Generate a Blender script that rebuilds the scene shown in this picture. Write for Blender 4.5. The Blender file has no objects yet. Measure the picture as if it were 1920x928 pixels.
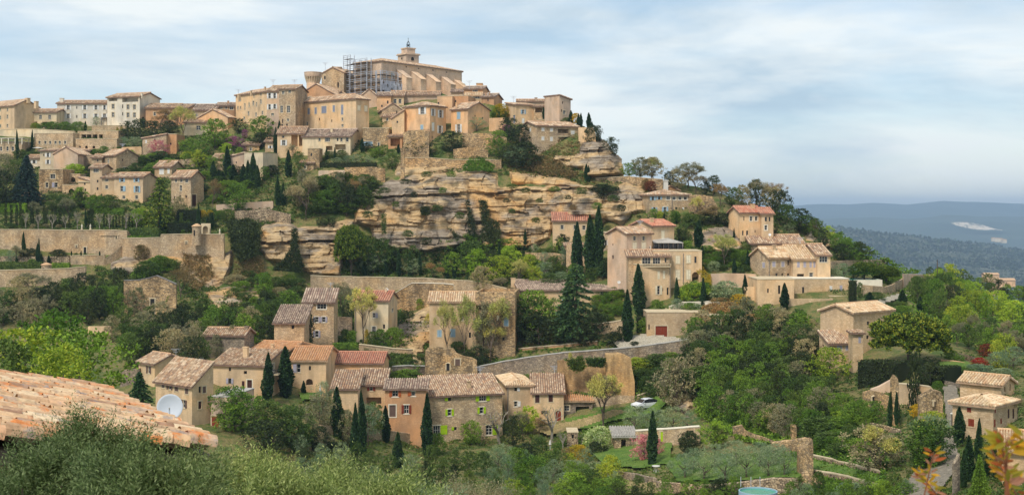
import bpy, math, random, bisect
import numpy as np
from mathutils import Vector, noise
random.seed(7); np.random.seed(7)
C = bpy.context.scene; COL = C.collection
F = 2400.0; HY = 395.0                      # focal length in photo pixels, horizon row (photo 1920 x 928)
# ---------------------------------------------------------------- camera
cd = bpy.data.cameras.new("camera"); cam = bpy.data.objects.new("camera", cd); COL.objects.link(cam)
cam.location = (0, 0, 0); cam.rotation_euler = (math.radians(90), 0, 0)
cd.sensor_width = 36; cd.lens = 36 * F / 1920.0; cd.shift_y = -(464 - HY) / 1920.0
cd.clip_start = 0.3; cd.clip_end = 60000
cd.dof.use_dof = True; cd.dof.focus_distance = 190; cd.dof.aperture_fstop = 11
C.camera = cam
C.render.resolution_x = 1024; C.render.resolution_y = 494
# ---------------------------------------------------------------- world, sun, exposure
SUN_EL, SUN_AZ = math.radians(52), math.radians(212)      # azimuth clockwise from +Y: behind and a little to the left of the viewer
w = bpy.data.worlds.new("World"); C.world = w; w.use_nodes = True
nt = w.node_tree; nt.nodes.clear(); N = nt.nodes; Lk = nt.links
out = N.new("ShaderNodeOutputWorld")
sky = N.new("ShaderNodeTexSky"); sky.sky_type = 'NISHITA'; sky.sun_disc = False
sky.sun_elevation = SUN_EL; sky.sun_rotation = SUN_AZ; sky.altitude = 350
b1 = N.new("ShaderNodeBackground"); b1.inputs[1].default_value = 0.10; Lk.new(sky.outputs[0], b1.inputs[0])
tc = N.new("ShaderNodeTexCoord")
mp = N.new("ShaderNodeMapping"); mp.inputs['Scale'].default_value = (1.0, 1.0, 5.0); mp.inputs['Rotation'].default_value = (0.05, 0.16, 0)
Lk.new(tc.outputs['Generated'], mp.inputs[0])
n1 = N.new("ShaderNodeTexNoise"); n1.inputs['Scale'].default_value = 4.6; n1.inputs['Detail'].default_value = 8; n1.inputs['Roughness'].default_value = 0.55; n1.inputs['Distortion'].default_value = 0.2
Lk.new(mp.outputs[0], n1.inputs[0])
cr = N.new("ShaderNodeValToRGB"); cr.color_ramp.elements[0].position = 0.36; cr.color_ramp.elements[0].color = (0.44, 0.44, 0.44, 1)
cr.color_ramp.elements[1].position = 0.62; cr.color_ramp.elements[1].color = (0.95, 0.95, 0.95, 1)
Lk.new(n1.outputs[0], cr.inputs[0])
n2 = N.new("ShaderNodeTexNoise"); n2.inputs['Scale'].default_value = 3.2; n2.inputs['Detail'].default_value = 9; n2.inputs['Roughness'].default_value = 0.58; n2.inputs['Distortion'].default_value = 0.35
Lk.new(mp.outputs[0], n2.inputs[0])
cc = N.new("ShaderNodeValToRGB"); e = cc.color_ramp.elements
e[0].position = 0.38; e[0].color = (0.38, 0.50, 0.60, 1); e[1].position = 0.60; e[1].color = (0.73, 0.77, 0.77, 1)
Lk.new(n2.outputs[0], cc.inputs[0])
b2 = N.new("ShaderNodeBackground"); b2.inputs[1].default_value = 0.84; Lk.new(cc.outputs[0], b2.inputs[0])
mx = N.new("ShaderNodeMixShader"); Lk.new(cr.outputs[0], mx.inputs[0]); Lk.new(b1.outputs[0], mx.inputs[1]); Lk.new(b2.outputs[0], mx.inputs[2])
Lk.new(mx.outputs[0], out.inputs[0])
sl = bpy.data.lights.new("sun", 'SUN'); sl.energy = 2.1; sl.angle = math.radians(13); sl.color = (1.0, 0.95, 0.87)
so = bpy.data.objects.new("sun", sl); COL.objects.link(so)
sd = Vector((math.sin(SUN_AZ) * math.cos(SUN_EL), math.cos(SUN_AZ) * math.cos(SUN_EL), math.sin(SUN_EL)))
so.rotation_euler = sd.to_track_quat('Z', 'Y').to_euler(); so.location = sd * 400
C.view_settings.view_transform = 'Standard'; C.view_settings.look = 'None'; C.view_settings.exposure = 0.64; C.view_settings.gamma = 1
C.render.engine = 'CYCLES'; C.cycles.max_bounces = 5; C.cycles.diffuse_bounces = 2; C.cycles.transparent_max_bounces = 4
C.cycles.volume_bounces = 0; C.cycles.use_denoising = True
# ---------------------------------------------------------------- materials
MATS = {}
def mat_new(n):
    m = bpy.data.materials.new(n); m.use_nodes = True; MATS[n] = m
    b = m.node_tree.nodes['Principled BSDF']; b.inputs['Roughness'].default_value = 0.85; b.inputs['Specular IOR Level'].default_value = 0.25
    return m, m.node_tree.nodes, m.node_tree.links, b
def ramp(N, stops):
    r = N.new("ShaderNodeValToRGB"); el = r.color_ramp.elements
    while len(el) > 1: el.remove(el[-1])
    el[0].position = stops[0][0]; el[0].color = (*stops[0][1], 1)
    for p, c in stops[1:]:
        q = el.new(p); q.color = (*c, 1)
    return r
def mixc(N, Lk, mode, fac, a, b):
    m = N.new("ShaderNodeMix"); m.data_type = 'RGBA'; m.blend_type = mode
    for k, v in ((0, fac), (6, a), (7, b)):
        if hasattr(v, 'links'): Lk.new(v, m.inputs[k])
        else: m.inputs[k].default_value = v if k == 0 else (*v, 1)
    return m.outputs[2]
def plain(n, col, rough=0.7, spec=0.3, metal=0.0, vary=0.12):
    m, N, Lk, b = mat_new(n)
    g = N.new("ShaderNodeNewGeometry"); nz = N.new("ShaderNodeTexNoise"); nz.inputs['Scale'].default_value = 1.3; nz.inputs['Detail'].default_value = 4
    Lk.new(g.outputs['Position'], nz.inputs[0])
    lo = tuple(c * (1 - 2 * vary) for c in col); hi = tuple(min(1, c * (1 + vary)) for c in col)
    r = ramp(N, [(0.35, lo), (0.65, hi)]); Lk.new(nz.outputs[0], r.inputs[0]); Lk.new(r.outputs[0], b.inputs['Base Color'])
    b.inputs['Roughness'].default_value = rough; b.inputs['Specular IOR Level'].default_value = spec; b.inputs['Metallic'].default_value = metal
    return m
def stone(n, cols, joint, sc=2.6, bump=0.5, plaster=0.0, stain=0.35):
    """rubble masonry; plaster>0 covers most of the stones with render"""
    m, N, Lk, b = mat_new(n)
    g = N.new("ShaderNodeNewGeometry"); mp = N.new("ShaderNodeMapping"); mp.inputs['Scale'].default_value = (sc, sc, sc * 1.9); Lk.new(g.outputs['Position'], mp.inputs[0])
    v = N.new("ShaderNodeTexVoronoi"); v.inputs['Scale'].default_value = 1.0; Lk.new(mp.outputs[0], v.inputs[0])
    ve = N.new("ShaderNodeTexVoronoi"); ve.feature = 'DISTANCE_TO_EDGE'; ve.inputs['Scale'].default_value = 1.0; Lk.new(mp.outputs[0], ve.inputs[0])
    k = len(cols); st = [((i + 0.5) / k, c) for i, c in enumerate(cols)]
    r = ramp(N, st); sep = N.new("ShaderNodeSeparateColor"); Lk.new(v.outputs['Color'], sep.inputs[0]); Lk.new(sep.outputs[0], r.inputs[0])
    je = ramp(N, [(0.02, (1, 1, 1)), (0.12, (0, 0, 0))]); Lk.new(ve.outputs[0], je.inputs[0])
    c1 = mixc(N, Lk, 'MIX', je.outputs[0], r.outputs[0], joint)
    n1 = N.new("ShaderNodeTexNoise"); n1.inputs['Scale'].default_value = 0.35; n1.inputs['Detail'].default_value = 7; n1.inputs['Roughness'].default_value = 0.62; Lk.new(g.outputs['Position'], n1.inputs[0])
    if plaster > 0:
        base = tuple(sum(c[i] for c in cols) / k for i in range(3))
        pr = ramp(N, [(0.40 - 0.0, (plaster, plaster, plaster)), (0.62, (plaster * 0.55,) * 3)]); Lk.new(n1.outputs[0], pr.inputs[0])
        c1 = mixc(N, Lk, 'MIX', pr.outputs[0], c1, base)
    # weather staining with vertical streaks
    ms = N.new("ShaderNodeMapping"); ms.inputs['Scale'].default_value = (.8, .8, 0.3); Lk.new(g.outputs['Position'], ms.inputs[0])
    n2 = N.new("ShaderNodeTexNoise"); n2.inputs['Scale'].default_value = 0.9; n2.inputs['Detail'].default_value = 6; Lk.new(ms.outputs[0], n2.inputs[0])
    sr = ramp(N, [(0.34, (1 - stain,) * 3), (0.56, (1, 1, 1)), (0.8, (1.0, 1.0, 1.0))]); Lk.new(n2.outputs[0], sr.inputs[0])
    c2 = mixc(N, Lk, 'MULTIPLY', 1.0, c1, sr.outputs[0])
    n3 = N.new("ShaderNodeTexNoise"); n3.inputs['Scale'].default_value = 0.22; n3.inputs['Detail'].default_value = 5; Lk.new(g.outputs['Position'], n3.inputs[0])
    hr = ramp(N, [(0.36, (1.06, 0.97, 0.86)), (0.5, (1, 1, 1)), (0.66, (0.86, 0.88, 0.93))]); Lk.new(n3.outputs[0], hr.inputs[0])
    c3 = mixc(N, Lk, 'MULTIPLY', 1.0, c2, hr.outputs[0])
    oi = N.new("ShaderNodeObjectInfo"); orr = ramp(N, [(0, (0.90, 0.89, 0.88)), (0.5, (1, 0.99, 0.97)), (1, (1.08, 1.04, 0.99))]); Lk.new(oi.outputs['Random'], orr.inputs[0])
    c4 = mixc(N, Lk, 'MULTIPLY', 1.0, c3, orr.outputs[0])
    Lk.new(c4, b.inputs['Base Color'])
    bp = N.new("ShaderNodeBump"); bp.inputs['Strength'].default_value = bump; bp.inputs['Distance'].default_value = 0.06
    ad = N.new("ShaderNodeMath"); ad.operation = 'ADD'; Lk.new(ve.outputs[0], ad.inputs[0]); Lk.new(n1.outputs[0], ad.inputs[1]); Lk.new(ad.outputs[0], bp.inputs['Height']); Lk.new(bp.outputs[0], b.inputs['Normal'])
    b.inputs['Roughness'].default_value = 0.93
    return m
def tilemat(n, cols, lichen=(0.50, 0.36, 0.22), amt=0.35):
    m, N, Lk, b = mat_new(n)
    uv = N.new("ShaderNodeUVMap"); uv.uv_map = "UVMap"
    fl = N.new("ShaderNodeVectorMath"); fl.operation = 'FLOOR'; Lk.new(uv.outputs[0], fl.inputs[0])
    wn = N.new("ShaderNodeTexWhiteNoise"); wn.noise_dimensions = '2D'; Lk.new(fl.outputs[0], wn.inputs[0])
    sx = N.new('ShaderNodeSeparateXYZ'); Lk.new(fl.outputs[0], sx.inputs[0]); wc = N.new('ShaderNodeTexWhiteNoise'); wc.noise_dimensions = '1D'; Lk.new(sx.outputs[0], wc.inputs[1]); av = N.new('ShaderNodeMix'); av.inputs[0].default_value = .45; Lk.new(wn.outputs[0], av.inputs[2]); Lk.new(wc.outputs[0], av.inputs[3])
    k = len(cols); r = ramp(N, [((i + 0.5) / k, c) for i, c in enumerate(cols)]); r.color_ramp.interpolation = 'LINEAR'
    Lk.new(av.outputs[0], r.inputs[0])
    g = N.new("ShaderNodeNewGeometry"); nz = N.new("ShaderNodeTexNoise"); nz.inputs['Scale'].default_value = 0.6; nz.inputs['Detail'].default_value = 9; nz.inputs['Roughness'].default_value = 0.7
    Lk.new(g.outputs['Position'], nz.inputs[0])
    lr = ramp(N, [(0.45, (0, 0, 0)), (0.60, (amt,) * 3)]); Lk.new(nz.outputs[0], lr.inputs[0])
    c = mixc(N, Lk, 'MIX', lr.outputs[0], r.outputs[0], lichen)
    n4 = N.new("ShaderNodeTexNoise"); n4.inputs['Scale'].default_value = 6; n4.inputs['Detail'].default_value = 5; Lk.new(g.outputs['Position'], n4.inputs[0])
    r4 = ramp(N, [(0.3, (0.72, 0.72, 0.72)), (0.65, (1.08, 1.06, 1.02))]); Lk.new(n4.outputs[0], r4.inputs[0])
    Lk.new(mixc(N, Lk, 'MULTIPLY', 1.0, c, r4.outputs[0]), b.inputs['Base Color']); b.inputs['Roughness'].default_value = 0.9
    return m
def leafmat(n, cols, trans=0.24, rand=0.32):
    m, N, Lk, b = mat_new(n)
    g = N.new("ShaderNodeNewGeometry"); k = len(cols)
    r = ramp(N, [((i + 0.5) / k, c) for i, c in enumerate(cols)]); Lk.new(g.outputs['Random Per Island'], r.inputs[0])
    oi = N.new("ShaderNodeObjectInfo"); hr = ramp(N, [(0, (1 - rand, 1 - rand * 0.7, 1 - rand * 1.0)), (0.5, (1, 1, 1)), (1, (1 + rand * 1.1, 1 + rand * 0.7, 1 + rand * 0.2))]); Lk.new(oi.outputs['Random'], hr.inputs[0])
    c = mixc(N, Lk, 'MULTIPLY', 1.0, r.outputs[0], hr.outputs[0])
    nz = N.new("ShaderNodeTexNoise"); nz.inputs['Scale'].default_value = 0.45; nz.inputs['Detail'].default_value = 3; Lk.new(g.outputs['Position'], nz.inputs[0])
    nr = ramp(N, [(0.35, (0.80, 0.86, 0.85)), (0.65, (1.16, 1.10, 0.95))]); Lk.new(nz.outputs[0], nr.inputs[0])
    c = mixc(N, Lk, 'MULTIPLY', 1.0, c, nr.outputs[0])
    Lk.new(c, b.inputs['Base Color']); b.inputs['Roughness'].default_value = 0.6; b.inputs['Specular IOR Level'].default_value = 0.2
    tr = N.new("ShaderNodeBsdfTranslucent"); Lk.new(c, tr.inputs[0]); mx = N.new("ShaderNodeMixShader"); mx.inputs[0].default_value = trans
    o = [q for q in N if q.type == 'OUTPUT_MATERIAL'][0]
    Lk.new(b.outputs[0], mx.inputs[1]); Lk.new(tr.outputs[0], mx.inputs[2]); Lk.new(mx.outputs[0], o.inputs[0])
    return m
def rgb(r, g, b):   # sRGB 0-255 to linear
    f = lambda c: ((c / 255 + 0.055) / 1.055) ** 2.4 if c > 10 else c / 255 / 12.92
    return (f(r), f(g), f(b))
stone('tan', [rgb(213,186,149), rgb(191,162,125), rgb(224,199,162), rgb(174,149,121), rgb(204,177,143)], rgb(163,140,112), stain=0.3)
stone('buff', [rgb(216,188,150), rgb(199,169,129), rgb(224,198,162), rgb(189,159,123)], rgb(183,155,121), plaster=0.45, stain=0.22)
stone('grey', [rgb(169,152,131), rgb(139,127,112), rgb(188,169,142), rgb(122,110,97), rgb(159,142,118)], rgb(116,103,89))
stone('ochre', [rgb(228,196,154), rgb(214,182,139), rgb(237,206,168), rgb(210,178,139)], rgb(193,163,127), plaster=0.78, bump=0.35, stain=0.26)
stone('orange', [rgb(233,188,141), rgb(222,178,133), rgb(237,196,154)], rgb(197,155,117), plaster=0.78, bump=0.35, stain=0.26)
stone('cream', [rgb(222,202,168), rgb(212,190,154), rgb(228,210,178)], rgb(190,170,140), plaster=0.95, bump=0.12, stain=0.26)
stone('pink', [rgb(208,179,153), rgb(196,167,141), rgb(216,191,165)], rgb(180,153,129), plaster=0.9, bump=0.15, stain=0.26)
stone('brown', [rgb(203,157,117), rgb(191,145,106), rgb(212,167,127)], rgb(166,126,96), plaster=0.85, bump=0.2, stain=0.25)
stone('white', [rgb(228,216,196), rgb(218,206,184)], rgb(190,178,158), plaster=0.95, bump=0.1, stain=0.26)
stone('churchstone', [rgb(223,193,162), rgb(210,179,149), rgb(233,202,171)], rgb(181,156,131), sc=1.4, plaster=0.75, bump=0.2, stain=0.22)
stone('drywall', [rgb(199,173,139), rgb(169,146,118), rgb(216,192,156), rgb(144,127,106)], rgb(89,76,61), sc=2.2, bump=0.9)
stone('ruin', [rgb(207,173,127), rgb(180,150,110), rgb(218,186,142), rgb(148,129,103)], rgb(127,106,80), sc=2.0, bump=0.9, stain=0.45)
stone('oldplaster', [rgb(214,176,122), rgb(196,156,104), rgb(180,146,104), rgb(206,172,126)], rgb(150,122,88), sc=1.6, plaster=.55, bump=.6, stain=.5)
plain('trim', rgb(204,184,150), vary=0.06); plain('whitestone', rgb(226,214,190), vary=0.05); plain('frame', rgb(206,200,188), vary=0.03)
plain('glass', (0.025, 0.028, 0.032), rough=0.15, spec=0.6, vary=0.2); plain('dark', (0.02, 0.017, 0.014), vary=0.3)
plain('iron', (0.03, 0.03, 0.032), rough=0.5, metal=0.6); plain('steel', rgb(186,188,194), rough=0.6); plain('plank', rgb(120,110,100))
plain('net', rgb(176,176,184), rough=0.9); plain('concrete', rgb(176,170,160)); plain('slate', rgb(128,122,118))
for k, c in dict(w=(224,220,212), g=(164,196,20), b=(150,176,190), l=(168,162,172), r=(132,56,32), o=(172,88,44), k=(74,44,36), c=(228,214,184), p=(132,136,150), n=(104,82,72)).items():
    plain('paint_' + k, rgb(*c), rough=0.6, vary=0.06)
tilemat('tile', [rgb(206,176,146), rgb(176,142,114), rgb(228,204,174), rgb(146,120,102), rgb(202,160,124), rgb(182,160,140)])
tilemat('tile_dark', [rgb(182,154,136), rgb(146,124,112), rgb(210,186,164), rgb(118,102,94), rgb(216,192,168), rgb(158,130,114)], lichen=rgb(156,142,122))
tilemat('tile_light', [rgb(224,198,160), rgb(212,180,140), rgb(230,208,176), rgb(204,162,122), rgb(194,168,138)], lichen=rgb(198,174,136))
tilemat('tile_orange', [rgb(220,168,122), rgb(204,148,102), rgb(228,182,138), rgb(194,140,100), rgb(214,174,138)], lichen=rgb(198,152,104))
tilemat('tile_red', [rgb(206,142,114), rgb(190,120,96), rgb(214,158,130), rgb(200,146,120), rgb(176,118,98)], lichen=rgb(176,120,90), amt=0.2)
leafmat('lf_green', [rgb(80,107,40), rgb(108,140,48), rgb(133,165,58), rgb(62,83,36), rgb(121,150,55)])
leafmat('lf_mid', [rgb(68,91,41), rgb(93,114,51), rgb(53,68,36), rgb(110,131,63), rgb(80,102,46)])
leafmat('lf_dark', [rgb(48,58,36), rgb(64,78,44), rgb(39,45,31), rgb(75,90,48)])
leafmat('lf_yellow', [rgb(147,167,49), rgb(176,185,53), rgb(118,143,44), rgb(199,198,72), rgb(104,130,46)])
leafmat('lf_lime', [rgb(135,167,44), rgb(163,191,56), rgb(111,142,42), rgb(178,195,74)])
leafmat('lf_olive', [rgb(121,141,107), rgb(148,164,125), rgb(94,115,86), rgb(172,184,149), rgb(110,133,104)])
leafmat('lf_oliveg', [rgb(107,125,64), rgb(150,163,94), rgb(73,91,47), rgb(197,203,138), rgb(87,105,56), rgb(129,145,78), rgb(172,179,112)], rand=0.12)
leafmat('lf_olived', [rgb(85,104,55), rgb(122,135,80), rgb(57,75,41), rgb(161,169,117), rgb(69,87,49), rgb(104,120,67), rgb(140,149,96)], rand=0.12)
leafmat('lf_cyp', [rgb(38,64,42), rgb(59,85,48), rgb(29,48,33), rgb(72,101,55)], trans=0.1)
leafmat('lf_pine', [rgb(87,110,39), rgb(116,135,47), rgb(152,156,56), rgb(57,86,33), rgb(44,68,31)], trans=0.12)
leafmat('lf_fir', [rgb(51,78,48), rgb(72,99,56), rgb(37,58,43), rgb(86,112,61)], trans=0.1)
leafmat('lf_firblue', [rgb(44,65,58), rgb(58,81,72), rgb(32,49,47)], trans=0.1)
leafmat('lf_brown', [rgb(148,117,79), rgb(121,96,63), rgb(174,143,100), rgb(110,107,63)])
leafmat('lf_grey', [rgb(156,143,117), rgb(129,123,94), rgb(180,166,135), rgb(121,125,84), rgb(142,139,104)])
leafmat('lf_bud', [rgb(198,198,107), rgb(168,174,84), rgb(222,215,127), rgb(153,151,84), rgb(182,166,112)])
leafmat('lf_pink', [rgb(190,120,140), rgb(168,96,120), rgb(206,150,160), rgb(176,130,120)])
leafmat('lf_purple', [rgb(150,90,130), rgb(126,70,108), rgb(172,116,150)])
leafmat('lf_white', [rgb(196,204,150), rgb(150,176,86), rgb(216,218,180), rgb(120,156,60)])
leafmat('lf_red', [rgb(176,40,30), rgb(150,30,28), rgb(200,66,44)])
leafmat('lf_rust', [rgb(120,58,34), rgb(98,50,34), rgb(140,76,40)])
leafmat('lf_gold', [rgb(190,160,30), rgb(170,148,36), rgb(150,140,40), rgb(204,168,50)])
leafmat('lf_autumn', [rgb(206,120,36), rgb(190,90,40), rgb(204,150,50), rgb(150,140,50), rgb(176,70,36), rgb(120,70,40)], trans=0.45)
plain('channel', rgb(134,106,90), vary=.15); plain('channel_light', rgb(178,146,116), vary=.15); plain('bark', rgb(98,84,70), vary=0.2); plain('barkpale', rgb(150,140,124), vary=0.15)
def cliffmat():
    m, N, Lk, b = mat_new('cliff')
    g = N.new("ShaderNodeNewGeometry"); P = g.outputs['Position']
    def nz(sc, detail, scale3, rough=0.6, dist=0.0):
        mp = N.new("ShaderNodeMapping"); mp.inputs['Scale'].default_value = scale3; Lk.new(P, mp.inputs[0])
        t = N.new("ShaderNodeTexNoise"); t.inputs['Scale'].default_value = sc; t.inputs['Detail'].default_value = detail; t.inputs['Roughness'].default_value = rough; t.inputs['Distortion'].default_value = dist
        Lk.new(mp.outputs[0], t.inputs[0]); return t.outputs[0]
    r1 = ramp(N, [(0.26, rgb(124,104,80)), (0.38, rgb(172,144,104)), (0.46, rgb(200,168,122)), (0.54, rgb(174,148,112)), (0.6, rgb(206,178,134)), (0.74, rgb(146,126,98))])
    Lk.new(nz(0.6, 10, (0.22, 0.22, 2.6), 0.68, 0.5), r1.inputs[0])
    g1 = ramp(N, [(0.47, (0, 0, 0)), (0.57, (0.8, 0.8, 0.8))]); Lk.new(nz(0.13, 7, (0.6, 0.6, 1.7), 0.6, 0.5), g1.inputs[0])
    g2 = ramp(N, [(0.38, rgb(104,96,88)), (0.62, rgb(156,146,134))]); Lk.new(nz(0.8, 7, (0.2, 0.2, 2.2)), g2.inputs[0])
    c = mixc(N, Lk, 'MIX', g1.outputs[0], r1.outputs[0], g2.outputs[0])
    o1 = ramp(N, [(0.54, (0, 0, 0)), (0.66, (0.62, 0.62, 0.62))]); Lk.new(nz(0.10, 5, (0.8, 0.8, 1.0), 0.55, 0.8), o1.inputs[0])
    c = mixc(N, Lk, 'MIX', o1.outputs[0], c, rgb(204,152,84))
    # thin bedding joints
    d1 = ramp(N, [(0.38, (0.55, 0.50, 0.45)), (0.45, (1, 1, 1))]); Lk.new(nz(1.5, 6, (0.13, 0.13, 2.4), 0.6, 0.3), d1.inputs[0])
    c = mixc(N, Lk, 'MULTIPLY', 0.8, c, d1.outputs[0])
    sk = ramp(N, [(0.38, (0.48, 0.45, 0.42)), (0.52, (1, 1, 1))]); Lk.new(nz(0.7, 6, (0.8, 0.8, 0.10), 0.6, 0.4), sk.inputs[0]); c = mixc(N, Lk, 'MULTIPLY', .8, c, sk.outputs[0])
    vk = N.new("ShaderNodeTexVoronoi"); vk.feature = 'DISTANCE_TO_EDGE'; mk = N.new("ShaderNodeMapping"); mk.inputs['Scale'].default_value = (.34, .34, .22); wz = N.new("ShaderNodeTexNoise"); wz.inputs['Scale'].default_value = .6; wz.inputs['Detail'].default_value = 4
    Lk.new(P, wz.inputs[0]); vm = N.new("ShaderNodeVectorMath"); vm.operation = 'MULTIPLY_ADD'; vm.inputs[1].default_value = (2.4, 2.4, 2.4); Lk.new(wz.outputs[1], vm.inputs[0]); Lk.new(P, vm.inputs[2]); Lk.new(vm.outputs[0], mk.inputs[0]); Lk.new(mk.outputs[0], vk.inputs[0])
    kr = ramp(N, [(0.0, (0.5, 0.46, 0.42)), (0.035, (1, 1, 1))]); Lk.new(vk.outputs[0], kr.inputs[0]); c = mixc(N, Lk, 'MULTIPLY', .75, c, kr.outputs[0])
    Lk.new(c, b.inputs['Base Color']); b.inputs['Roughness'].default_value = 0.95
    bp = N.new("ShaderNodeBump"); bp.inputs['Strength'].default_value = 0.8; bp.inputs['Distance'].default_value = 0.3
    Lk.new(nz(1.0, 9, (0.18, 0.18, 2.0), 0.65), bp.inputs['Height']); Lk.new(bp.outputs[0], b.inputs['Normal'])
cliffmat()
def groundmat(n, cols, sc=0.25):
    m, N, Lk, b = mat_new(n); g = N.new("ShaderNodeNewGeometry")
    t = N.new("ShaderNodeTexNoise"); t.inputs['Scale'].default_value = sc; t.inputs['Detail'].default_value = 10; t.inputs['Roughness'].default_value = 0.7; Lk.new(g.outputs['Position'], t.inputs[0])
    k = len(cols); r = ramp(N, [(0.3 + 0.4 * i / (k - 1), c) for i, c in enumerate(cols)]); Lk.new(t.outputs[0], r.inputs[0])
    t2 = N.new("ShaderNodeTexNoise"); t2.inputs['Scale'].default_value = 5; t2.inputs['Detail'].default_value = 6; Lk.new(g.outputs['Position'], t2.inputs[0])
    r2 = ramp(N, [(0.3, (0.6, 0.6, 0.6)), (0.7, (1.25, 1.25, 1.2))]); Lk.new(t2.outputs[0], r2.inputs[0])
    Lk.new(mixc(N, Lk, 'MULTIPLY', 1.0, r.outputs[0], r2.outputs[0]), b.inputs['Base Color']); b.inputs['Roughness'].default_value = 1.0
    bp = N.new("ShaderNodeBump"); bp.inputs['Strength'].default_value = 0.7; bp.inputs['Distance'].default_value = 0.2; Lk.new(t2.outputs[0], bp.inputs['Height']); Lk.new(bp.outputs[0], b.inputs['Normal'])
groundmat('ground', [rgb(52,70,32), rgb(74,92,42), rgb(92,100,52), rgb(128,114,74), rgb(84,104,46), rgb(62,86,36)])
groundmat('grass', [rgb(62,88,34), rgb(84,112,42), rgb(100,122,52), rgb(112,120,60)], 0.5)
groundmat('gravel', [rgb(159,149,130), rgb(175,165,147), rgb(147,135,116)], 0.8)
groundmat('cobble', [rgb(150,140,124), rgb(128,118,104), rgb(166,154,136)], 1.5)
groundmat('dirt', [rgb(160,134,100), rgb(142,128,84), rgb(178,150,112)], 0.6)
groundmat('plain', [rgb(44,54,34), rgb(60,68,42), rgb(84,84,58), rgb(50,60,38), rgb(104,98,74), rgb(46,58,36)], 0.006)
groundmat('farhill', [rgb(52,66,50), rgb(60,74,54), rgb(74,84,62), rgb(52,66,50)], 0.0012)
# ---------------------------------------------------------------- mesh helpers
def obj(name, data, parent=None, loc=None, **props):
    o = bpy.data.objects.new(name, data); COL.objects.link(o)
    if parent is not None: o.parent = parent
    if loc is not None: o.location = loc
    for k, v in props.items(): o[k] = v
    return o
def empty(name, loc, **props):
    o = obj(name, None, loc=loc, **props); o.empty_display_size = 0.3; return o
class MB:
    def __init__(s): s.v = []; s.f = []; s.m = []; s.uv = []
    def add(s, vs, fs, mi=0, uv=None):
        n = len(s.v); s.v.extend(vs)
        for f in fs: s.f.append(tuple(i + n for i in f)); s.m.append(mi); s.uv.append(uv)
    def box(s, c, ax, ay, az, mi=0):      # centre and three half-axis vectors
        c, ax, ay, az = Vector(c), Vector(ax), Vector(ay), Vector(az)
        vs = [c + ax * i + ay * j + az * k for k in (-1, 1) for j in (-1, 1) for i in (-1, 1)]
        s.add([tuple(q) for q in vs], [(0, 2, 3, 1), (4, 5, 7, 6), (0, 1, 5, 4), (2, 6, 7, 3), (0, 4, 6, 2), (1, 3, 7, 5)], mi)
    def prism(s, poly, d, mi=0):          # polygon (3D points) extruded by vector d
        n = len(poly); p = [tuple(q) for q in poly]; q = [tuple(Vector(a) + Vector(d)) for a in poly]
        s.add(p + q, [tuple(range(n))[::-1], tuple(range(n, 2 * n))] + [(i, (i + 1) % n, n + (i + 1) % n, n + i) for i in range(n)], mi)
    def tube(s, pts, radii, seg=5, mi=0, cap=False):
        base = len(s.v); pts = [Vector(p) for p in pts]
        for i, p in enumerate(pts):
            t = (pts[min(i + 1, len(pts) - 1)] - pts[max(i - 1, 0)]).normalized()
            a = t.cross(Vector((0.3, 0.1, 1))).normalized() if abs(t.z) < 0.95 else t.cross(Vector((1, 0, 0))).normalized()
            b = t.cross(a)
            for k in range(seg):
                th = 2 * math.pi * k / seg; s.v.append(tuple(p + (a * math.cos(th) + b * math.sin(th)) * radii[i]))
        for i in range(len(pts) - 1):
            for k in range(seg):
                s.f.append((base + i * seg + k, base + i * seg + (k + 1) % seg, base + (i + 1) * seg + (k + 1) % seg, base + (i + 1) * seg + k)); s.m.append(mi); s.uv.append(None)
        if cap: s.f.append(tuple(base + (len(pts) - 1) * seg + k for k in range(seg))); s.m.append(mi); s.uv.append(None)
    def lathe(s, c, prof, seg=16, mi=0):   # prof: (r, z)
        base = len(s.v)
        for r, z in prof:
            for k in range(seg): a = 2 * math.pi * k / seg; s.v.append((c[0] + r * math.cos(a), c[1] + r * math.sin(a), c[2] + z))
        for i in range(len(prof) - 1):
            for k in range(seg): s.f.append((base + i * seg + k, base + i * seg + (k + 1) % seg, base + (i + 1) * seg + (k + 1) % seg, base + (i + 1) * seg + k)); s.m.append(mi); s.uv.append(None)
    def mesh(s, name, mats, org=(0, 0, 0), smooth=False):
        me = bpy.data.meshes.new(name); ox, oy, oz = org
        me.from_pydata([(x - ox, y - oy, z - oz) for x, y, z in s.v], [], s.f)
        for m in mats: me.materials.append(MATS[m])
        if len(mats) > 1: me.polygons.foreach_set('material_index', s.m)
        if any(u is not None for u in s.uv):
            l = me.uv_layers.new(name="UVMap"); a = np.zeros((len(me.loops), 2), np.float32); k = 0
            for f, u in zip(s.f, s.uv):
                if u is not None: a[k:k + len(f)] = u
                k += len(f)
            l.data.foreach_set('uv', a.ravel())
        if smooth: me.polygons.foreach_set('use_smooth', [True] * len(me.polygons))
        me.update(); return me
    def obj(s, name, mats, parent=None, org=None, smooth=False, **props):
        if isinstance(mats, str): mats = [mats]
        if org is None: org = tuple(parent.location) if parent is not None else ((min(a[0] for a in s.v) + max(a[0] for a in s.v)) / 2, (min(a[1] for a in s.v) + max(a[1] for a in s.v)) / 2, min(a[2] for a in s.v))
        return obj(name, s.mesh(name, mats, org, smooth), parent, None if parent is not None else org, **props)
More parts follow.
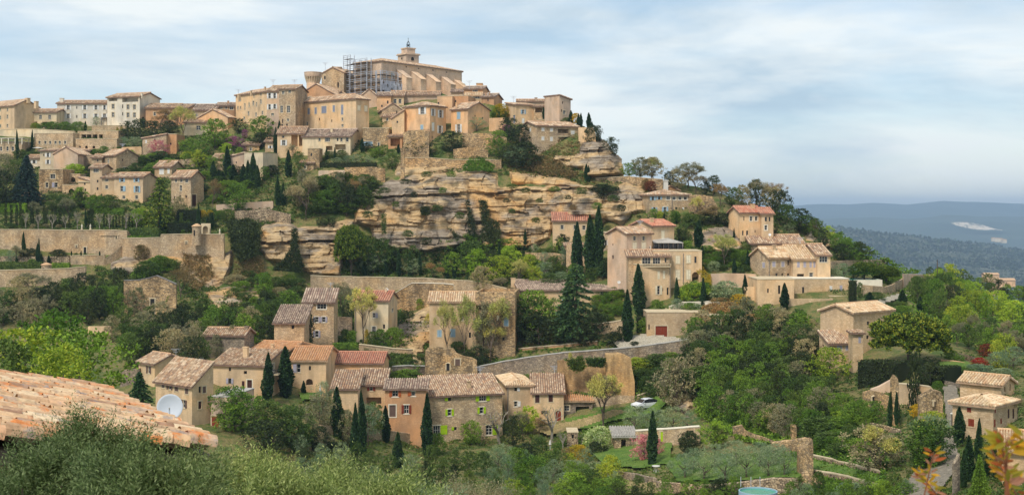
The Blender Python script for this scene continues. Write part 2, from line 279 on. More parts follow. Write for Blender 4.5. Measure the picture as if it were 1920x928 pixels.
def quads_mesh(name, V, mats, smooth=False):      # V: (n,4,3) separate quads
    n = len(V); me = bpy.data.meshes.new(name); me.vertices.add(4 * n); me.vertices.foreach_set('co', V.reshape(-1).astype(np.float32))
    me.loops.add(4 * n); me.loops.foreach_set('vertex_index', np.arange(4 * n, dtype=np.int32))
    me.polygons.add(n); me.polygons.foreach_set('loop_start', np.arange(0, 4 * n, 4, dtype=np.int32)); me.polygons.foreach_set('loop_total', np.full(n, 4, np.int32))
    for m in mats: me.materials.append(MATS[m])
    me.update(calc_edges=True); return me
def grid_mesh(name, P, mat, smooth=True):          # P: (r,c,3)
    r, c, _ = P.shape; me = bpy.data.meshes.new(name); me.vertices.add(r * c); me.vertices.foreach_set('co', P.reshape(-1).astype(np.float32))
    i = np.arange((r - 1) * (c - 1)); a = (i // (c - 1)) * c + i % (c - 1)
    q = np.stack([a, a + 1, a + c + 1, a + c], 1).astype(np.int32); n = len(q)
    me.loops.add(4 * n); me.loops.foreach_set('vertex_index', q.ravel()); me.polygons.add(n)
    me.polygons.foreach_set('loop_start', np.arange(0, 4 * n, 4, dtype=np.int32)); me.polygons.foreach_set('loop_total', np.full(n, 4, np.int32))
    if smooth: me.polygons.foreach_set('use_smooth', np.ones(n, bool))
    me.materials.append(MATS[mat]); me.update(calc_edges=True); return me
# ---------------------------------------------------------------- terrain depth: how far the hillside lies along each line of sight (metres)
PROF = {   # photo column: [(row, distance)], from the foot of the hill up to its crest
 -500: [(1115,100),(928,150),(740,195),(620,235),(530,256),(480,264),(432,272),(400,285),(380,292),(330,308),(300,320),(265,335),(244,352)],
 0:    [(1115,100),(928,150),(740,195),(620,235),(530,256),(480,264),(432,272),(400,285),(380,292),(330,308),(300,320),(262,335),(240,352)],
 200:  [(1115,100),(928,150),(740,195),(620,232),(530,256),(475,266),(435,273),(400,285),(370,293),(330,306),(290,320),(255,336),(234,355)],
 330:  [(1115,100),(928,150),(790,180),(700,200),(600,235),(520,260),(472,268),(440,274),(400,284),(360,296),(310,312),(270,326),(235,345)],
 450:  [(1115,100),(928,155),(780,188),(700,202),(600,236),(520,264),(440,272),(395,284),(350,298),(300,312),(260,324),(225,338)],
 600:  [(1115,100),(928,160),(830,184),(700,214),(620,244),(545,264),(520,272),(410,282),(350,292),(310,306),(270,318),(235,328),(190,345)],
 800:  [(1115,100),(928,160),(840,202),(720,222),(640,243),(600,252),(530,272),(500,281),(345,291),(310,300),(280,308),(250,316),(200,330),(170,346)],
 1000: [(1115,100),(928,160),(830,205),(780,213),(700,224),(640,236),(600,244),(530,262),(480,279),(360,289),(310,296),(270,304),(240,313),(215,322)],
 1100: [(1115,100),(928,158),(800,207),(720,217),(660,226),(600,237),(500,262),(440,275),(345,286),(300,292),(255,298),(236,306)],
 1165: [(1115,100),(928,155),(790,206),(700,217),(640,227),(560,244),(480,262),(400,274),(345,283),(332,288)],
 1240: [(1115,100),(928,150),(780,203),(700,214),(640,225),(560,238),(480,254),(420,266),(360,278),(335,290)],
 1340: [(1115,98),(928,143),(830,175),(740,200),(640,222),(560,234),(480,250),(420,262),(385,272),(358,288)],
 1450: [(1115,95),(928,135),(830,165),(740,190),(640,214),(560,230),(500,244),(452,256),(410,270),(395,285)],
 1560: [(1115,92),(928,128),(830,155),(740,180),(660,200),(600,214),(540,234),(490,250),(455,262),(440,275)],
 1650: [(1115,90),(928,118),(830,146),(740,170),(660,192),(600,208),(560,224),(525,244),(500,262)],
 1760: [(1115,85),(928,108),(830,136),(740,158),(680,178),(620,204),(570,240),(545,270)],
 1920: [(1115,80),(928,98),(830,124),(740,150),(680,176),(630,215),(590,290)],
 2400: [(1115,75),(928,90),(830,115),(740,145),(700,170),(660,230),(640,300)],
}
PK = sorted(PROF)
RF = {}
for k_ in PK:
    ys = [a[0] for a in PROF[k_]]; ds = [a[1] for a in PROF[k_]]
    RF[k_] = (np.array(ys[::-1], float), np.array(ds[::-1], float))
def crest(px):
    return float(np.interp(px, PK, [PROF[k][-1][0] for k in PK]))
def _col(k, py):
    ys, ds = RF[k]; return float(np.interp(py, ys, ds))
def Dp(px, py):
    """distance of the hillside seen at photo pixel (px, py)"""
    px = min(max(px, PK[0]), PK[-1]); i = min(max(bisect.bisect_right(PK, px) - 1, 0), len(PK) - 2); a, b = PK[i], PK[i + 1]; t = (px - a) / (b - a)
    return _col(a, py) * (1 - t) + _col(b, py) * t
def W(px, py, d): return Vector(((px - 960) / F * d, d, -(py - HY) / F * d))
def G(px, py, off=0.0): return W(px, py, Dp(px, py) + off)
def inpoly(x, y, poly):
    c = False; j = len(poly) - 1
    for i in range(len(poly)):
        xi, yi = poly[i]; xj, yj = poly[j]
        if (yi > y) != (yj > y) and x < (xj - xi) * (y - yi) / (yj - yi) + xi: c = not c
        j = i
    return c
# ---------------------------------------------------------------- the ground
def build_ground():
    cols = np.concatenate([np.arange(-500, 2400, 7.0), [2400.0]]); front = [(0.5, -1.75), (2, -1.8), (6, -4.6), (14, -8.0), (26, -12.5), (45, -19), (68, -25.5), (85, -28.5)]
    nr = 230; R = []
    for px in cols:
        c = crest(px); k = (px - 960) / F; col = []
        zz = -(1115 - HY) / F * Dp(px, 1115)
        for d, z in front: col.append((k * d, d, max(z, zz * d / 80) if d > 40 else z))
        for py in np.linspace(1115, c, nr):
            d = Dp(px, py); z = -(py - HY) / F * d; x = k * d
            q = noise.fractal((x * 0.12, d * 0.12, 3.1), 1.0, 2.0, 4) * 0.55; q2 = noise.noise((x * 0.6, z * 0.6, d * .2)) * 0.22
            col.append((x, d + q2, z + min(0.25, q) - 0.1))
        d0 = Dp(px, c); z0 = -(c - HY) / F * d0; s = min(1, max(0, (px - 1150) / 500))
        for dd, dz in ((6, -0.3), (25, -2 - 6 * s), (70, -12 - 16 * s), (180, -45 - 30 * s), (420, -120), (900, -236)): col.append((k * (d0 + dd), d0 + dd, max(z0 + dz, -236) if dd < 900 else -236.0))
        R.append(col)
    P = np.array(R).transpose(1, 0, 2)[:, ::1]
    obj("ground", grid_mesh("ground", np.ascontiguousarray(P), 'ground'), kind='structure')
def cone_pts(name, mat, rows, kind='structure', x0=-0.75, x1=0.75, n=160, amp=0, ns=1e-3, shape=None, **kw):
    """broad land sheets: rows of (distance, height)"""
    P = np.zeros((len(rows), n, 3))
    for i, (d, z) in enumerate(rows):
        for j, k in enumerate(np.linspace(x0, x1, n)):
            x = k * d; h = z + (shape(960 + F * k, d, z) if shape else 0) + amp * noise.fractal((x * ns, d * ns, 5.5), 1, 2, 6)
            P[i, j] = (x, d, h)
    return obj(name, grid_mesh(name, P, mat), kind=kind, **kw)
def build_far():
    rows = [(d, -232) for d in np.geomspace(420, 16500, 46)]
    cone_pts("valley_plain", 'plain', rows, amp=4, ns=2e-3)
    # wooded plateau: falls away towards the far end of the valley
    TOPS = ([1200, 1480, 1560, 1620, 1700, 1780, 1850, 1920, 2050, 2400], [405, 412, 424, 432, 441, 450, 458, 470, 490, 520])
    def top(px): return float(np.interp(px, *TOPS))
    P = []
    for i, t in enumerate(np.linspace(0, 1, 44)):
        row = []
        for px in np.linspace(500, 2500, 300):
            k = (px - 960) / F; d1 = 3300 + 250 * noise.noise((px * .004, 1, 2)); d2 = 5600
            if t < 0.86:
                u = t / 0.86; d = d1 + (d2 - d1) * u; zt = -(top(px) - HY) / F * d2; z = -234 + (zt + 234) * (u ** 1.15) + 14 * u * noise.fractal((k * d * .004, d * .004, 1.2), 1, 2, 5)
            else:
                u = (t - 0.86) / 0.14; d = d2 + 1500 * u; z = (-(top(px) - HY) / F * d2) * (1 - u) - 234 * u
            row.append((k * d, d, z))
        P.append(row)
    obj("wooded_plateau", grid_mesh("wooded_plateau", np.array(P), 'plain'), kind='structure')
    TO2 = ([-900, 300, 1200, 1480, 1540, 1590, 1640, 1700, 1770, 1850, 1920, 2100, 2800], [392, 390, 388, 386, 383, 383, 380, 384, 377, 379, 381, 384, 388])
    for nm, d1, d2, dd, off, lo in (("mountain_foothills", 8200, 10500, 1500, 27, 0.1), ("mountain_ridge", 11000, 14500, 1500, 0, 0.0)):
        P = []
        for t in np.linspace(0, 1, 40):
            row = []
            for px in np.linspace(-1400, 2900, 420):
                k = (px - 960) / F; tp = float(np.interp(px, *TO2)) + off + (3.5 * noise.fractal((px * .006, off, 0), 1, 2, 5)) * (1.6 if off else 0.6)
                if t < 0.9: u = t / 0.9; d = d1 + (d2 - d1) * u; zt = -(tp - HY) / F * d2; z = -234 + (zt + 234) * (u ** 0.9) + 60 * u * (1 - u) * 2 * noise.fractal((k * d * .0011, d * .0011, off), 1, 2, 6)
                else: u = (t - 0.9) / 0.1; d = d2 + dd * u; z = (-(tp - HY) / F * d2) * (1 - u) - 234 * u
                row.append((k * d, d, z))
            P.append(row)
        obj(nm, grid_mesh(nm, np.array(P), 'farhill'), kind='structure')
def patch(name, poly, mat, lift=0.5, step=2.5, **kw):
    """sheet laid on the hillside inside a polygon of photo pixels, real ground positions"""
    xs = [p[0] for p in poly]; ys = [p[1] for p in poly]; mb = MB(); idx = {}
    for x in np.arange(min(xs), max(xs) + step, step):
        for y in np.arange(min(ys), max(ys) + step, step):
            if inpoly(x + step / 2, y + step / 2, poly):
                q = []
                for a, b in ((x, y), (x + step, y), (x + step, y + step), (x, y + step)):
                    if (a, b) not in idx: p = G(a, b, -lift - .5); p.z += .22; idx[(a, b)] = len(mb.v); mb.v.append(tuple(p))
                    q.append(idx[(a, b)])
                mb.f.append(tuple(q)); mb.m.append(0); mb.uv.append(None)
    kw.setdefault('kind', 'structure')
    return mb.obj(name, mat, smooth=True, **kw)
def cliff(poly, seed=0, push=1.0, relief=1.0, step=1.7, ledges=()):
    """rock face: fine relief of beds and ledges pushed out of the hillside; ledges = rows where a bed overhangs"""
    xs = [p[0] for p in poly]; ys = [p[1] for p in poly]; X = np.arange(min(xs) - 3, max(xs) + 3, step); Y = np.arange(min(ys) - 3, max(ys) + 3, step)
    E = [(poly[i], poly[(i + 1) % len(poly)]) for i in range(len(poly))]
    ok = np.zeros((len(Y), len(X)), bool); P = np.zeros((len(Y), len(X), 3))
    for i, y in enumerate(Y):
        for j, x in enumerate(X):
            wob = 5 * noise.noise((x * .05, y * .05, seed))
            m = 1e9
            for (a, b) in E:
                dx, dy = b[0] - a[0], b[1] - a[1]; t = max(0, min(1, ((x - a[0]) * dx + (y - a[1]) * dy) / (dx * dx + dy * dy + 1e-6))); m = min(m, math.hypot(x - a[0] - t * dx, y - a[1] - t * dy))
            ins = inpoly(x, y, poly); s = m if ins else -m; s += wob * 0.6
            d = Dp(x, y); p = W(x, y, d); ww = noise.noise((p.x * .06, seed, 1)) * 1.2
            z = p.z + ww + 0.04 * p.x
            st = noise.noise((p.x * .035, 0, z * 1.1 + seed)) * 0.34 + noise.noise((p.x * .16, 4, z * 2.6 + seed)) * 0.24 + noise.noise((p.x * .4, 8, z * 5 + seed)) * .14
            bl = noise.fractal((p.x * .12, p.z * .16, seed), 1, 2, 5) * 1.5 + .55 * noise.cell((p.x * .30 + .5 * noise.noise((p.x * .3, p.z * .4, 2)), p.z * .42 + .4 * noise.noise((p.x * .2, p.z, 5)), seed)) + abs(noise.noise((p.x * .2 + .15 * st, p.z * .07, seed + 9))) * -2.2
            lg = 0
            for (ya, amp) in ledges:
                yy = ya + 4 * noise.noise((x * .02, ya, 2)) - 0.04 * (x - xs[0]); t = (y - yy)
                amp *= .55
                if -14 < t < 0: lg += amp * (1 - (-t / 14) ** 2)
                elif 0 <= t < 5: lg -= 0.5 * amp
            off = min(1, max(0, s / 9)); q_ = push + 1.2 + relief * (st + bl) + lg; q_ = q_ if q_ > .8 else .8 - .4 * (1 - math.exp(q_ - .8)); dd = off * q_ - (1 - off) * 1.2
            P[i, j] = W(x, y, d - dd); ok[i, j] = s > -6
    mb = MB(); mb.v = [tuple(q) for q in P.reshape(-1, 3)]; n = len(X)
    for i in range(len(Y) - 1):
        for j in range(n - 1):
            if ok[i, j] and ok[i + 1, j] and ok[i, j + 1] and ok[i + 1, j + 1]:
                mb.f.append((i * n + j, i * n + j + 1, (i + 1) * n + j + 1, (i + 1) * n + j)); mb.m.append(0); mb.uv.append(None)
    return mb.obj("cliff_face", 'cliff', kind='structure', smooth=False)
# ---------------------------------------------------------------- buildings
def tiles_on(mb, poly, eave, up, c=0.42, course=0.5, mi=0, seed=0):
    """half-round clay tile rows on a convex planar polygon; eave = unit vector along the rows' ends, up = unit vector up the slope"""
    O = Vector(poly[0]); e = Vector(eave); s = Vector(up); n = e.cross(s).normalized()
    if n.z < 0: n = -n
    q = [((Vector(p) - O).dot(e), (Vector(p) - O).dot(s)) for p in poly]; u0 = min(a[0] for a in q); u1 = max(a[0] for a in q)
    nc = max(1, int((u1 - u0) / c)); c = (u1 - u0) / nc
    rnd = random.Random(seed)
    for i in range(nc):
        u = u0 + (i + .5) * c; hit = []
        for k in range(len(q)):
            a, b = q[k], q[(k + 1) % len(q)]
            if (a[0] - u) * (b[0] - u) <= 0 and a[0] != b[0]: hit.append(a[1] + (b[1] - a[1]) * (u - a[0]) / (b[0] - a[0]))
        if len(hit) < 2: continue
        lo, hi = min(hit) , max(hit)
        if hi - lo < 0.1: continue
        nn = max(1, round((hi - lo) / course)); st = (hi - lo) / nn; jit = rnd.uniform(-.02, .02)
        for j in range(nn):
            a = lo + j * st - 0.03; b = lo + (j + 1) * st; h1 = 0.035 + rnd.uniform(0, .02); uv = (i + .5 + seed % 97 * 50, j + .5)
            pr = ((-.39, -.03), (-.25, .10), (.0, .16), (.25, .10), (.39, -.03)); vs = []
            for (t, hh, off) in ((a, 1, h1), (b, .92, 0.0)):
                for (x, y) in pr: vs.append(tuple(O + e * (u + jit + x * c * .96) + s * t + n * (y * hh + off + .02)))
            mb.add(vs, [(k, k + 1, 6 + k, 5 + k) for k in range(4)] + [(4, 3, 2, 1, 0)], mi, uv)
def slab(mb, poly, th=0.16, mi=0): mb.prism([Vector(p) for p in poly], (0, 0, -th), mi)
NB = []     # footprints in the photo, for labels and for keeping scattered plants out of facades
LETTER = dict(w='white', g='lime green', b='pale blue', l='lavender grey', r='red-brown', o='orange', k='dark brown', c='cream', p='blue-grey', n='brown')
def wall_panel(mb, A, B, z0, z1, ops, top=None, mi=0):
    """A,B plan points (outside seen with A on the left), openings (u0,u1,z0,z1,depth,arch); top: extra profile [(u,z)] above z1"""
    A = Vector((A[0], A[1], 0)); B = Vector((B[0], B[1], 0)); L = (B - A).length; u = (B - A) / L; nin = Vector((-u.y, u.x, 0))
    P = lambda uu, z, d=0: tuple(A + u * uu + nin * d + Vector((0, 0, z)))
    us = sorted({0.0, L} | {min(max(o[0], .02), L - .02) for o in ops} | {min(max(o[1], .02), L - .02) for o in ops}); zs = sorted({z0, z1} | {min(max(o[2], z0 + .02), z1 - .02) for o in ops} | {min(max(o[3], z0 + .02), z1 - .02) for o in ops})
    for i in range(len(us) - 1):
        for j in range(len(zs) - 1):
            cu, cz = (us[i] + us[i + 1]) / 2, (zs[j] + zs[j + 1]) / 2
            if any(o[0] < cu < o[1] and o[2] < cz < o[3] for o in ops): continue
            mb.add([P(us[i], zs[j]), P(us[i + 1], zs[j]), P(us[i + 1], zs[j + 1]), P(us[i], zs[j + 1])], [(0, 1, 2, 3)], mi)
    for o in ops:
        a, b, c, d, dp, arch = o; a = max(a, .02); b = min(b, L - .02); c = max(c, z0 + .02); d = min(d, z1 - .02)
        if b <= a or d <= c: continue
        for (p, q) in (((a, c), (a, d)), ((a, d), (b, d)), ((b, d), (b, c)), ((b, c), (a, c))):
            mb.add([P(p[0], p[1]), P(q[0], q[1]), P(q[0], q[1], dp), P(p[0], p[1], dp)], [(0, 1, 2, 3)], mi)
        if dp > 0.6: mb.add([P(a, c, dp), P(b, c, dp), P(b, d, dp), P(a, d, dp)], [(0, 1, 2, 3)], mi)
        if arch:
            r = (b - a) / 2; m = (a + b) / 2; rz = min(r, (d - c) * .8)
            for sgn in (-1, 1):
                pts = [P(m + sgn * r, d, -.004)] + [P(m + sgn * r * math.cos(t), d - rz + rz * math.sin(t), -.004) for t in np.linspace(0, math.pi / 2, 7)]
                for k in range(1, 7): mb.add([pts[0], pts[k], pts[k + 1]], [(0, 1, 2)], mi)
    if top:
        pr = [(0, z1)] + list(top) + [(L, z1)]; pr = [p for i, p in enumerate(pr) if i == 0 or p != pr[i - 1]]
        if len(pr) > 2: mb.add([P(a, z) for a, z in pr], [tuple(range(len(pr)))], mi)
def window(parent, org, A, u, nout, uc, z, w, h, style='', col='w', trim='trim', small=False):
    """one window with what belongs to it; style letters: s two open shutters, L/R one, c closed, d door leaf, a arched, v open void, n no trim"""
    A = Vector((A[0], A[1], 0)); nin = -nout; dz = Vector((0, 0, 1)); c0 = A + u * uc + dz * z
    Q = lambda a, b, d: c0 + u * a + dz * b + nin * d
    def bx(mb, a0, a1, b0, b1, d0, d1, mi=0): mb.box(Q((a0 + a1) / 2, (b0 + b1) / 2, (d0 + d1) / 2), u * ((a1 - a0) / 2), nin * ((d1 - d0) / 2), dz * ((b1 - b0) / 2), mi)
    W2, H2 = w / 2, h / 2; mb = MB()
    if 'v' in style:
        return None
    if 'd' in style:
        k = max(2, int(w / 0.35)); root = None
        for i in range(k): bx(mb, -W2 + i * w / k + .01, -W2 + (i + 1) * w / k - .01, -H2, H2, .10, .15)
        root = mb.obj("door", 'paint_' + col, parent)
    elif 'c' in style:
        bx(mb, -W2, W2, -H2, H2, .2, .24); root = mb.obj("window", 'dark', parent)
        for a, b in ((-W2, -.012), (.012, W2)):
            m2 = MB(); bx(m2, a, b, -H2, H2, -.01, .05); k = 3
            for i in range(k): bx(m2, a + .05, b - .05, -H2 + h * (i + .12) / k, -H2 + h * (i + .22) / k, -.035, -.012)
            o = m2.obj("shutter", 'paint_' + col, root, org)
    else:
        bx(mb, -W2, W2, -H2, H2, .20, .24); root = mb.obj("window", 'glass', parent)
        if not small:
            m2 = MB(); t = .06
            bx(m2, -W2, -W2 + t, -H2, H2, .12, .198); bx(m2, W2 - t, W2, -H2, H2, .12, .198); bx(m2, -W2 + t, W2 - t, H2 - t, H2, .12, .198); bx(m2, -W2 + t, W2 - t, -H2, -H2 + t, .12, .198)
            nv = max(1, round(w / 0.75)) if w > .7 else 0; nh = max(1, int(h / 0.75))
            for i in range(1, nv + 1): x = -W2 + w * i / (nv + 1); bx(m2, x - .03, x + .03, -H2 + t, H2 - t, .13, .197)
            for i in range(1, nh + 1): x = -H2 + h * i / (nh + 1); bx(m2, -W2 + t, W2 - t, x - .025, x + .025, .14, .196)
            m2.obj("frame", 'frame', root, org)
        sw = max(w / 2, .38)
        for sg in ([-1] if 'L' in style else [1] if 'R' in style else [-1, 1] if 's' in style else []):
            if 'L' in style or 'R' in style: sw = w
            m2 = MB(); a, b = sorted((sg * (W2 + .03), sg * (W2 + sw))); bx(m2, a, b, -H2, H2, -.07, -.02)
            bx(m2, a + .04, b - .04, H2 * .45, H2 * .6, -.095, -.072); bx(m2, a + .04, b - .04, -H2 * .6, -H2 * .45, -.095, -.072)
            m2.obj("shutter", 'paint_' + col, root, org)
    if 'n' not in style and not small:
        m3 = MB(); t = .16
        bx(m3, -W2 - t, W2 + t, -H2 - .14, -H2 - .003, -.05, .03); bx(m3, -W2 - t, W2 + t, H2 + .003, H2 + t, -.022, .03)
        if not any(q in style for q in 'sLR'): bx(m3, -W2 - t, -W2 - .003, -H2, H2, -.018, .03); bx(m3, W2 + .003, W2 + t, -H2, H2, -.018, .03)
        m3.obj("surround", trim, root, org)
    return root
def H(name, label, x0, x1, ye, yb, r=None, k='g', a=0.0, D=None, dep=None, s=None, m='tan', rm='tile', w=(), ch=(), pitch=17, ov=0.35, cat='house', base=3.0, trim='trim', off=0.0, par=0.0, group=None, pipes=(), smat=None):
    a = math.radians(a); near = x1 if a < 0 else x0; other = x0 if a < 0 else x1
    d = D if D else Dp(near, yb) + off
    kn, ko = (near - 960) / F, (other - 960) / F; Nn = Vector((kn * d, d)); dr = Vector((-math.cos(a), -math.sin(a))) if a < 0 else Vector((math.cos(a), math.sin(a)))
    t = (ko * Nn.y - Nn.x) / (dr.x - ko * dr.y); O = Nn + dr * t
    P0, P1 = (O, Nn) if a < 0 else (Nn, O)
    u = (P1 - P0).normalized(); n = Vector((-u.y, u.x)); Wd = (P1 - P0).length
    ze = -(ye - HY) / F * d; zb = -(yb - HY) / F * d - base
    tp = math.tan(math.radians(pitch))
    if s is not None:
        ks = (s - 960) / F; ts = (ks * Nn.y - Nn.x) / (n.x - ks * n.y); dep = max(3.0, min(ts, 45))
    if r is not None and k in 'gsh':
        dy = (ye - r) * d / F; dpn = (ye - HY) / F
        if dep is None:
            L = dy / max(.06, tp + dpn); dep = max(3.5, min(16, L if k == 's' else 2 * L))
        else:
            L = dep if k == 's' else dep / 2; tp = min(1.0, max(.06, dy / L - dpn))
    if dep is None: dep = 9.0
    P2, P3 = P1 + n * dep, P0 + n * dep
    root = empty(name, (P0.x, P0.y, -(yb - HY) / F * d), label=label, category=cat, kind='thing')
    if group: root['group'] = group
    org = tuple(root.location)
    V3 = lambda p, z: Vector((p.x, p.y, z))
    hr = ze; Wt = [None] * 4; polys = []     # roof polygons: (poly, eave dir, up dir)
    e3 = Vector((u.x, u.y, 0)); n3 = Vector((n.x, n.y, 0)); Z = Vector((0, 0, 1))
    o = ov; RW = None
    zt = {0: ze, 1: ze, 2: ze, 3: ze}
    if k == 'g':
        hr = ze + dep / 2 * tp; Wt[1] = [(dep / 2, hr)]; Wt[3] = [(dep / 2, hr)]
        E0, E1 = V3(P0, ze) - e3 * o - n3 * o - Z * (o * tp), V3(P1, ze) + e3 * o - n3 * o - Z * (o * tp)
        R0, R1 = V3(P0 + n * dep / 2, hr) - e3 * o, V3(P1 + n * dep / 2, hr) + e3 * o
        F0, F1 = V3(P3, ze) - e3 * o + n3 * o - Z * (o * tp), V3(P2, ze) + e3 * o + n3 * o - Z * (o * tp)
        polys = [([E0, E1, R1, R0], e3, (R0 - E0).normalized()), ([F1, F0, R0, R1], -e3, (R0 - F0).normalized())]; RW = (R0, R1)
    elif k == 's':
        hr = ze + dep * tp; Wt[1] = [(dep, hr)]; Wt[3] = [(0, hr)]; zt[2] = hr
        E0, E1 = V3(P0, ze) - e3 * o - n3 * o - Z * (o * tp), V3(P1, ze) + e3 * o - n3 * o - Z * (o * tp); R0, R1 = V3(P3, hr) - e3 * o, V3(P2, hr) + e3 * o
        polys = [([E0, E1, R1, R0], e3, (R0 - E0).normalized())]
    elif k == 'b':     # falls to the back
        lo = ze - dep * tp; Wt[1] = None; Wt[3] = None; zt = {0: ze, 1: lo, 2: lo, 3: lo}; Wt[1] = [(0, ze)]; Wt[3] = [(dep, ze)]
        E0, E1 = V3(P3, lo) - e3 * o + n3 * o, V3(P2, lo) + e3 * o + n3 * o; R0, R1 = V3(P0, ze) - e3 * o - n3 * .1, V3(P1, ze) + e3 * o - n3 * .1
        polys = [([E1, E0, R0, R1], -e3, (R0 - E0).normalized())]
    elif k == 'x':
        hx = (ye - r) * d / F if r is not None else Wd / 2 * tp; hr = ze + hx; Wt[0] = [(Wd / 2, hr)]; Wt[2] = [(Wd / 2, hr)]
        up = Vector((u.x * Wd / 2, u.y * Wd / 2, hx)).normalized(); uq = Vector((-u.x * Wd / 2, -u.y * Wd / 2, hx)).normalized()
        R0, R1 = V3(P0 + u * Wd / 2, hr) - n3 * .15, V3(P3 + u * Wd / 2, hr) + n3 * .2
        L0, L1 = V3(P0, ze) - n3 * .15 - up * o, V3(P3, ze) + n3 * .2 - up * o; M0, M1 = V3(P1, ze) - n3 * .15 - uq * o, V3(P2, ze) + n3 * .2 - uq * o
        polys = [([L1, L0, R0, R1], -n3, up), ([M0, M1, R1, R0], n3, uq)]; RW = (R0, R1)
    elif k in ('l', 'q'):     # single slope falling to the left (l) or right (q)
        hx = (ye - r) * d / F if r is not None else Wd * tp; hi = ze + hx; hr = hi
        if k == 'l':
            Wt[0] = [(Wd, hi)]; Wt[2] = [(0, hi)]; zt[1] = hi; up = Vector((u.x * Wd, u.y * Wd, hx)).normalized()
            polys = [([V3(P3, ze) - up * o + n3 * .2, V3(P0, ze) - up * o - n3 * .2, V3(P1, hi) - n3 * .2 + up * .2, V3(P2, hi) + n3 * .2 + up * .2], -n3, up)]
        else:
            Wt[0] = [(0, hi)]; Wt[2] = [(Wd, hi)]; zt[3] = hi; up = Vector((-u.x * Wd, -u.y * Wd, hx)).normalized()
            polys = [([V3(P1, ze) - up * o - n3 * .2, V3(P2, ze) - up * o + n3 * .2, V3(P3, hi) + n3 * .2 + up * .2, V3(P0, hi) - n3 * .2 + up * .2], n3, up)]
    elif k == 'h':
        hh = min(Wd, dep) / 2; hr = ze + hh * tp; c = [V3(P0, ze) - e3 * o - n3 * o, V3(P1, ze) + e3 * o - n3 * o, V3(P2, ze) + e3 * o + n3 * o, V3(P3, ze) - e3 * o + n3 * o]
        if Wd >= dep: Ra, Rb = V3(P0 + u * hh + n * dep / 2, hr), V3(P1 - u * hh + n * dep / 2, hr); fr, rt, bk, lf = [c[0], c[1], Rb, Ra], [c[1], c[2], Rb], [c[2], c[3], Ra, Rb], [c[3], c[0], Ra]
        else: Ra, Rb = V3(P0 + u * Wd / 2 + n * hh, hr), V3(P0 + u * Wd / 2 + n * (dep - hh), hr); fr, rt, bk, lf = [c[0], c[1], Ra], [c[1], c[2], Rb, Ra], [c[2], c[3], Rb], [c[3], c[0], Ra, Rb]
        for pl, ed, inw in ((fr, e3, n3), (rt, n3, -e3), (bk, -e3, -n3), (lf, -n3, e3)):
            nn = (pl[1] - pl[0]).cross(pl[2] - pl[0]).normalized(); upv = nn.cross(ed).normalized(); upv = upv if upv.z > 0 else -upv
            polys.append((pl, ed, upv))
        RW = (Ra, Rb)
    # openings
    ops = {0: [], 1: [], 2: [], 3: []}; todo = []
    C4 = [(P0, P1), (P1, P2), (P2, P3), (P3, P0)]
    lox, hix = min(x0, x1) - .5, max(x0, x1) + .5
    for wd in w:
        px, py, pw, ph = wd[:4]; st = wd[4] if len(wd) > 4 else ''; cl = wd[5] if len(wd) > 5 else 'w'
        wi = 0 if lox <= px <= hix else (1 if px > hix else 3)
        A, B = C4[wi]; du = (B - A).normalized()
        def hitp(x):
            kk = (x - 960) / F; return (kk * A.y - A.x) / (du.x - kk * du.y)
        uc = hitp(px); wm = abs(hitp(px + pw / 2) - hitp(px - pw / 2)); pt = A + du * uc; zc = -(py - HY) / F * pt.y; hm = ph * pt.y / F
        LL = (B - A).length
        wm = min(wm, LL - .2)
        if wm < .15: continue
        uc = min(max(uc, wm / 2 + .06), LL - wm / 2 - .06); 
        ztop = ze if not Wt[wi] else ze
        if wi in (1, 3) and k == 'b': ztop = zt[1]
        if zc + hm / 2 > ztop - .05: 
            if zc - hm / 2 > ztop - .4: continue
            hm = ztop - .06 - (zc - hm / 2); zc = ztop - .06 - hm / 2
        dpt = 1.8 if 'v' in st else .26
        ops[wi].append((uc - wm / 2, uc + wm / 2, zc - hm / 2, zc + hm / 2, dpt, 'a' in st)); todo.append((wi, uc, zc, wm, hm, st, cl))
    mb = MB()
    for i in range(4):
        A, B = C4[i]; z1 = ze
        if k == 'b' and i in (1, 2, 3): z1 = zt[2]
        if k == 's' and i == 2: z1 = hr
        if k == 'l' and i == 1: z1 = hr
        if k == 'q' and i == 3: z1 = hr
        top = Wt[i]
        if k == 'b' and i == 1: top = [(0, ze)]
        if k == 'b' and i == 3: top = [((P3 - P0).length, ze)]
        wall_panel(mb, A, B, zb, z1, ops[i], top)
    if k == 'f':
        tt = .35
        pv = [V3(p, ze - par - .25) for p in (P0, P1, P2, P3)]; mb.add([tuple(p) for p in pv], [(0, 1, 2, 3)])
        if par: # inner faces of the parapet
            ins = [P0 + u * tt + n * tt, P1 - u * tt + n * tt, P2 - u * tt - n * tt, P3 + u * tt - n * tt]; co = (P0, P1, P2, P3)
            for i in range(4):
                j = (i + 1) % 4
                mb.add([tuple(V3(ins[i], ze)), tuple(V3(ins[j], ze)), tuple(V3(ins[j], ze - par - .25)), tuple(V3(ins[i], ze - par - .25))], [(0, 1, 2, 3)])
                mb.add([tuple(V3(co[i], ze)), tuple(V3(co[j], ze)), tuple(V3(ins[j], ze)), tuple(V3(ins[i], ze))], [(0, 1, 2, 3)])
    wl = mb.obj("wall", m, root)
    if k == 'f' and par == 0:
        mc = MB(); c = [V3(P0, ze) - e3 * .06 - n3 * .06, V3(P1, ze) + e3 * .06 - n3 * .06, V3(P2, ze) + e3 * .06 + n3 * .06, V3(P3, ze) - e3 * .06 + n3 * .06]
        mc.prism(c, (0, 0, .14)); mc.obj("coping", 'trim' if rm == 'tile' else rm, root)
    rf = None
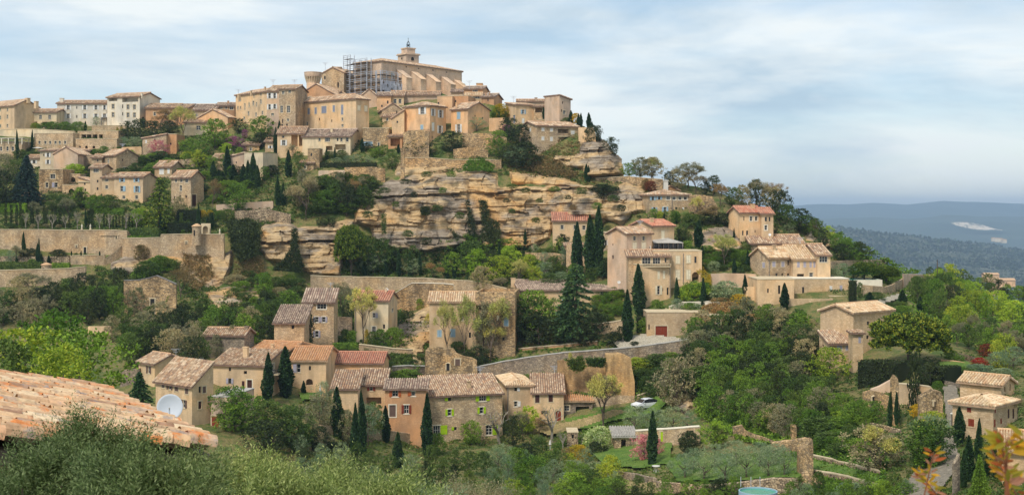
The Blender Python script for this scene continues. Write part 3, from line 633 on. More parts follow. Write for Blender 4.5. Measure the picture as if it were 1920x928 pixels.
    if polys:
        mr = MB(); cw, co_ = (.22, .4) if d < 130 else (.36, .5) if d < 232 else (.42, .95)
        for i, (pl, ed, up) in enumerate(polys):
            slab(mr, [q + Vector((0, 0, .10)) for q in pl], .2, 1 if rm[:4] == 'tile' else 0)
            if i == 2 or (k == 'g' and i == 1 and ye < 395): continue
            tiles_on(mr, [q + Vector((0, 0, .11)) for q in pl], ed, up, cw, co_, 0, seed=hash((x0, i)) % 1000)
        if RW and (RW[0] - RW[1]).length > .5: mr.tube([RW[0] + Z * .2, RW[1] + Z * .2], [.16, .16], 6, 0)
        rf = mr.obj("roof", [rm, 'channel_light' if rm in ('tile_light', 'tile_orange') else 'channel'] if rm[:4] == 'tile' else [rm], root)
        if k in 'gshq':   # dark double row of tiles under the eave
            mg = MB(); A3, B3 = V3(P0, ze - .12), V3(P1, ze - .12); mg.box((A3 + B3) / 2 - n3 * .1, e3 * (Wd / 2 + .1), n3 * .1, Z * .1); mg.obj("cornice", 'trim', root)
    for (px, py, pw, ph) in ch:
        fr = .5
        if r is not None and ye != r: fr = min(1, max(.05, (ye - py) / (ye - r)))
        if k == 'b' or k == 'f': fr = .6
        dd = d + (dep * (.5 if k in 'gh' else 1)) * fr if k not in ('x', 'l', 'q') else d + dep * .35
        p = W(px, py, dd); q = W(px, py - ph, dd); hw = pw * dd / F / 2; mc = MB()
        mc.box(((p.x + q.x) / 2, p.y, (p.z - .6 + q.z) / 2), e3 * hw, n3 * hw * .8, Z * ((q.z - p.z + .6) / 2)); mc.box((q.x, q.y, q.z + .05), e3 * (hw + .07), n3 * (hw * .8 + .07), Z * .05)
        co = mc.obj("chimney", m, rf or root, org)
        m4 = MB(); m4.tube([q + Z * .1, q + Z * .38], [.13, .11], 7, 0, True); 
        if rf is None: m4.obj("chimney_pot", 'tile_red', co, org)
    for (wi, uc, zc, wm, hm, st, cl) in todo:
        A, B = C4[wi]; du = (B - A).normalized(); nout = Vector((du.y, -du.x, 0)); 
        window(root, org, A, Vector((du.x, du.y, 0)), nout, uc, zc, wm, hm, st, cl, trim, small=(wm < .5 or hm < .6))
    for (px, c0, c1) in pipes:
        kk = (px - 960) / F; uc = (kk * P0.y - P0.x) / (u.x - kk * u.y); p = P0 + u * uc - n * .12; mp_ = MB(); mp_.tube([V3(p, -(c0 - HY) / F * p.y), V3(p, -(c1 - HY) / F * p.y)], [.06, .06], 5); mp_.obj("drainpipe", 'slate', root)
    NB.append((label, (x0 + x1) / 2, (ye + yb) / 2, x0, x1, (r if r is not None else ye), yb))
    return dict(root=root, P0=P0, P1=P1, u=u, n=n, d=d, ze=ze, dep=dep)
def slabwall(name, label, top, base, th=0.7, m='drywall', cap=None, cat='wall', off=0.0, win=(), kind=None, depth=None, D=None):
    """free-standing or retaining wall: top = [(px, py)] outline, base row(s) give the distance; top may be ragged"""
    if not isinstance(base, (list, tuple)): base = [(top[0][0], base), (top[-1][0], base)]
    bx = [b[0] for b in base]; by = [b[1] for b in base]; mb = MB(); pts = []
    xs = sorted({t[0] for t in top} | set(np.linspace(top[0][0], top[-1][0], max(2, int((top[-1][0] - top[0][0]) / 14)))))
    for x in xs:
        yt = float(np.interp(x, [t[0] for t in top], [t[1] for t in top])); yb = float(np.interp(x, bx, by)); d = (D if D else Dp(x, yb)) + off
        a = W(x, yt, d); b = W(x, yb, d); a.z += 0.08 * noise.noise((x * .3, yt, 0)); pts.append((a, b.z - 2.0))
    n = len(pts); f = []; v = []
    for (a, zb) in pts: v += [(a.x, a.y, zb), (a.x, a.y, a.z), (a.x, a.y + th, a.z), (a.x, a.y + th, zb)]
    for i in range(n - 1):
        for k in range(3): f.append((4 * i + k, 4 * i + k + 1, 4 * i + 4 + k + 1, 4 * i + 4 + k)[::1])
    f += [(0, 1, 2, 3), (4 * n - 4, 4 * n - 3, 4 * n - 2, 4 * n - 1)]
    mb.v = v; mb.f = f; mb.m = [0] * len(f); mb.uv = [None] * len(f)
    if cap or win:
        c = pts[n // 2][0]; root = empty(name, (c.x, c.y, pts[n // 2][1] + 2), label=label, category=cat, kind='thing'); mb.obj("masonry", m, root)
        if cap:
            mc = MB()
            for i in range(n - 1):
                a, b = pts[i][0], pts[i + 1][0]; mc.prism([a + Vector((0, -.08, 0)), b + Vector((0, -.08, 0)), b + Vector((0, th + .08, 0)), a + Vector((0, th + .08, 0))], (0, 0, .12))
            mc.obj("coping", cap, root)
        for wd in win:
            px, py, pw, ph, st, cl = wd; d = float(np.interp(px, [(p[0].x * F / p[0].y + 960) for p in pts], [p[0].y for p in pts])) - .03; c = W(px, py, d)
            mw = MB(); hw, hh = pw * d / F / 2, ph * d / F / 2
            mw.box((c.x, c.y, c.z), (hw, 0, 0), (0, .04, 0), (0, 0, hh)); w_ = mw.obj("door" if 'd' in st else "opening", 'dark' if cl == '-' else 'paint_' + cl, root)
            ms = MB()
            for sx in (-1, 1): ms.box((c.x + sx * (hw + .09), c.y, c.z), (.09, 0, 0), (0, .07, 0), (0, 0, hh))
            if 'a' in st:
                ps = [Vector((c.x + math.cos(t) * (hw + .09), c.y, c.z + hh - .1 + math.sin(t) * (hw * .9))) for t in np.linspace(0, math.pi, 9)]; ms.tube(ps, [.12] * 9, 4)
                mw2 = MB(); mw2.prism([Vector((c.x + math.cos(t) * hw, c.y - .04, c.z + hh - .1 + math.sin(t) * hw * .85)) for t in np.linspace(0, math.pi, 9)], (0, .08, 0)); mw2.obj("arch_infill", 'dark' if cl == '-' else 'paint_' + cl, w_, tuple(root.location))
            else: ms.box((c.x, c.y, c.z + hh + .1), (hw + .25, 0, 0), (0, .08, 0), (0, 0, .1))
            ms.obj("surround", 'trim', w_, tuple(root.location))
    else:
        root = mb.obj(name, m, label=label, category=cat, kind='thing')
    xs_ = [t[0] for t in top]; NB.append((label, sum(xs_) / len(xs_), sum(by) / len(by), min(xs_), max(xs_), min(t[1] for t in top), max(by)))
    return root
# ---------------------------------------------------------------- plants
rs = np.random.RandomState(11)
def leaf_quads(c, n_dir, L, Wd):
    """quads centred at c (n,3), long axis n_dir (n,3)"""
    n = len(c); r = rs.normal(size=(n, 3)); a = n_dir / (np.linalg.norm(n_dir, axis=1, keepdims=True) + 1e-9); b = np.cross(a, r); b /= (np.linalg.norm(b, axis=1, keepdims=True) + 1e-9)
    L = np.asarray(L).reshape(-1, 1); Wd = np.asarray(Wd).reshape(-1, 1)
    return np.stack([c - a * L, c + b * Wd - a * L * .1, c + a * L, c - b * Wd + a * L * .1], 1)
def rnd_dir(n):
    v = rs.normal(size=(n, 3)); return v / np.linalg.norm(v, axis=1, keepdims=True)
def crown_pts(nc, per, shape, lump=0.35, seed=0, spread=0.085):
    """clump centres near an uneven outline; returns points and outward directions. shape(u) gives radius for height u in 0..1"""
    pts = []; ph = rs.uniform(0, 6.28, 6)
    while len(pts) < nc:
        u = rs.uniform(0, 1); th = rs.uniform(0, 2 * math.pi); R = shape(u)
        if R <= 0: continue
        R *= 1 + lump * (0.5 * math.sin(2 * th + ph[0] + 3 * u) + 0.35 * math.sin(3 * th + ph[1] - 7 * u) + .3 * math.sin(5 * th + ph[2] + 11 * u)) * .6
        q = rs.uniform(0, 1) ** 0.45
        pts.append((R * q * math.cos(th), R * q * math.sin(th), u))
    c = np.repeat(np.array(pts), per, 0); d = rnd_dir(len(c)); c2 = c + d * (rs.uniform(0, 1, (len(c), 1)) ** .6) * spread * np.array([1, 1, .75])
    return c2, d
CR = {}
def reg(kind, V, mats, trunk=None): CR.setdefault(kind, []).append((quads_mesh(kind + "_crown", V, mats), trunk))
def trunk_mesh(h, r, limbs=5, mat='bark', spread=.3, split=.45):
    mb = MB(); mb.tube([(0, 0, -.06), (r * .3, 0, h * split), (0, r * .4, h * .8), (0, 0, h)], [r, r * .8, r * .45, r * .15], 6)
    for i in range(limbs):
        a = 2 * math.pi * i / limbs + rs.uniform(-.4, .4); z = h * rs.uniform(split * .75, .75); l = spread * rs.uniform(.7, 1.1)
        mb.tube([(0, 0, z), (math.cos(a) * l * .5, math.sin(a) * l * .5, z + l * .35), (math.cos(a) * l, math.sin(a) * l, z + l * .9)], [r * .5, r * .3, r * .08], 5)
    return mb.mesh("trunk", [mat])
def bare_mesh(seed, levels=6, mat='bark', up=.55, n0=4, th=.02):
    rn = random.Random(seed); mb = MB(); tips = []
    def br(p, d, l, r, k):
        q = p + d * l * .5 + Vector((rn.uniform(-1, 1), rn.uniform(-1, 1), rn.uniform(0, .6))) * l * .08; e = p + d * l
        mb.tube([p, q, e], [r, r * .8, r * .6], 4 if k < 3 else 3)
        if k >= levels: tips.append(e); return
        if k > 2: tips.append(e)
        for i in range(rn.choice((2, 3, 3)) if k else n0):
            nd = (d + Vector((rn.uniform(-1, 1), rn.uniform(-1, 1), rn.uniform(-.25, up))) * .95).normalized(); br(e if k else p + d * l * rn.uniform(.7, 1), nd, l * rn.uniform(.62, .82), r * .58, k + 1)
    br(Vector((0, 0, -.04)), Vector((0, 0, 1)), .26, th, 0)
    # normalise to unit height and half width .5
    mz = max(v[2] for v in mb.v); mxy = max(max(abs(v[0]), abs(v[1])) for v in mb.v); sx = .5 / mxy
    mb.v = [(x * sx, y * sx, z / mz) for x, y, z in mb.v]; tips = [(t.x * sx, t.y * sx, t.z / mz) for t in tips]
    return mb.mesh("branches", [mat]), np.array(tips)
def make_kinds():
    ball = lambda u: .5 * math.sqrt(max(0, 1 - ((u - .56) / .46) ** 2)) if u > .1 else 0
    wide = lambda u: .5 * math.sqrt(max(0, 1 - ((u - .60) / .42) ** 2)) if u > .18 else 0
    low = lambda u: .5 * math.sqrt(max(0, 1 - ((u - .42) / .60) ** 2))
    for v in range(3):     # round broadleaf crowns, three outlines each
        c, d = crown_pts(170, 19, ball, .75); V = leaf_quads(c, d + [0, 0, .3], rs.uniform(.018, .03, len(c)), rs.uniform(.011, .018, len(c))); CR.setdefault('_round', []).append((V, trunk_mesh(.62, .03)))
        c, d = crown_pts(230, 17, low, .35, spread=.1); V = leaf_quads(c, d, rs.uniform(.020, .034, len(c)), rs.uniform(.012, .02, len(c))); CR.setdefault('_bush', []).append((V, None))
        c, d = crown_pts(110, 28, wide, .8, spread=.1); V = leaf_quads(c, d + [0, 0, .5], rs.uniform(.018, .03, len(c)), rs.uniform(.004, .008, len(c))); CR.setdefault('_fine', []).append((V, trunk_mesh(.6, .035, 6)))
        c, d = crown_pts(105, 13, wide, .5, spread=.09); V = leaf_quads(c, d, rs.uniform(.014, .024, len(c)), rs.uniform(.008, .013, len(c))); CR.setdefault('_loose', []).append((V, None))
    def fam(kind, src, mat, trunk=True):
        for V, t in CR[src]: reg(kind, V, [mat], t if trunk else None)
    for k, m in (('gr', 'lf_green'), ('md', 'lf_mid'), ('dk', 'lf_dark'), ('ye', 'lf_yellow'), ('li', 'lf_lime'), ('br', 'lf_brown'), ('gy', 'lf_grey')): fam(k, '_round', m)
    for k, m in (('bgr', 'lf_green'), ('bmd', 'lf_mid'), ('bdk', 'lf_dark'), ('bye', 'lf_yellow'), ('bli', 'lf_lime'), ('brd', 'lf_red'), ('bru', 'lf_rust'), ('bgo', 'lf_gold'), ('bwh', 'lf_white'), ('bbr', 'lf_brown'), ('bgy', 'lf_grey'), ('bpu', 'lf_purple'), ('bol', 'lf_olive')): fam(k, '_bush', m, False)
    fam('ol', '_fine', 'lf_olive'); fam('pk', '_round', 'lf_pink'); fam('pu', '_round', 'lf_purple')
    # leafing bare trees: branches show through
    for v in range(3):
        bm, tips = bare_mesh(20 + v)
        for kind, mat, per, sz in (('ba', 'lf_grey', 6, .012), ('bu', 'lf_bud', 6, .013), ('bb', 'lf_brown', 6, .011)):
            c = np.repeat(tips, per, 0) + rs.normal(size=(len(tips) * per, 3)) * .022; d = rnd_dir(len(c)); reg(kind, leaf_quads(c, d, rs.uniform(sz * .7, sz * 1.3, len(c)), rs.uniform(sz * .4, sz * .7, len(c))), [mat], bm)
        bm2, tips2 = bare_mesh(50 + v, 4, 'barkpale', .3, 5, .04); c = np.repeat(tips2[::2], 2, 0) + rs.normal(size=(len(tips2[::2]) * 2, 3)) * .02; reg('pl', leaf_quads(c, rnd_dir(len(c)), .014, .008 + c[:, 0] * 0), ['lf_bud'], bm2)
    # cypress: upright leaves packed on a narrow spindle
    for v in range(3):
        n = 3600; u = rs.uniform(0.02, 1, n) ** .92; prof = np.where(u < .3, .30 + .2 * (u / .3), .5 * np.clip(1 - ((u - .3) / .7) ** 1.9, 0, 1)); th = rs.uniform(0, 6.283, n); q = rs.uniform(.75, 1.02, n) + .14 * np.sin(3 * th + 9 * u + v) + .12 * np.sin(23 * u + 3 * th + v) + .08 * np.sin(41 * u - 5 * th)
        c = np.stack([prof * q * np.cos(th), prof * q * np.sin(th), u * .985], 1); d = np.stack([np.cos(th) * .9, np.sin(th) * .9, np.full(n, .9)], 1) + rs.normal(size=(n, 3)) * .5
        V = leaf_quads(c, d * [1, 1, .25], rs.uniform(.05, .11, n), rs.uniform(.03, .06, n)); V[:, :, 2] = c[:, None, 2] + (V[:, :, 2] - c[:, None, 2]) * .35
        mb = MB(); mb.lathe((0, 0, 0), [(.12, -.02), (.34, .06), (.40, .3), (.33, .6), (.2, .82), (.02, .97)], 8); core = mb.mesh("core", ['lf_cyp'])
        reg('cy', V, ['lf_cyp'], core)
        c, d = crown_pts(260, 14, lambda u: .46, .06, spread=.06); c = c * [1, 1, .96] + [0, 0, .02]; V = leaf_quads(c, d, rs.uniform(.02, .04, len(c)), rs.uniform(.014, .024, len(c)))
        reg('col', V, ['lf_dark'], None)
        V = leaf_quads(c, d, rs.uniform(.02, .04, len(c)), rs.uniform(.014, .024, len(c))); reg('cog', V, ['lf_mid'], None)
    # fir and cedar: drooping tiers
    def fir(kind, mat, tiers, per, spiky, droop, tip=.02, drop=.02):
        C_, D_ = [], []
        for i in range(tiers):
            u = .10 + .88 * i / tiers; R = .5 * (1 - u) ** .75 * (1.0 if i else .8); nb = max(4, int(13 * (1 - u) + 4))
            for b in range(nb):
                a = 2 * math.pi * b / nb + i * 2.4 + rs.uniform(-.25, .25); Rb = R * rs.uniform(.7, 1.12)
                for q in np.linspace(.12, 1, per):
                    z = u + .05 * (1 - q) - droop * q * q * .3 + rs.uniform(-.008, .008); k = 4
                    C_ += [(math.cos(a) * Rb * q + rs.normal() * .014 * (1.3 - q * .6), math.sin(a) * Rb * q + rs.normal() * .014, z + rs.normal() * .006) for _ in range(k)]
                    D_ += [(math.cos(a) + rs.normal() * spiky, math.sin(a) + rs.normal() * spiky, -.15 + rs.normal() * .25) for _ in range(k)]
        c = np.array(C_); d = np.array(D_); mb = MB(); mb.tube([(0, 0, -.02), (0, 0, .5), (0, 0, .98)], [.03, .018, .004], 6); t = mb.mesh("trunk", ['bark'])
        for _ in range(2): reg(kind, leaf_quads(c + rs.normal(size=c.shape) * .004, d, rs.uniform(.022, .04, len(c)), rs.uniform(.007, .013, len(c))), [mat], t)
    fir('fi', 'lf_fir', 17, 11, .45, .16); fir('fb', 'lf_firblue', 16, 12, .6, .14); fir('fl', 'lf_green', 15, 12, .3, .5); fir('fy', 'lf_pine', 11, 11, .6, .04)
    fir('fc', 'lf_fir', 10, 12, .6, .05)
    # umbrella pine: broad cap of lumps on forked limbs
    for v in range(2):
        C_, D_ = [], []
        for _ in range(800):
            th = rs.uniform(0, 6.283); q = math.sqrt(rs.uniform(0, 1)); R = .5 * q; zt = .93 - .26 * q ** 2.2 + .04 * math.sin(5 * th + v) * q; z = zt - rs.uniform(0, 1) ** 1.2 * (.60 * (1 - q * .4))
            cc_ = np.array([R * math.cos(th), R * math.sin(th), z]); k = 34; dd = rnd_dir(k); C_.append(cc_ + dd * rs.uniform(.2, 1, (k, 1)) * [.055, .055, .045]); D_.append(dd + [0, 0, .8])
        c = np.concatenate(C_); d = np.concatenate(D_); mb = MB(); mb.tube([(0, 0, -.05), (.02, 0, .22), (.0, .02, .4)], [.028, .022, .018], 7)
        for i in range(7):
            a = i * .9 + .2; mb.tube([(.01, .01, .25 + .03 * (i % 3)), (.14 * math.cos(a), .14 * math.sin(a), .45), (.33 * math.cos(a), .33 * math.sin(a), .66)], [.016, .011, .005], 5)
        reg('pi', leaf_quads(c, d, rs.uniform(.016, .026, len(c)), rs.uniform(.008, .013, len(c))), ['lf_pine'], mb.mesh("trunk", ['bark']))
NAMES = {'gr': ('broadleaf_tree', 'bright green leafy tree', 'tree'), 'md': ('woodland_tree', 'mid green leafy tree', 'tree'), 'dk': ('evergreen_oak', 'dark green round tree', 'tree'), 'ye': ('spring_tree', 'yellow-green leafy tree', 'tree'), 'li': ('spring_tree', 'lime green leafy tree', 'tree'),
 'br': ('spring_tree', 'brownish leafy tree', 'tree'), 'gy': ('scrub_oak', 'grey-green leafy tree', 'tree'), 'ol': ('olive_tree', 'silver-grey olive tree', 'olive tree'), 'pk': ('blossom_tree', 'pink blossoming tree', 'tree'), 'pu': ('judas_tree', 'magenta blossoming tree', 'tree'),
 'ba': ('bare_tree', 'grey nearly bare tree', 'tree'), 'bu': ('budding_tree', 'tree with sparse yellow-green buds', 'tree'), 'bb': ('bare_tree', 'brown twiggy tree', 'tree'), 'pl': ('pollarded_tree', 'pale pollarded plane tree', 'tree'), 'cy': ('cypress', 'dark slim cypress', 'cypress'),
 'col': ('clipped_column', 'dark clipped yew column', 'clipped shrub'), 'cog': ('clipped_column', 'green clipped column shrub', 'clipped shrub'), 'fi': ('cedar', 'dark green cedar', 'tree'), 'fb': ('blue_cedar', 'blue-green cedar', 'tree'), 'fl': ('young_conifer', 'bright green drooping conifer', 'tree'), 'fy': ('golden_cedar', 'yellow-green tiered cedar', 'tree'), 'fc': ('cedar', 'dark spreading conifer', 'tree'), 'pi': ('umbrella_pine', 'broad umbrella pine', 'pine'),
 'bgr': ('shrub', 'bright green shrub', 'shrub'), 'bmd': ('shrub', 'mid green shrub', 'shrub'), 'bdk': ('shrub', 'dark green shrub', 'shrub'), 'bye': ('shrub', 'yellow-green shrub', 'shrub'), 'bli': ('shrub', 'lime green shrub', 'shrub'), 'brd': ('red_shrub', 'vivid red shrub', 'shrub'), 'bru': ('shrub', 'rust-red shrub', 'shrub'), 'bgo': ('shrub', 'golden flowering shrub', 'shrub'),
 'bwh': ('shrub', 'white flowering shrub', 'shrub'), 'bbr': ('shrub', 'brown twiggy shrub', 'shrub'), 'bgy': ('shrub', 'grey-green shrub', 'shrub'), 'bpu': ('wisteria', 'purple flowering shrub', 'shrub'), 'bol': ('shrub', 'silver-leaved shrub', 'shrub')}
TREES = []     # (object, kind, x, ytop, ybase, w)
def tree(kind, x, yt, yb, w, off=0.0, D=None, label=None):
    d = (D if D else Dp(x, yb)) + off; p = W(x, yb, d); h = (yb - yt) * d / F; ww = w * d / F; ms, tr = rs.choice(len(CR[kind])), None
    crown, tr = CR[kind][ms]; nm, ph, cat = NAMES[kind]; a = rs.uniform(0, 6.28)
    dark = kind in ('cy',)
    if tr is None:
        o = obj(nm, crown, loc=p); o.rotation_euler = (0, 0, a); o.scale = (ww, ww, h)
    else:
        o = empty(nm, p); o.rotation_euler = (rs.uniform(-.03, .03), rs.uniform(-.03, .03), a); o.scale = (ww, ww, h); obj("crown", crown, o); obj("inner_core" if kind == 'cy' else "trunk", tr, o)  # cypress gets an added solid leaf-coloured core hidden inside its crown
    o['category'] = cat; TREES.append((o, kind, x, yt, yb, w, label)); return o
def trees(txt):
    for ln in txt.strip().split('\n'):
        for it in ln.split(';'):
            q = it.split()
            if not q: continue
            tree(q[0], *[float(v) for v in q[1:5]], off=float(q[5]) if len(q) > 5 else 0.0)
def wood(poly, sp, kinds, hs, seed=0, ws=(.8, 1.25), avoid=()):
    """trees standing apart inside a polygon of photo pixels, at their own ground points"""
    rn = random.Random(seed); xs = [p[0] for p in poly]; ys = [p[1] for p in poly]; pts = []; tries = 0; ks = [k for k, n in kinds for _ in range(n)]
    while tries < 6000:
        tries += 1; x, y = rn.uniform(min(xs), max(xs)), rn.uniform(min(ys), max(ys))
        if not inpoly(x, y, poly) or any(inpoly(x, y, a) for a in avoid): continue
        if any((x - a) ** 2 + ((y - b) * 1.5) ** 2 < (sp * 1.0) ** 2 for a, b in pts): continue
        pts.append((x, y))
    pts.sort(key=lambda q: q[1])
    for x, y in pts:
        k = rn.choice(ks); h = rn.uniform(*hs); w = h * rn.uniform(*ws) * (0.3 if k == 'cy' else 1) * (.72 if k[0] != 'b' or len(k) == 2 else 1.25); h2 = h * (1.3 if k == 'cy' else .62 if (k[0] == 'b' and len(k) == 3) else 1); tree(k, x, y - h2, y, w)
def clumps(name, poly_list, n, size, mat, seed=0, off=-.25, per=12, label=None, cat=None, kind='stuff', flat=.55, lift=.3, dfun=None, aspect=.5):
    """low growth rooted in the ground inside polygons of photo pixels"""
    rn = random.Random(seed); pts = []
    areas = []
    for p in poly_list: xs = [a[0] for a in p]; ys = [a[1] for a in p]; areas.append(((max(xs) - min(xs)) * (max(ys) - min(ys)), p, min(xs), max(xs), min(ys), max(ys)))
    tot = sum(a[0] for a in areas)
    for (ar, p, x0, x1, y0, y1) in areas:
        k = int(n * ar / tot); t = 0
        while k > 0 and t < 60000:
            t += 1; x, y = rn.uniform(x0, x1), rn.uniform(y0, y1); k -= 1
            if inpoly(x, y, p): d = (dfun(x, y) if dfun else Dp(x, y)) + off; pts.append(tuple(W(x, y, d)))
    if not pts: return None
    c = np.array(pts); N_ = len(c); c = np.repeat(c, per, 0); sz = np.repeat(rs.uniform(.6, 1.3, N_) * size, per)[:, None]; d = rnd_dir(len(c)); d[:, 2] = np.abs(d[:, 2]) * .9 + .1
    c2 = c + d * sz * rs.uniform(.2, 1, (len(c), 1)) * np.array([1, 1, flat]) + [0, 0, size * lift * .2]
    V = leaf_quads(c2, d + rs.normal(size=d.shape) * .6, sz[:, 0] * rs.uniform(.2, .38, len(c)), sz[:, 0] * rs.uniform(.2, .38, len(c)) * aspect)
    org = V.reshape(-1, 3).mean(0); o = obj(name, quads_mesh(name, V - org, [mat]), loc=tuple(org))
    if kind: o['kind'] = kind
    if label: o['label'] = label; o['category'] = cat or 'plant'; xs = [q[0] for p in poly_list for q in p]; ys = [q[1] for p in poly_list for q in p]
    return o
def ivy(label, poly, n=900, size=.5, mat='lf_dark', off=-2.4, D=None, name="ivy"):
    if D: f = lambda x, y: D
    else: f = None
    return clumps(name, [poly], n, size, mat, seed=int(poly[0][0]), off=off, label=label, cat='climbing plant', kind=None, flat=1.0, dfun=f, per=10)
def hedge(label, x0, x1, yt, yb, mat='lf_dark', dep=1.4, off=0.0, yb1=None, yt1=None, D=None, name="hedge"):
    """clipped hedge between two ground points"""
    yb1 = yb if yb1 is None else yb1; yt1 = yt + (yb1 - yb) if yt1 is None else yt1
    d0, d1 = (D or Dp(x0, yb)) + off, (D or Dp(x1, yb1)) + off; A, B = W(x0, yb, d0), W(x1, yb1, d1); h0, h1 = (yb - yt) * d0 / F, (yb1 - yt1) * d1 / F; L = (B - A).length; u = (B - A).normalized(); n = Vector((-u.y, u.x, 0)).normalized()
    if n.y < 0: n = -n
    N_ = int(min(9000, max(300, L * (max(h0, h1) + dep) * 26))); t = rs.uniform(0, 1, N_); q = rs.uniform(0, 1, N_); face = rs.uniform(0, 1, N_) < (max(h0, h1) / (max(h0, h1) + dep)); hh = h0 + (h1 - h0) * t
    z = np.where(face, q * hh, hh); y = np.where(face, 0, q * dep); c = np.array(A)[None] + np.outer(t * L, np.array(u)) + np.outer(y, np.array(n)) + np.outer(z, [0, 0, 1.0]); c += rs.normal(size=c.shape) * .07 + .12 * np.sin(c[:, [0]] * 2.3 + c[:, [2]] * 1.7) * np.array([0, 1, 0])
    V = leaf_quads(c, rnd_dir(N_) + np.where(face[:, None], np.array([0, -.5, .2]), np.array([0, 0, .5])), rs.uniform(.10, .2, N_), rs.uniform(.06, .12, N_)); org = np.array((A + B) / 2); root = empty(name, tuple(org), label=label, category='hedge')
    obj("foliage", quads_mesh("foliage", V - org, [mat]), root)
    mb = MB(); i = .12; mb.prism([A + n * i + Vector((0, 0, -.5)) + u * i, B + n * i + Vector((0, 0, -.5)) - u * i, B + n * i + Vector((0, 0, h1 - i)) - u * i, A + n * i + Vector((0, 0, h0 - i)) + u * i], n * (dep - 2 * i)); mb.obj("core", mat, root)
    NB.append((label, (x0 + x1) / 2, (yt + yb) / 2, x0, x1, yt, yb)); return root
build_ground(); build_far()
# ================================================================= cliffs
cliff([(660,420),(664,385),(690,352),(735,332),(800,322),(872,318),(905,318),(935,322),(940,350),(985,347),(1040,345),(1105,343),(1150,352),(1178,362),(1190,400),(1165,425),(1110,410),(1040,412),(1035,450),(990,470),(930,470),(880,462),(840,470),(780,478),(735,472),(700,455),(690,430)], 1, 1.2, 1.25, ledges=((370,1.8),(425,.8),(452,.7),(398,.6)))
cliff([(485,420),(520,412),(552,418),(560,425),(600,418),(640,410),(668,408),(672,440),(655,470),(640,520),(585,522),(560,505),(500,492),(478,470)], 3, 1.0, 1.3, ledges=((455,2.2),(437,.6)))
cliff([(205,490),(232,476),(330,472),(420,472),(440,462),(438,500),(425,530),(400,545),(350,528),(330,500),(262,520),(205,510)], 5, .5, .8)
cliff([(380,545),(420,535),(470,528),(500,535),(500,570),(470,585),(395,580)], 6, .5, 1.1)
cliff([(1087,264),(1112,258),(1132,268),(1146,286),(1160,300),(1168,328),(1150,334),(1098,336),(1090,320),(1060,318),(1028,300),(1040,290),(1085,285)], 8, 1.2, 1.3, ledges=((283,1.4),))
cliff([(725,655),(735,615),(760,590),(785,580),(800,562),(820,560),(826,600),(815,640),(800,650),(800,690),(770,690),(765,672)], 9, 1.0, 1.0)
cliff([(1170,335),(1215,348),(1213,400),(1165,405),(1120,372),(1150,350)], 10, .4, .9)
cliff([(1290,432),(1340,420),(1385,425),(1400,470),(1360,480),(1300,465)], 11, .3, .8)
cliff([(1508,430),(1522,422),(1530,440),(1526,455),(1510,452)], 12, 1.4, .8); cliff([(1538,470),(1552,438),(1562,440),(1566,470)], 13, 1.8, .8)
cliff([(740,300),(800,300),(870,305),(935,300),(935,322),(860,324),(780,330),(735,335)], 14, .4, .7)
cliff([(950,318),(1010,322),(1060,330),(1090,342),(1110,350),(1090,358),(1000,352),(955,348)], 15, .3, .7)
cliff([(1252,735),(1290,728),(1305,760),(1290,780),(1262,770)], 16, .4, .8)
# ================================================================= top left
H('hotel_wing','four-storey ochre hotel wing with plain gable, at the far end of the ridge',-40,27,198,252,r=188,a=-38,s=73,m='ochre',w=[(14,206,3,6),(14,219,3,7),(14,236,3,6),(0,206,3,6),(0,221,4,7),(0,237,4,6),(-14,206,3,6),(-14,221,3,6),(2,248,6,9,'a')],ch=[(52,190,8,5),(68,200,7,9)],cat='hotel')
H('hotel_wing','low cream hotel wing with three upper windows above a shaded loggia',41,106,211,246,r=206,m='cream',w=[(58,220.5,5,8),(76,220,5,8),(93,220,5,8),(62,234,16,11,'v'),(88,234,18,10,'v')],dep=9,cat='hotel')
H('hotel_wing','long cream hotel wing with two rows of white-shuttered windows',107,200,194.5,236,r=190,m='white',w=[(128,202,5,9,'s'),(159,202,5,9,'s'),(180,202,5,9,'s'),(196,202,4,9,'s'),(144,202,2,5),(144,219,2,5),(128,218,5,9,'s'),(159,218,5,9,'s'),(180,217,5,7,'s'),(196,217,5,7,'s')],ch=[(116,193,7,8)],dep=9,cat='hotel')
H('hotel_tower','tallest white hotel block with roof loggia and long plain side wall',201,262,181,240,r=175,a=-22,s=300,m='white',w=[(212,186,16,8,'v'),(244,187,30,9,'v'),(212,200,5,9),(230,200,2,7),(240,201,5,9),(252,201,5,9),(212,215.5,5,9),(230,214,2,6),(240,216,5,9),(252,216,5,9)],ch=[(266,181,3,5)],cat='hotel')
H('house','brown stone building behind bare trees beside the white hotel block',273,332,203,240,r=196,m='brown',w=[(313,212,8,8),(290,214,4,6)],dep=10)
H('house','flat long stone wing over six small square windows below the hotel terrace',64,137,250,282,k='f',a=-12,s=144,m='tan',w=[(74,267.5,4,6),(85,267.5,4,6),(94,267.5,4,6),(104,267.5,4,6),(112,267.5,4,6),(122,267.5,4,6)],cat='building')
H('terrace_building','stone terrace block pierced by four dark square bays',146,222,246,263,k='f',a=-14,s=238,m='tan',w=[(157,256,9,7,'v'),(167,256,9,7,'v'),(178,256,9,7,'v'),(189,256,7,7,'v')],cat='building')
H('terrace_building','upper terrace block under the steel canopy of the hotel',172,237,236,247,k='f',m='tan',dep=8,cat='building',off=2)
H('vaulted_terrace','lower garden terrace with small dark arches below the square bays',142,219,261.5,282,k='f',m='tan',dep=5,w=[(162,277,5,7,'av'),(176,277,5,7,'av'),(150,276,3,5,'a')],off=-3,cat='building')
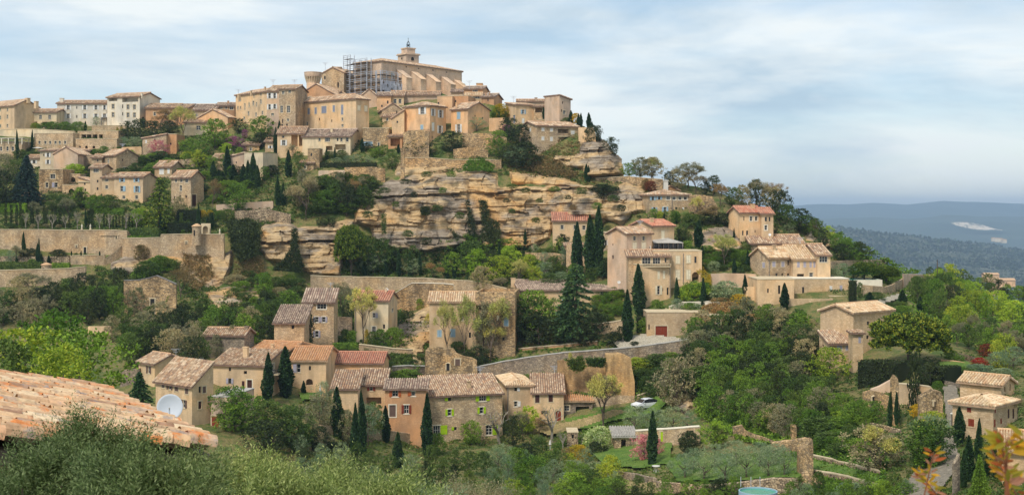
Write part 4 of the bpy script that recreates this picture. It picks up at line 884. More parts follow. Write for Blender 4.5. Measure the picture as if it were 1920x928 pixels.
H('restaurant','flat restaurant block with arched windows beside the dark slim cypress',-30,41,266,293,k='f',m='tan',dep=9,w=[(14,279,4,8,'a'),(24,279,4,8,'a'),(2,279,4,8,'a'),(-10,279,4,8,'a'),(34,285,4,8)],rm='whitestone',cat='restaurant')
H('outbuilding','small white outbuilding beside the tall cream house',50,76,297,314,r=292,m='white',w=[(64,304,5,6,'s')],dep=6,cat='outbuilding')
H('house','narrow tall cream house joined to the plain pink gable',75,101,283,322,k='s',r=280,m='cream',w=[(90,291,4,8,'s'),(82,291,2,4),(90,304,4,8,'s')],dep=8)
H('house','house end with broad windowless pink gable',101,146,289,322,r=276,k='x',m='pink',dep=12,off=-2)
H('ruined_house','stone house with ragged open top and dark stained parapet',73,118,318,362,k='f',m='ruin',w=[(99,331,9,8),(88,347,5,9),(105,347,5,9,'L','l')],dep=8)
H('house','stone-gabled house with one tall window on the top of the left slope',191,218,291,325,r=281,a=-42,s=259,m='tan',w=[(203,302,3,8),(230,300,2,4),(236,318,10,8)],smat='grey',ch=[(238,284,3,5)])
H('house','low wing with small window attached to the stone-gabled house',172,191,296,318,r=291,m='tan',w=[(183,301,3,4)],dep=7)
H('tower_house','narrow ochre tower house with triple top window',169,191,315,368,r=309,m='ochre',w=[(180,320,10,7),(183,340,3,5),(183,354,3,5)],dep=7)
H('house','low sloping house joined to the narrow ochre tower',147,170,340,368,k='q',r=333,m='ochre',w=[(159,345,3,4),(160,356,3,4)],dep=7)
H('house','low linking house with two dark arches under a terrace',117,147,347,364,k='f',m='tan',w=[(134,358,10,8,'av')],dep=5)
H('cellar','rock-cut cellar front with one dark arch behind the terrace',122,150,327,347,k='f',m='tan',w=[(137,337,9,9,'av')],dep=5,cat='building')
H('house','ochre house with pale blue shutters and two balconies',214,268,332,381,r=325,a=-14,s=292,m='ochre',w=[(229,337.5,5,8,'s','b'),(256,337.5,5,8,'s','b'),(228,354,5,10,'R','b'),(257,355,6,12,'s','b'),(232,370,5,6),(256,370,5,7)])
H('house','narrow ochre wing beside the blue-shuttered house',191,214,334,372,r=327,m='ochre',w=[(200,338,6,5),(200,351,5,6),(201,367,3,4)],dep=8,off=.5)
H('house','small tiled house with white closed shutters above the three-bay stone house',290,322,313,337,r=303,a=-16,s=343,m='tan',w=[(303,322,8,10,'c','w'),(316,321,4,9,'c','w')])
H('house','stone house with three top windows and dark tall side doorway',321,358,332.5,390,r=321,a=-30,s=382,m='tan',w=[(330,338,4,8),(340,338,5,8),(350,339,6,8),(339,353,4,11,'','w'),(327,371,2,6),(338,371,3,8),(349,369,3,4),(364,376,8,22,'d','k')])
H('house','low plastered house behind the cypress row, pale shutter',398,430,297.5,322,r=290,m='ochre',w=[(420,304,5,8,'c','b')],dep=8)
H('house','middle stepped house behind the cypress row',431,458,294,327,k='l',r=287,m='pink',w=[(443,305,2,4)],dep=8,off=-.5)
H('house','tall windowless house behind the cypress row with stone flank',458,493,287,336,k='f',a=-25,s=521,m='cream')
H('house','brown building behind the loose green tree on the ridge',320,352,203,232,k='s',r=196,m='brown',dep=8)
H('house','grey-roofed house on the ridge between tree and orange gable',362,404,207,240,r=197,m='tan',dep=10,rm='tile_dark',w=[(368,216,5,5)])
H('house','dark-roofed house with roof terrace on the ridge skyline',404,440,199,225,r=194,m='brown',dep=8,rm='tile_dark',w=[(415,202,5,5),(424,202,4,5),(434,203,7,6)],ch=[(428,196,3,6)],off=2)
H('house','orange plastered gable house left of the tall village row',371,427,220,244,r=205,k='x',a=-20,s=441,m='orange',w=[(405,226,5,5)],dep=10)
H('house','pale plaster house half hidden by the big round green tree',345,392,230,256,r=224,m='cream',w=[(372,240,8,8)],dep=8)
H('house','tan house with slanting roof edge above the dark hedges',267,312,260,294,k='l',r=252,m='tan',w=[(274,266,3,6,'c','w'),(290,263,3,4)],dep=9)
H('house','plain block joined to the slanting-roofed tan house',312,331,252,290,k='f',m='brown',dep=8,w=[(320,270,3,4)])
H('house','small low roofed wing under the slanting-roofed tan house',281,303,284,296,k='s',r=279,m='ochre',w=[(294,290,5,6)],dep=4,off=-2)
H('house','little stone barn on the terrace by the cypress row',455,486,272,286,k='s',r=267,m='ruin',w=[(470,280,4,6)],dep=6)
H('house','pale cottage among the trees under the ochre loggia house',497,518,266,290,r=260,m='tan',dep=7,w=[(507,276,3,5,'s')])
H('house','small roofed house at the upper end of the tan terrace wall',146,168,283,297,k='s',r=279,m='tan',w=[(157,290,3,4)],dep=6)
H('house','low stone outhouse by the pale concrete panel',560,588,306,322,k='s',r=301,m='ruin',w=[(572,314,4,6)],dep=6)
# ================================================================= village row and castle
H('row_house','tall weathered house at the low end of the skyline row',442,500,172,248,r=165,a=-48,dep=10,m='ochre',w=[(449.5,187,5,6),(467,197,2,8),(446,203,2,6),(451,203,2,6),(459,200,2,11),(475,194,3,8),(476,180,2,5),(489,191,3,8),(489,176,3,6),(481,196,2,8),(466,213,3,7),(458,222,3,5),(480,215,3,7),(492,212,3,7)],ch=[(448,184,5,6),(471,176,3,5),(497,168,3,4)])
H('row_house','pink house with two storeys of white shutters in the skyline row',500,523,171,245,r=162,a=-12,dep=9,m='pink',w=[(505.5,180,4,10,'s'),(515,180,4,10,'s'),(505.5,201,4,10,'s'),(515,200,4,9,'s'),(511,215,5,5),(512,231,3,8)],off=-3)
H('row_house','tall house with stacked wooden balconies in the skyline row',523,554,167,248,r=161,a=-10,dep=9,m='tan',w=[(531,174,5,6),(543,172,5,6),(528,205,5,13),(541,205,6,13),(530,227,2,8,'a'),(540,225,4,5,'a'),(529,238,3,10),(538,236,3,7)],off=-5)
H('row_house','brown windowed gable house above the long ochre mansion',554,632,180,215,r=157,k='x',a=-14,m='brown',w=[(582,185,4,8,'s'),(592,200,4,5)],dep=14,off=4)
H('row_house','small dark-roofed annexe below the castle',598,634,176,200,k='s',r=171,m='pink',w=[(613,182,5,7,'','b')],dep=6,off=2)
H('mansion','long ochre mansion with row of grey closed shutters and short orange side',553,667.5,186,247,r=177,k='h',a=-38,s=692,m='ochre',w=[(561,212,3,10,'ac','p'),(579,209,4,11,'ac','p'),(592,208,4,12,'c','p'),(607.5,206,9,13,'c','p'),(626,204,4,12,'c','p'),(641.5,206,4,18,'c','p'),(642,224,3,6),(642,236,4,5),(622,227,2,5),(576,232,3,6),(599,224,2,5),(673,203,5,9,'c','c'),(686,204,5,10,'c','c')],off=-6,cat='mansion')
H('house','house with open corner loggia below the long ochre mansion',520,570,251,296,r=239,m='ochre',w=[(532,268,6,10,'s','w'),(531,257,4,4),(552,264,12,22,'v'),(565,264,9,20,'v')],dep=10,base=4)
H('house','pink-cream house with dark garage openings under the mansion',567,657,256,290,r=243,a=-8,s=679,m='cream',rm='tile_dark',w=[(599,262,4,6),(614,262,9,8),(633,262,3,6),(640,262,4,7),(651,262,5,8),(617,278,12,8,'v'),(638,276,20,10,'v')],ch=[(622,247,4,5)])
H('tower_house','small stub tower of rough stone with one arched window',577,599,279,306,k='f',m='ruin',w=[(584,290,3,6,'a')],dep=5,off=-4,cat='tower')
H('castle','castle keep with gabled top beside the round corbelled tower',603,645,137,182,r=126,k='x',a=-20,m='tan',w=[(609,146,3,6),(616,165,3,5),(634,160,3,10)],dep=14,D=352,cat='castle')
H('house','stone garage house with pale blue door under the yellow-green tree',680,729,241,278,k='f',m='ruin',w=[(690,270,17,9,'d','b'),(710,271,4,7)],dep=8)
H('house','dark recessed lean-to between garage house and round terrace',728,754,256,280,k='s',r=252,m='brown',w=[(741,267,18,14,'v')],dep=6)
H('house','pink gabled house with small balcony above the ochre side door',676,708,181,217,r=168,k='x',m='pink',dep=12,w=[(699,207,4,8),(689,195,2,6,'c','r')],off=4)
H('house','narrow plaster house tucked under the scaffold',707,733,180,222,r=175,m='orange',dep=9,w=[(716,199,3,4),(716,209,3,3),(727,192,3,6)],off=5,rm='tile_dark')
H('house','small ochre house with twin windows under the church terrace',732,757,180,212,r=172,m='ochre',dep=9,w=[(741,190,5,8),(750,190,5,8)],off=4)
H('house','long plain pink-grey wall house at the foot of the church buttresses',756,824,179,214,r=173,m='pink',dep=10,off=8)
H('house','little stone gable with lit verge above the orange house',716,757,207,232,r=194,k='x',a=12,m='tan',w=[(744,211,2,7)],dep=9)
H('house','very small house with low window and flowered terrace',717,738,219,240,r=214,m='ochre',w=[(726,224,4,6)],dep=6)
H('house','ochre sloping-wall house between terrace and orange house',735,758,222,264,k='l',r=207,m='ochre',w=[(745,229,3,4)],dep=8)
H('house','bright orange corner house with tall white shutters',757,806,199,252,r=192,k='h',a=-36,s=836,m='orange',w=[(792,207,7,15,'s'),(791,239,5,9,'c','b'),(812,211,4,13,'s'),(826,214,5,14,'s'),(812,238,4,15,'c'),(825,243,5,14,'s'),(811,258,2,4)],base=7,off=-4)
H('house','tall ochre party-wall house behind the orange corner house',820,848,181,230,k='f',a=-8,m='orange',w=[(822,195,3,6),(829,215,3,5)],dep=9)
H('house','brown plastered upper house between church and slanted roof',846,878,180,232,k='f',a=-10,m='brown',w=[(854,192,3,7),(867,195,3,5)],dep=9,off=3)
H('house','orange house with white-shuttered door and long brown gable',846,877,204,255,r=193,a=-44,s=918,m='orange',w=[(860,217,6,13,'c','b'),(860,241,6,15,'s'),(891,218,2,4),(905,222,3,4)],ch=[(856,197,3,4)])
H('house','tower-topped brown house on the skyline east of the church',870,905,167,200,r=163,a=-10,dep=8,m='brown',w=[(891,170,9,5)],rm='tile_dark',off=9)
H('house','glazed pale-roofed house east of the church',873,903,180,210,r=175,m='ochre',w=[(893,182,13,6)],rm='tile_light',dep=7,off=5)
H('house','small brown house with thin chimneys on the skyline',903,926,182,214,r=177,a=-15,m='brown',w=[(915,188,2,5)],ch=[(911,180,2,5),(918,180,2,8)],dep=8,off=4,rm='tile_dark')
H('stub_tower','squat skyline turret beside the church end',893,905,157,172,k='f',m='brown',dep=5,off=10,cat='tower')
H('house','cream house with blue shutters left of the square stone block',967,1002,197,236,k='s',r=194,a=22,s=948,m='ochre',w=[(981,210,4,8,'s','b'),(981,227,4,9,'c','w'),(964,224,4,15,'d','p')],dep=7)
H('house','low roofed range behind the cream house on the skyline',970,1022,191,215,r=188,m='pink',dep=7,off=6,ch=[(1005,190,5,6)],w=[(980,194,2,3)])
H('house','dark recessed porch house beside the square stone block',1001,1019,200,234,k='s',r=198,m='tan',w=[(1010,207,13,9,'v')],dep=6,off=1)
H('tower_block','square plain stone block with roof falling away, highest at the east end',1021,1049,179,236,k='b',a=-50,s=1070,m='pink',pitch=14,w=[(1055,193,2,5),(1058,211,5,7),(1053,208,2,5)],cat='tower')
H('house','parapet range with small loopholes above the great cliff-edge house',1007,1062,225,240,k='f',m='tan',w=[(1032,231,3,5),(1041,231,3,5),(1050,232,3,5)],dep=8,off=3)
H('cliff_house','great stone house on the cliff edge with balcony and left gable',1007,1085,236,294,r=229,a=26,s=974,m='tan',w=[(1018,243,5,6,'c'),(1034,244,5,6,'c'),(1018,260,5,7,'c'),(1034,261,5,8,'c'),(1056,246,20,7,'v'),(1054,265,4,7),(1070,271,5,14,'c','p'),(1074,249,7,7,'c'),(1036,282,3,8),(994,244,3,6,'c')],base=7)
# ================================================================= east upper
H('house','stone house with blue shutters under the tank and pale roofs',1216,1293,366.5,408,r=358,k='h',a=8,m='tan',w=[(1224,372,4,7,'s','b'),(1236,371,4,7,'s','b'),(1253,371,7,7),(1264,372,6,6),(1275,372,6,6),(1285,372,6,6),(1227,393,4,8,'s','b'),(1247,393,5,10,'s','b'),(1268,393,4,9),(1281,393,3,8,'c')],dep=8,pipes=[(1260,370,405)],trim='whitestone')
H('hut','small gabled hut above the blue-shuttered stone house',1240,1274,358,370,r=349,k='x',m='brown',dep=6,off=6,cat='hut')
H('house','square house with vivid red tiled roof, tall left part',1388,1429,399,455,r=388,a=14,s=1366,m='ochre',rm='tile_red',w=[(1395,410,2,8),(1408.5,410,5,9,'','w'),(1418,410,5,8),(1393,437,3,9),(1401,437,4,9),(1416,434,2,5)],ch=[(1411,389,7,6)],trim='whitestone',pipes=[(1427,400,452)])
H('house','lower right part of the red-roofed square house',1428,1450,401,455,r=391,m='ochre',rm='tile_red',w=[(1436,411,4,8),(1443,411,3,8),(1436,427,5,9)],dep=9,off=-.8,trim='whitestone')
H('house','long low tiled range behind the big villa',1408,1508,457,475,r=441,m='grey',dep=12,pitch=14,rm='tile')
H('villa','stone villa end with tiled roofs and lavender shutters, left block',1442,1488,483,528,r=464,a=22,s=1405,m='tan',rm='tile_light',w=[(1451,495.5,6,10,'c','l'),(1468,495.5,6,10,'c','l'),(1478,493,3,9),(1456,517,4,9),(1467,517,3,9),(1478,517,4,9),(1432,497,5,10,'c','l')],ch=[(1452,467,5,7)],pipes=[(1441.5,486,524)])
H('villa','middle block of the stone villa with lavender shutters and dark patio opening',1487,1533.5,486,528,r=460,a=0,m='ochre',rm='tile_light',dep=16,w=[(1497,496,5,11,'c','l'),(1509,496,5,11,'c','l'),(1520,496,4,11,'c','l'),(1527,496,4,11,'c','l'),(1501,518,13,9,'v'),(1521,515,7,8)],ch=[(1499,466,7,8)],pipes=[(1532,488,512)])
H('villa','right wing of the stone villa with large corner glazing',1533,1557,479,528,r=458,a=0,m='ochre',rm='tile',dep=15,w=[(1544,486,15,12)],off=-1.5)
H('terrace_building','sandy block under the villa with tall slot window',1420,1489,524,560,k='f',m='ochre',w=[(1461,543,4,16),(1440,545,3,8)],dep=9,off=-3,cat='building')
H('terrace_building','sandy terrace block east of the slot window with shuttered windows',1488,1592,523,575,k='f',m='buff',w=[(1506,546,4,16),(1558,541,5,10,'c'),(1577,540,5,10,'c','l')],dep=12,D=232,cat='building',rm='whitestone')
H('terrace_building','lower garage block with pale parapet and square dark window',1478,1562,560,598,k='f',m='buff',w=[(1533,580,14,14)],dep=6,D=226,par=.6,cat='building')
H('garage','garage with lavender door below the terrace block',1556,1592,556,590,k='f',m='buff',w=[(1567,567,13,17,'d','l')],dep=4,D=228,cat='garage')
H('house','gabled stone house beside the umbrella pine, main block',1600,1674,587,672,r=571,a=38,s=1538,m='buff',rm='tile_light',w=[(1628,606,5,7),(1640,605,4,6),(1627,632,5,7),(1627,662,5,7),(1639,662,5,7),(1613,664,8,9,'a')],ch=[(1590,582,6,6)],trim='whitestone')
H('house','lean-to with shuttered windows in front of the gabled stone house',1556,1604,644,678,k='s',r=620,a=10,s=1536,m='buff',rm='tile',w=[(1574,652,9,9,'c','l'),(1590,652,9,9,'c','l'),(1543,649,3,7)],off=-4,cat='annexe')
# right bottom
H('house','rear block of the two-level stone house by the cobbled lane',1800,1877,722,760,r=706,a=-46,s=1902,m='buff',rm='tile_light',w=[(1884,729,2.5,10),(1894,726,2.5,13)],off=4,pitch=14,trim='buff')
H('house','front block of the two-level stone house by the cobbled lane, brown shutters',1786,1862,764,816,r=738,a=-44,s=1908,m='buff',rm='tile_light',w=[(1817,767,8,11,'c','r'),(1821,792,11,14,'c','r'),(1866,770,2.5,8,'c','r'),(1891,775,3,17,'c','k'),(1900,775,3,18,'c','k'),(1865,793,3,14,'c','r'),(1877,789,2.5,10,'c','r')],k='h',pitch=15,trim='buff')
H('house','pale tiled roof low in the corner behind the orange leaves',1878,2010,852,900,r=814,a=-21,m='buff',rm='tile_light',dep=7)
# ================================================================= centre-east group
H('house','house at the foot of the cliff with orange tiles beside the tall cypresses',1037,1107,414.5,472,r=400,a=0,m='ochre',rm='tile_red',w=[(1054,426,6,8),(1078,426,5,8),(1095,427,6,8),(1094,448,8,10,'c','w')],dep=9)
H('house','low flat annexe with long dark opening beside the cliff-foot house',996,1037,446,474,k='f',m='tan',w=[(1018,461,32,9,'v')],dep=6)
H('loggia_building','tall stone building with one huge round arch',1121,1160,399,440,k='f',m='buff',w=[(1140,419,31,27,'av')],dep=8,cat='building')
H('house','low stone house under the huge round arch',1124,1142,436,470,k='f',m='tan',w=[(1136,455,3,10,'s')],dep=5)
H('house','tall pink gabled house with cream shutters, below the round arch',1175,1222,438.5,538,r=427,a=34,s=1139,D=244,m='pink',rm='tile',w=[(1190,447,5,8),(1207,447,5,8),(1190,462,7,14,'c','c'),(1207,462,7,14,'c','c'),(1149,439,2,5),(1149,459,2,4),(1149,482,3,7)],base=12)
H('house','house with a bright cream shutter and red tiles, above the glass conservatory',1224,1264,424,478,r=413,a=30,s=1182,D=251,m='ochre',rm='tile_red',w=[(1243,441,5,16,'c','c'),(1203,428,3,4)],ch=[(1222,418,6,9)])
H('house','tiled house with glazed black terrace doors above the cream shutters',1178,1256,481,503,r=470,D=240,m='tan',rm='tile',w=[(1212,489,16,13),(1231,489,14,13),(1248,487,3,10)],dep=9,base=6)
H('house','flat-topped tall house with three pairs of narrow cream shutters',1196,1258,497,582,k='f',a=12,s=1160,m='ochre',w=[(1235,516,4,15,'c','c'),(1245,515,4,15,'c','c'),(1235,544,5,16,'s','c'),(1252,546,3.5,14,'a'),(1243,543,1.5,6)],base=4,pipes=[(1256,500,560)])
H('house','flat-topped house with wide cream shutters and a stair arch',1225,1316,471,540,k='f',D=241.5,m='ochre',w=[(1271,487,7,14,'c','c'),(1291,486,7,14,'c','c'),(1304,487,4,12,'','n'),(1271,515,7,17,'c','c'),(1291,515,7,17,'c','c'),(1304,519,13,18,'av')],dep=8,pipes=[(1281,475,532)])
H('garage','long curved terrace building with red-brown garage door',1213,1319,586,638,k='f',m='buff',w=[(1240,621,22,20,'d','r'),(1217,613,2.5,10)],dep=6,cat='garage',base=2)
H('ruined_house','roofless stone wall house with arched window beside the garage terrace',1318,1372,592,640,k='f',m='ruin',w=[(1347,606,8,15,'a')],dep=5,off=-.6)
H('house','long tiled house with twin brown top windows and pale blue shutters',975,1166,545,606,r=527,a=4,s=953,m='ochre',rm='tile_dark',w=[(1132,551,13,8),(1153,551,13,8),(1133,574,4,9,'L','b'),(1127,596,5,9),(1147,596,5,7,'L','b'),(1060,560,5,8,'s','b'),(1085,575,5,8,'s','b')],ch=[(962,533,8,11)],pitch=14)
# centre
H('house','ivy-hung house with square grey top and red porch roof',892,966,548,668,k='f',a=-4,s=974,m='ruin',w=[(909,577,34,10,'v'),(900,602,8,9,'L','b'),(949,602,8,18,'c','b'),(934,596,5,10,'c','c'),(909,626,6,9,'c','w'),(944,635,4,6)],dep=11,par=.4)
H('house','yellowish tiled house with white arched window behind thin trees',805,892,566,660,r=548,m='ochre',rm='tile_light',w=[(835,592,6,12,'a','w'),(865,595,6,13),(824,625,8,13,'c','b'),(849,624,9,15,'c','b'),(881,628,4,10),(862,580,8,4)],dep=9,off=-.5,pitch=13)
H('house','narrow ivy-clad house with open lavender shutters',569,626,566,654,r=541,k='s',a=-6,s=629,m='tan',rm='tile_dark',w=[(603,574,17,11),(594,599,6,10,'s','l'),(607,599,6,10,'s','l'),(594,626,6,12,'s','l')],trim='whitestone')
H('house','low ivy-covered house beside the lavender-shuttered house',514,570,606,664,r=571,k='s',m='tan',rm='tile_dark',w=[(549,613,5,7)],a=0)
H('house','pale pink rendered house with slate porch and red tiles',665,728,564,648,r=547,a=-6,s=745,m='cream',rm='tile_red',w=[(695,572,4,7,'n'),(701,591,5,9,'R','l'),(701,618,7,12),(720,612,4,8),(736,581,3,7)],trim='whitestone',ch=[(724,548,4,6)],pipes=[(667,566,640)])
# lower left group
H('house','grey rubble stone block at the back of the lower hamlet',383,458,629,676,r=616,a=-8,s=476,m='grey',w=[(410,639,5,8)],ch=[(462,618,7,6)],pitch=15)
H('house','small house with brown shutters at the end of the lower hamlet',260,290,682,720,r=664,a=-42,s=348,m='ochre',w=[(279,693,4,14,'s','n'),(330,680,4,6)])
H('house','long tiled house with brown shutters right behind the big satellite dish',292,360,723,795,r=676,k='s',a=-40,s=400,m='ochre',w=[(306,721,5,11,'c','n'),(318,724,5,12,'s','n'),(331,727,7,12,'c','n'),(350,731,6,14,'c','n'),(345,757,5,15,'s','n'),(375,730,5,12),(383,730,6,12,'c','n'),(393,748,6,9),(375,759,6,14,'d','k')],pitch=19)
H('house','ochre house with tall dark doors and twin satellite dishes',399,494,686,752,r=655,k='s',a=-14,s=527,m='ochre',rm='tile',w=[(431,692,4,7),(431,714,5,10,'s','l'),(460,698,6,6),(456,722,5,16,'c','k'),(468,722,9,20,'d','k'),(512,688,4,16,'','n'),(514,718,3,6)],ch=[(461,668,9,17)],trim='whitestone')
H('house','back roof with dark slit window behind the twin-dish house',462,530,664,700,r=642,a=-20,m='ochre',rm='tile_orange',dep=12,w=[(527,674,3,10)],ch=[(511,652,5,6)])
H('house','orange-roofed house with arched doorway beside the lime shrubs',545,611,676,722,r=650,m='ochre',rm='tile_orange',w=[(560,690,7,16,'L','l'),(581,690,4,8),(580,716,13,12,'av')],dep=13)
H('house','red-tiled long ochre house in the lower hamlet',611,717,681,728,r=661,a=-3,s=729,m='orange',rm='tile_red',w=[(635,700,6,15)])
H('house','low house with pale striped tiles in front of the red roof',622,671,729,770,r=693,k='s',m='ochre',rm='tile',w=[(668,746,1.6,12)],off=-1)
H('house','tiled house over a dark open ground-floor bay, small brown shutters',672,722,722,772,r=691,k='s',m='ochre',rm='tile',w=[(696,728,6,9,'s','r'),(701,751,28,13,'v')],off=-.5)
H('house','stone house with orange-brown shutters and white-framed window',722,799,729,806,r=712,k='s',a=0,m='brown',rm='tile_dark',w=[(741,737,11,13,'s','o'),(775,738,7,8,'L','o'),(762,767,9,16,'s','r'),(736,770,12,22,'d','n'),(722.9,790,3,10)],trim='whitestone')
H('house','large rubble house with lime green shutters',804,942,743,832,r=704,k='s',a=16,m='tan',rm='tile',w=[(843,748,6,6,'L','g'),(905,746,13,11,'s','g'),(843,773,7,12,'s','g'),(903,769,7,12,'s','g'),(819,806,13,17,'R','g'),(854,803,5,6,'L','g'),(917,806,12,18,'R','g')],trim='whitestone',ch=[(879,722,7,7)])
H('house','pale-roofed corner house with white shutters east of the lime green shutters',951,998,724,790,r=690,k='h',a=8,s=933,m='ochre',rm='tile_light',w=[(967,729,5,8,'R','w'),(967,757,6,10,'R','w')],trim='whitestone',pipes=[(951.8,725,775)])
H('house','striped-tile house with two dark brown closed shutters',998,1057,737,796,r=699,k='s',m='ochre',rm='tile',w=[(1007.5,747,8,15,'c','k'),(1032.5,745,8,16,'c','k'),(1047,779,10,20,'ad','r'),(1021,773,12,7,'v')],off=-.5)
H('outbuilding','low stone outbuilding with arch window and black garage opening',1057,1111,752,788,k='s',r=744,m='grey',rm='tile_orange',w=[(1063,765,9,10,'a'),(1092,772,25,20,'v')],cat='outbuilding',off=1,dep=5)
H('shed','garden shed with dark doorway behind the pink blossom',1152,1192,818,846,k='s',r=806,m='drywall',rm='concrete',w=[(1169,834,9,20,'v')],cat='shed',dep=6)
H('hut','tiny stone hut by the garden of the lower slope',1064,1084,811,838,k='f',m='drywall',w=[(1074,818,4,8)],cat='hut',dep=4)
H('carport','low flat concrete garage roof below the lower hamlet',396,432,745,806,k='f',m='pink',rm='concrete',w=[(404,791,14,22,'c','r')],dep=9,a=-10,cat='garage')
# ================================================================= church
CH = H('church','great pale stone church with long sloping tiled roof on the summit',715,866,115.5,200,r=110,k='h',a=52,s=664,D=345,m='churchstone',rm='tile',w=[(736,141,6,8),(762,126,2.5,2.5),(785,129,2.5,2.5),(812,132,2.5,2.5),(838,136,2.5,2.5),(802,172,3,9),(831,176,3,8)],pitch=13,cat='church')
def on_wall(h, px):
    k = (px - 960) / F; t = (k * h['P0'].y - h['P0'].x) / (h['u'].x - k * h['u'].y); return h['P0'] + h['u'] * t
def church_bits():
    root = CH['root']; u, n = CH['u'], CH['n']; U = Vector((u.x, u.y, 0)); Nn = Vector((n.x, n.y, 0)); Z = Vector((0, 0, 1))
    for px, yt, yb in ((749, 133, 192), (776, 136, 192), (804, 141, 192), (832, 146, 192), (856, 152, 192)):
        p = on_wall(CH, px); zt = -(yt - HY) / F * p.y; zb = -(yb - HY) / F * p.y - 2; o = Vector((p.x, p.y, 0)) - Nn * .02; mb = MB(); wd = 1.1
        prof = [o + Z * zb, o - Nn * 3.9 + Z * zb, o - Nn * 3.5 + Z * (zt - 2.9), o - Nn * 3.6 + Z * (zt - 2.3), o + Z * zt]
        mb.prism([q - U * wd for q in prof], U * 2 * wd); b = mb.obj("buttress", 'churchstone', root)
        mc = MB(); mc.prism([q - U * (wd + .12) + Z * .02 for q in (prof[3] - Nn * .2, prof[4], prof[4] + Z * .25, prof[3] - Nn * .2 + Z * .12)], U * (2 * wd + .24)); mc.obj("coping", 'churchstone', b, tuple(root.location))
    # bell tower on the far side of the nave
    d = 376; c = W(765.5, 118, d); S = d / F
    mb = MB(); A = math.radians(38); ax = Vector((math.cos(A), math.sin(A), 0)); ay = Vector((-math.sin(A), math.cos(A), 0))
    def bx(mb, z0, z1, hw): mb.box(c + Z * ((z0 + z1) / 2), ax * hw, ay * hw, Z * ((z1 - z0) / 2))
    t = empty("bell_tower", tuple(c), label="square two-stage bell tower with iron bell cage on the church roof", category="bell tower")
    bx(mb, -3, 13 * S, 14.2 * S); mb.obj("lower_stage", 'churchstone', t)
    mb = MB(); bx(mb, 13 * S, 14.8 * S, 16.6 * S); bx(mb, 14.8 * S, 16.2 * S, 15.4 * S); mb.obj("cornice", 'churchstone', t)
    mb = MB(); bx(mb, 16.2 * S, 25 * S, 9.3 * S); mb.obj("upper_stage", 'churchstone', t); mb = MB(); bx(mb, 25 * S, 27 * S, 10.4 * S); mb.obj("crown_moulding", 'churchstone', t)
    for sx, ax1, ay1, w_ in ((1, ax, -ay, 2.6), (-1, -ay, -ax, 0)):
        pass
    for (dirv, tang, wdt, hh, zc) in ((-ay, ax, 3.0, 3.2, 6.0), (-ax, ay, 1.8, 2.0, 7.0)):
        mb = MB(); ce = c + dirv * (14.25 * S) + Z * zc * S; pts = [ce - tang * wdt * S - Z * hh * S, ce + tang * wdt * S - Z * hh * S] + [ce + tang * math.cos(q) * wdt * S + Z * math.sin(q) * hh * S for q in np.linspace(0, math.pi, 8)]
        mb.prism(pts, dirv * .06); mb.obj("belfry_opening", 'dark', t)
    mb = MB(); z0 = 27 * S
    for i in range(6):
        a = i * math.pi / 3; q = Vector((math.cos(a), math.sin(a), 0)); mb.tube([c + q * .55 + Z * z0, c + q * .5 + Z * (z0 + 1.0), c + q * .38 + Z * (z0 + 1.5), c + Z * (z0 + 2.2)], [.05] * 4, 4)
    for zz, r in ((.1, .55), (1.0, .5)): mb.tube([c + Vector((math.cos(a), math.sin(a), 0)) * r + Z * (z0 + zz) for a in np.linspace(0, 6.283, 13)], [.04] * 13, 4)
    mb.tube([c + Z * (z0 + 2.1), c + Z * (z0 + 3.1)], [.06, .03], 5); mb.box(c + Z * (z0 + 2.75), (.22, 0, 0), (0, .03, 0), (0, 0, .03)); cg = mb.obj("bell_cage", 'iron', t)
    mb = MB(); mb.lathe(tuple(c + Z * (z0 + .55)), [(.34, 0), (.28, .12), (.2, .4), (.05, .55)], 10); mb.obj("bell", 'iron', cg, tuple(t.location))
    # apse blocks at the east end
    H('church_annexe','stepped stone chevet at the east end of the church',858,871,158,192,k='f',m='churchstone',dep=7,D=368,cat='church annexe')
    H('church_annexe','low pale annexe with dark roof against the church east wall',846,868,173,196,k='s',r=168,m='churchstone',dep=6,D=350,rm='tile_dark',cat='church annexe')
church_bits()
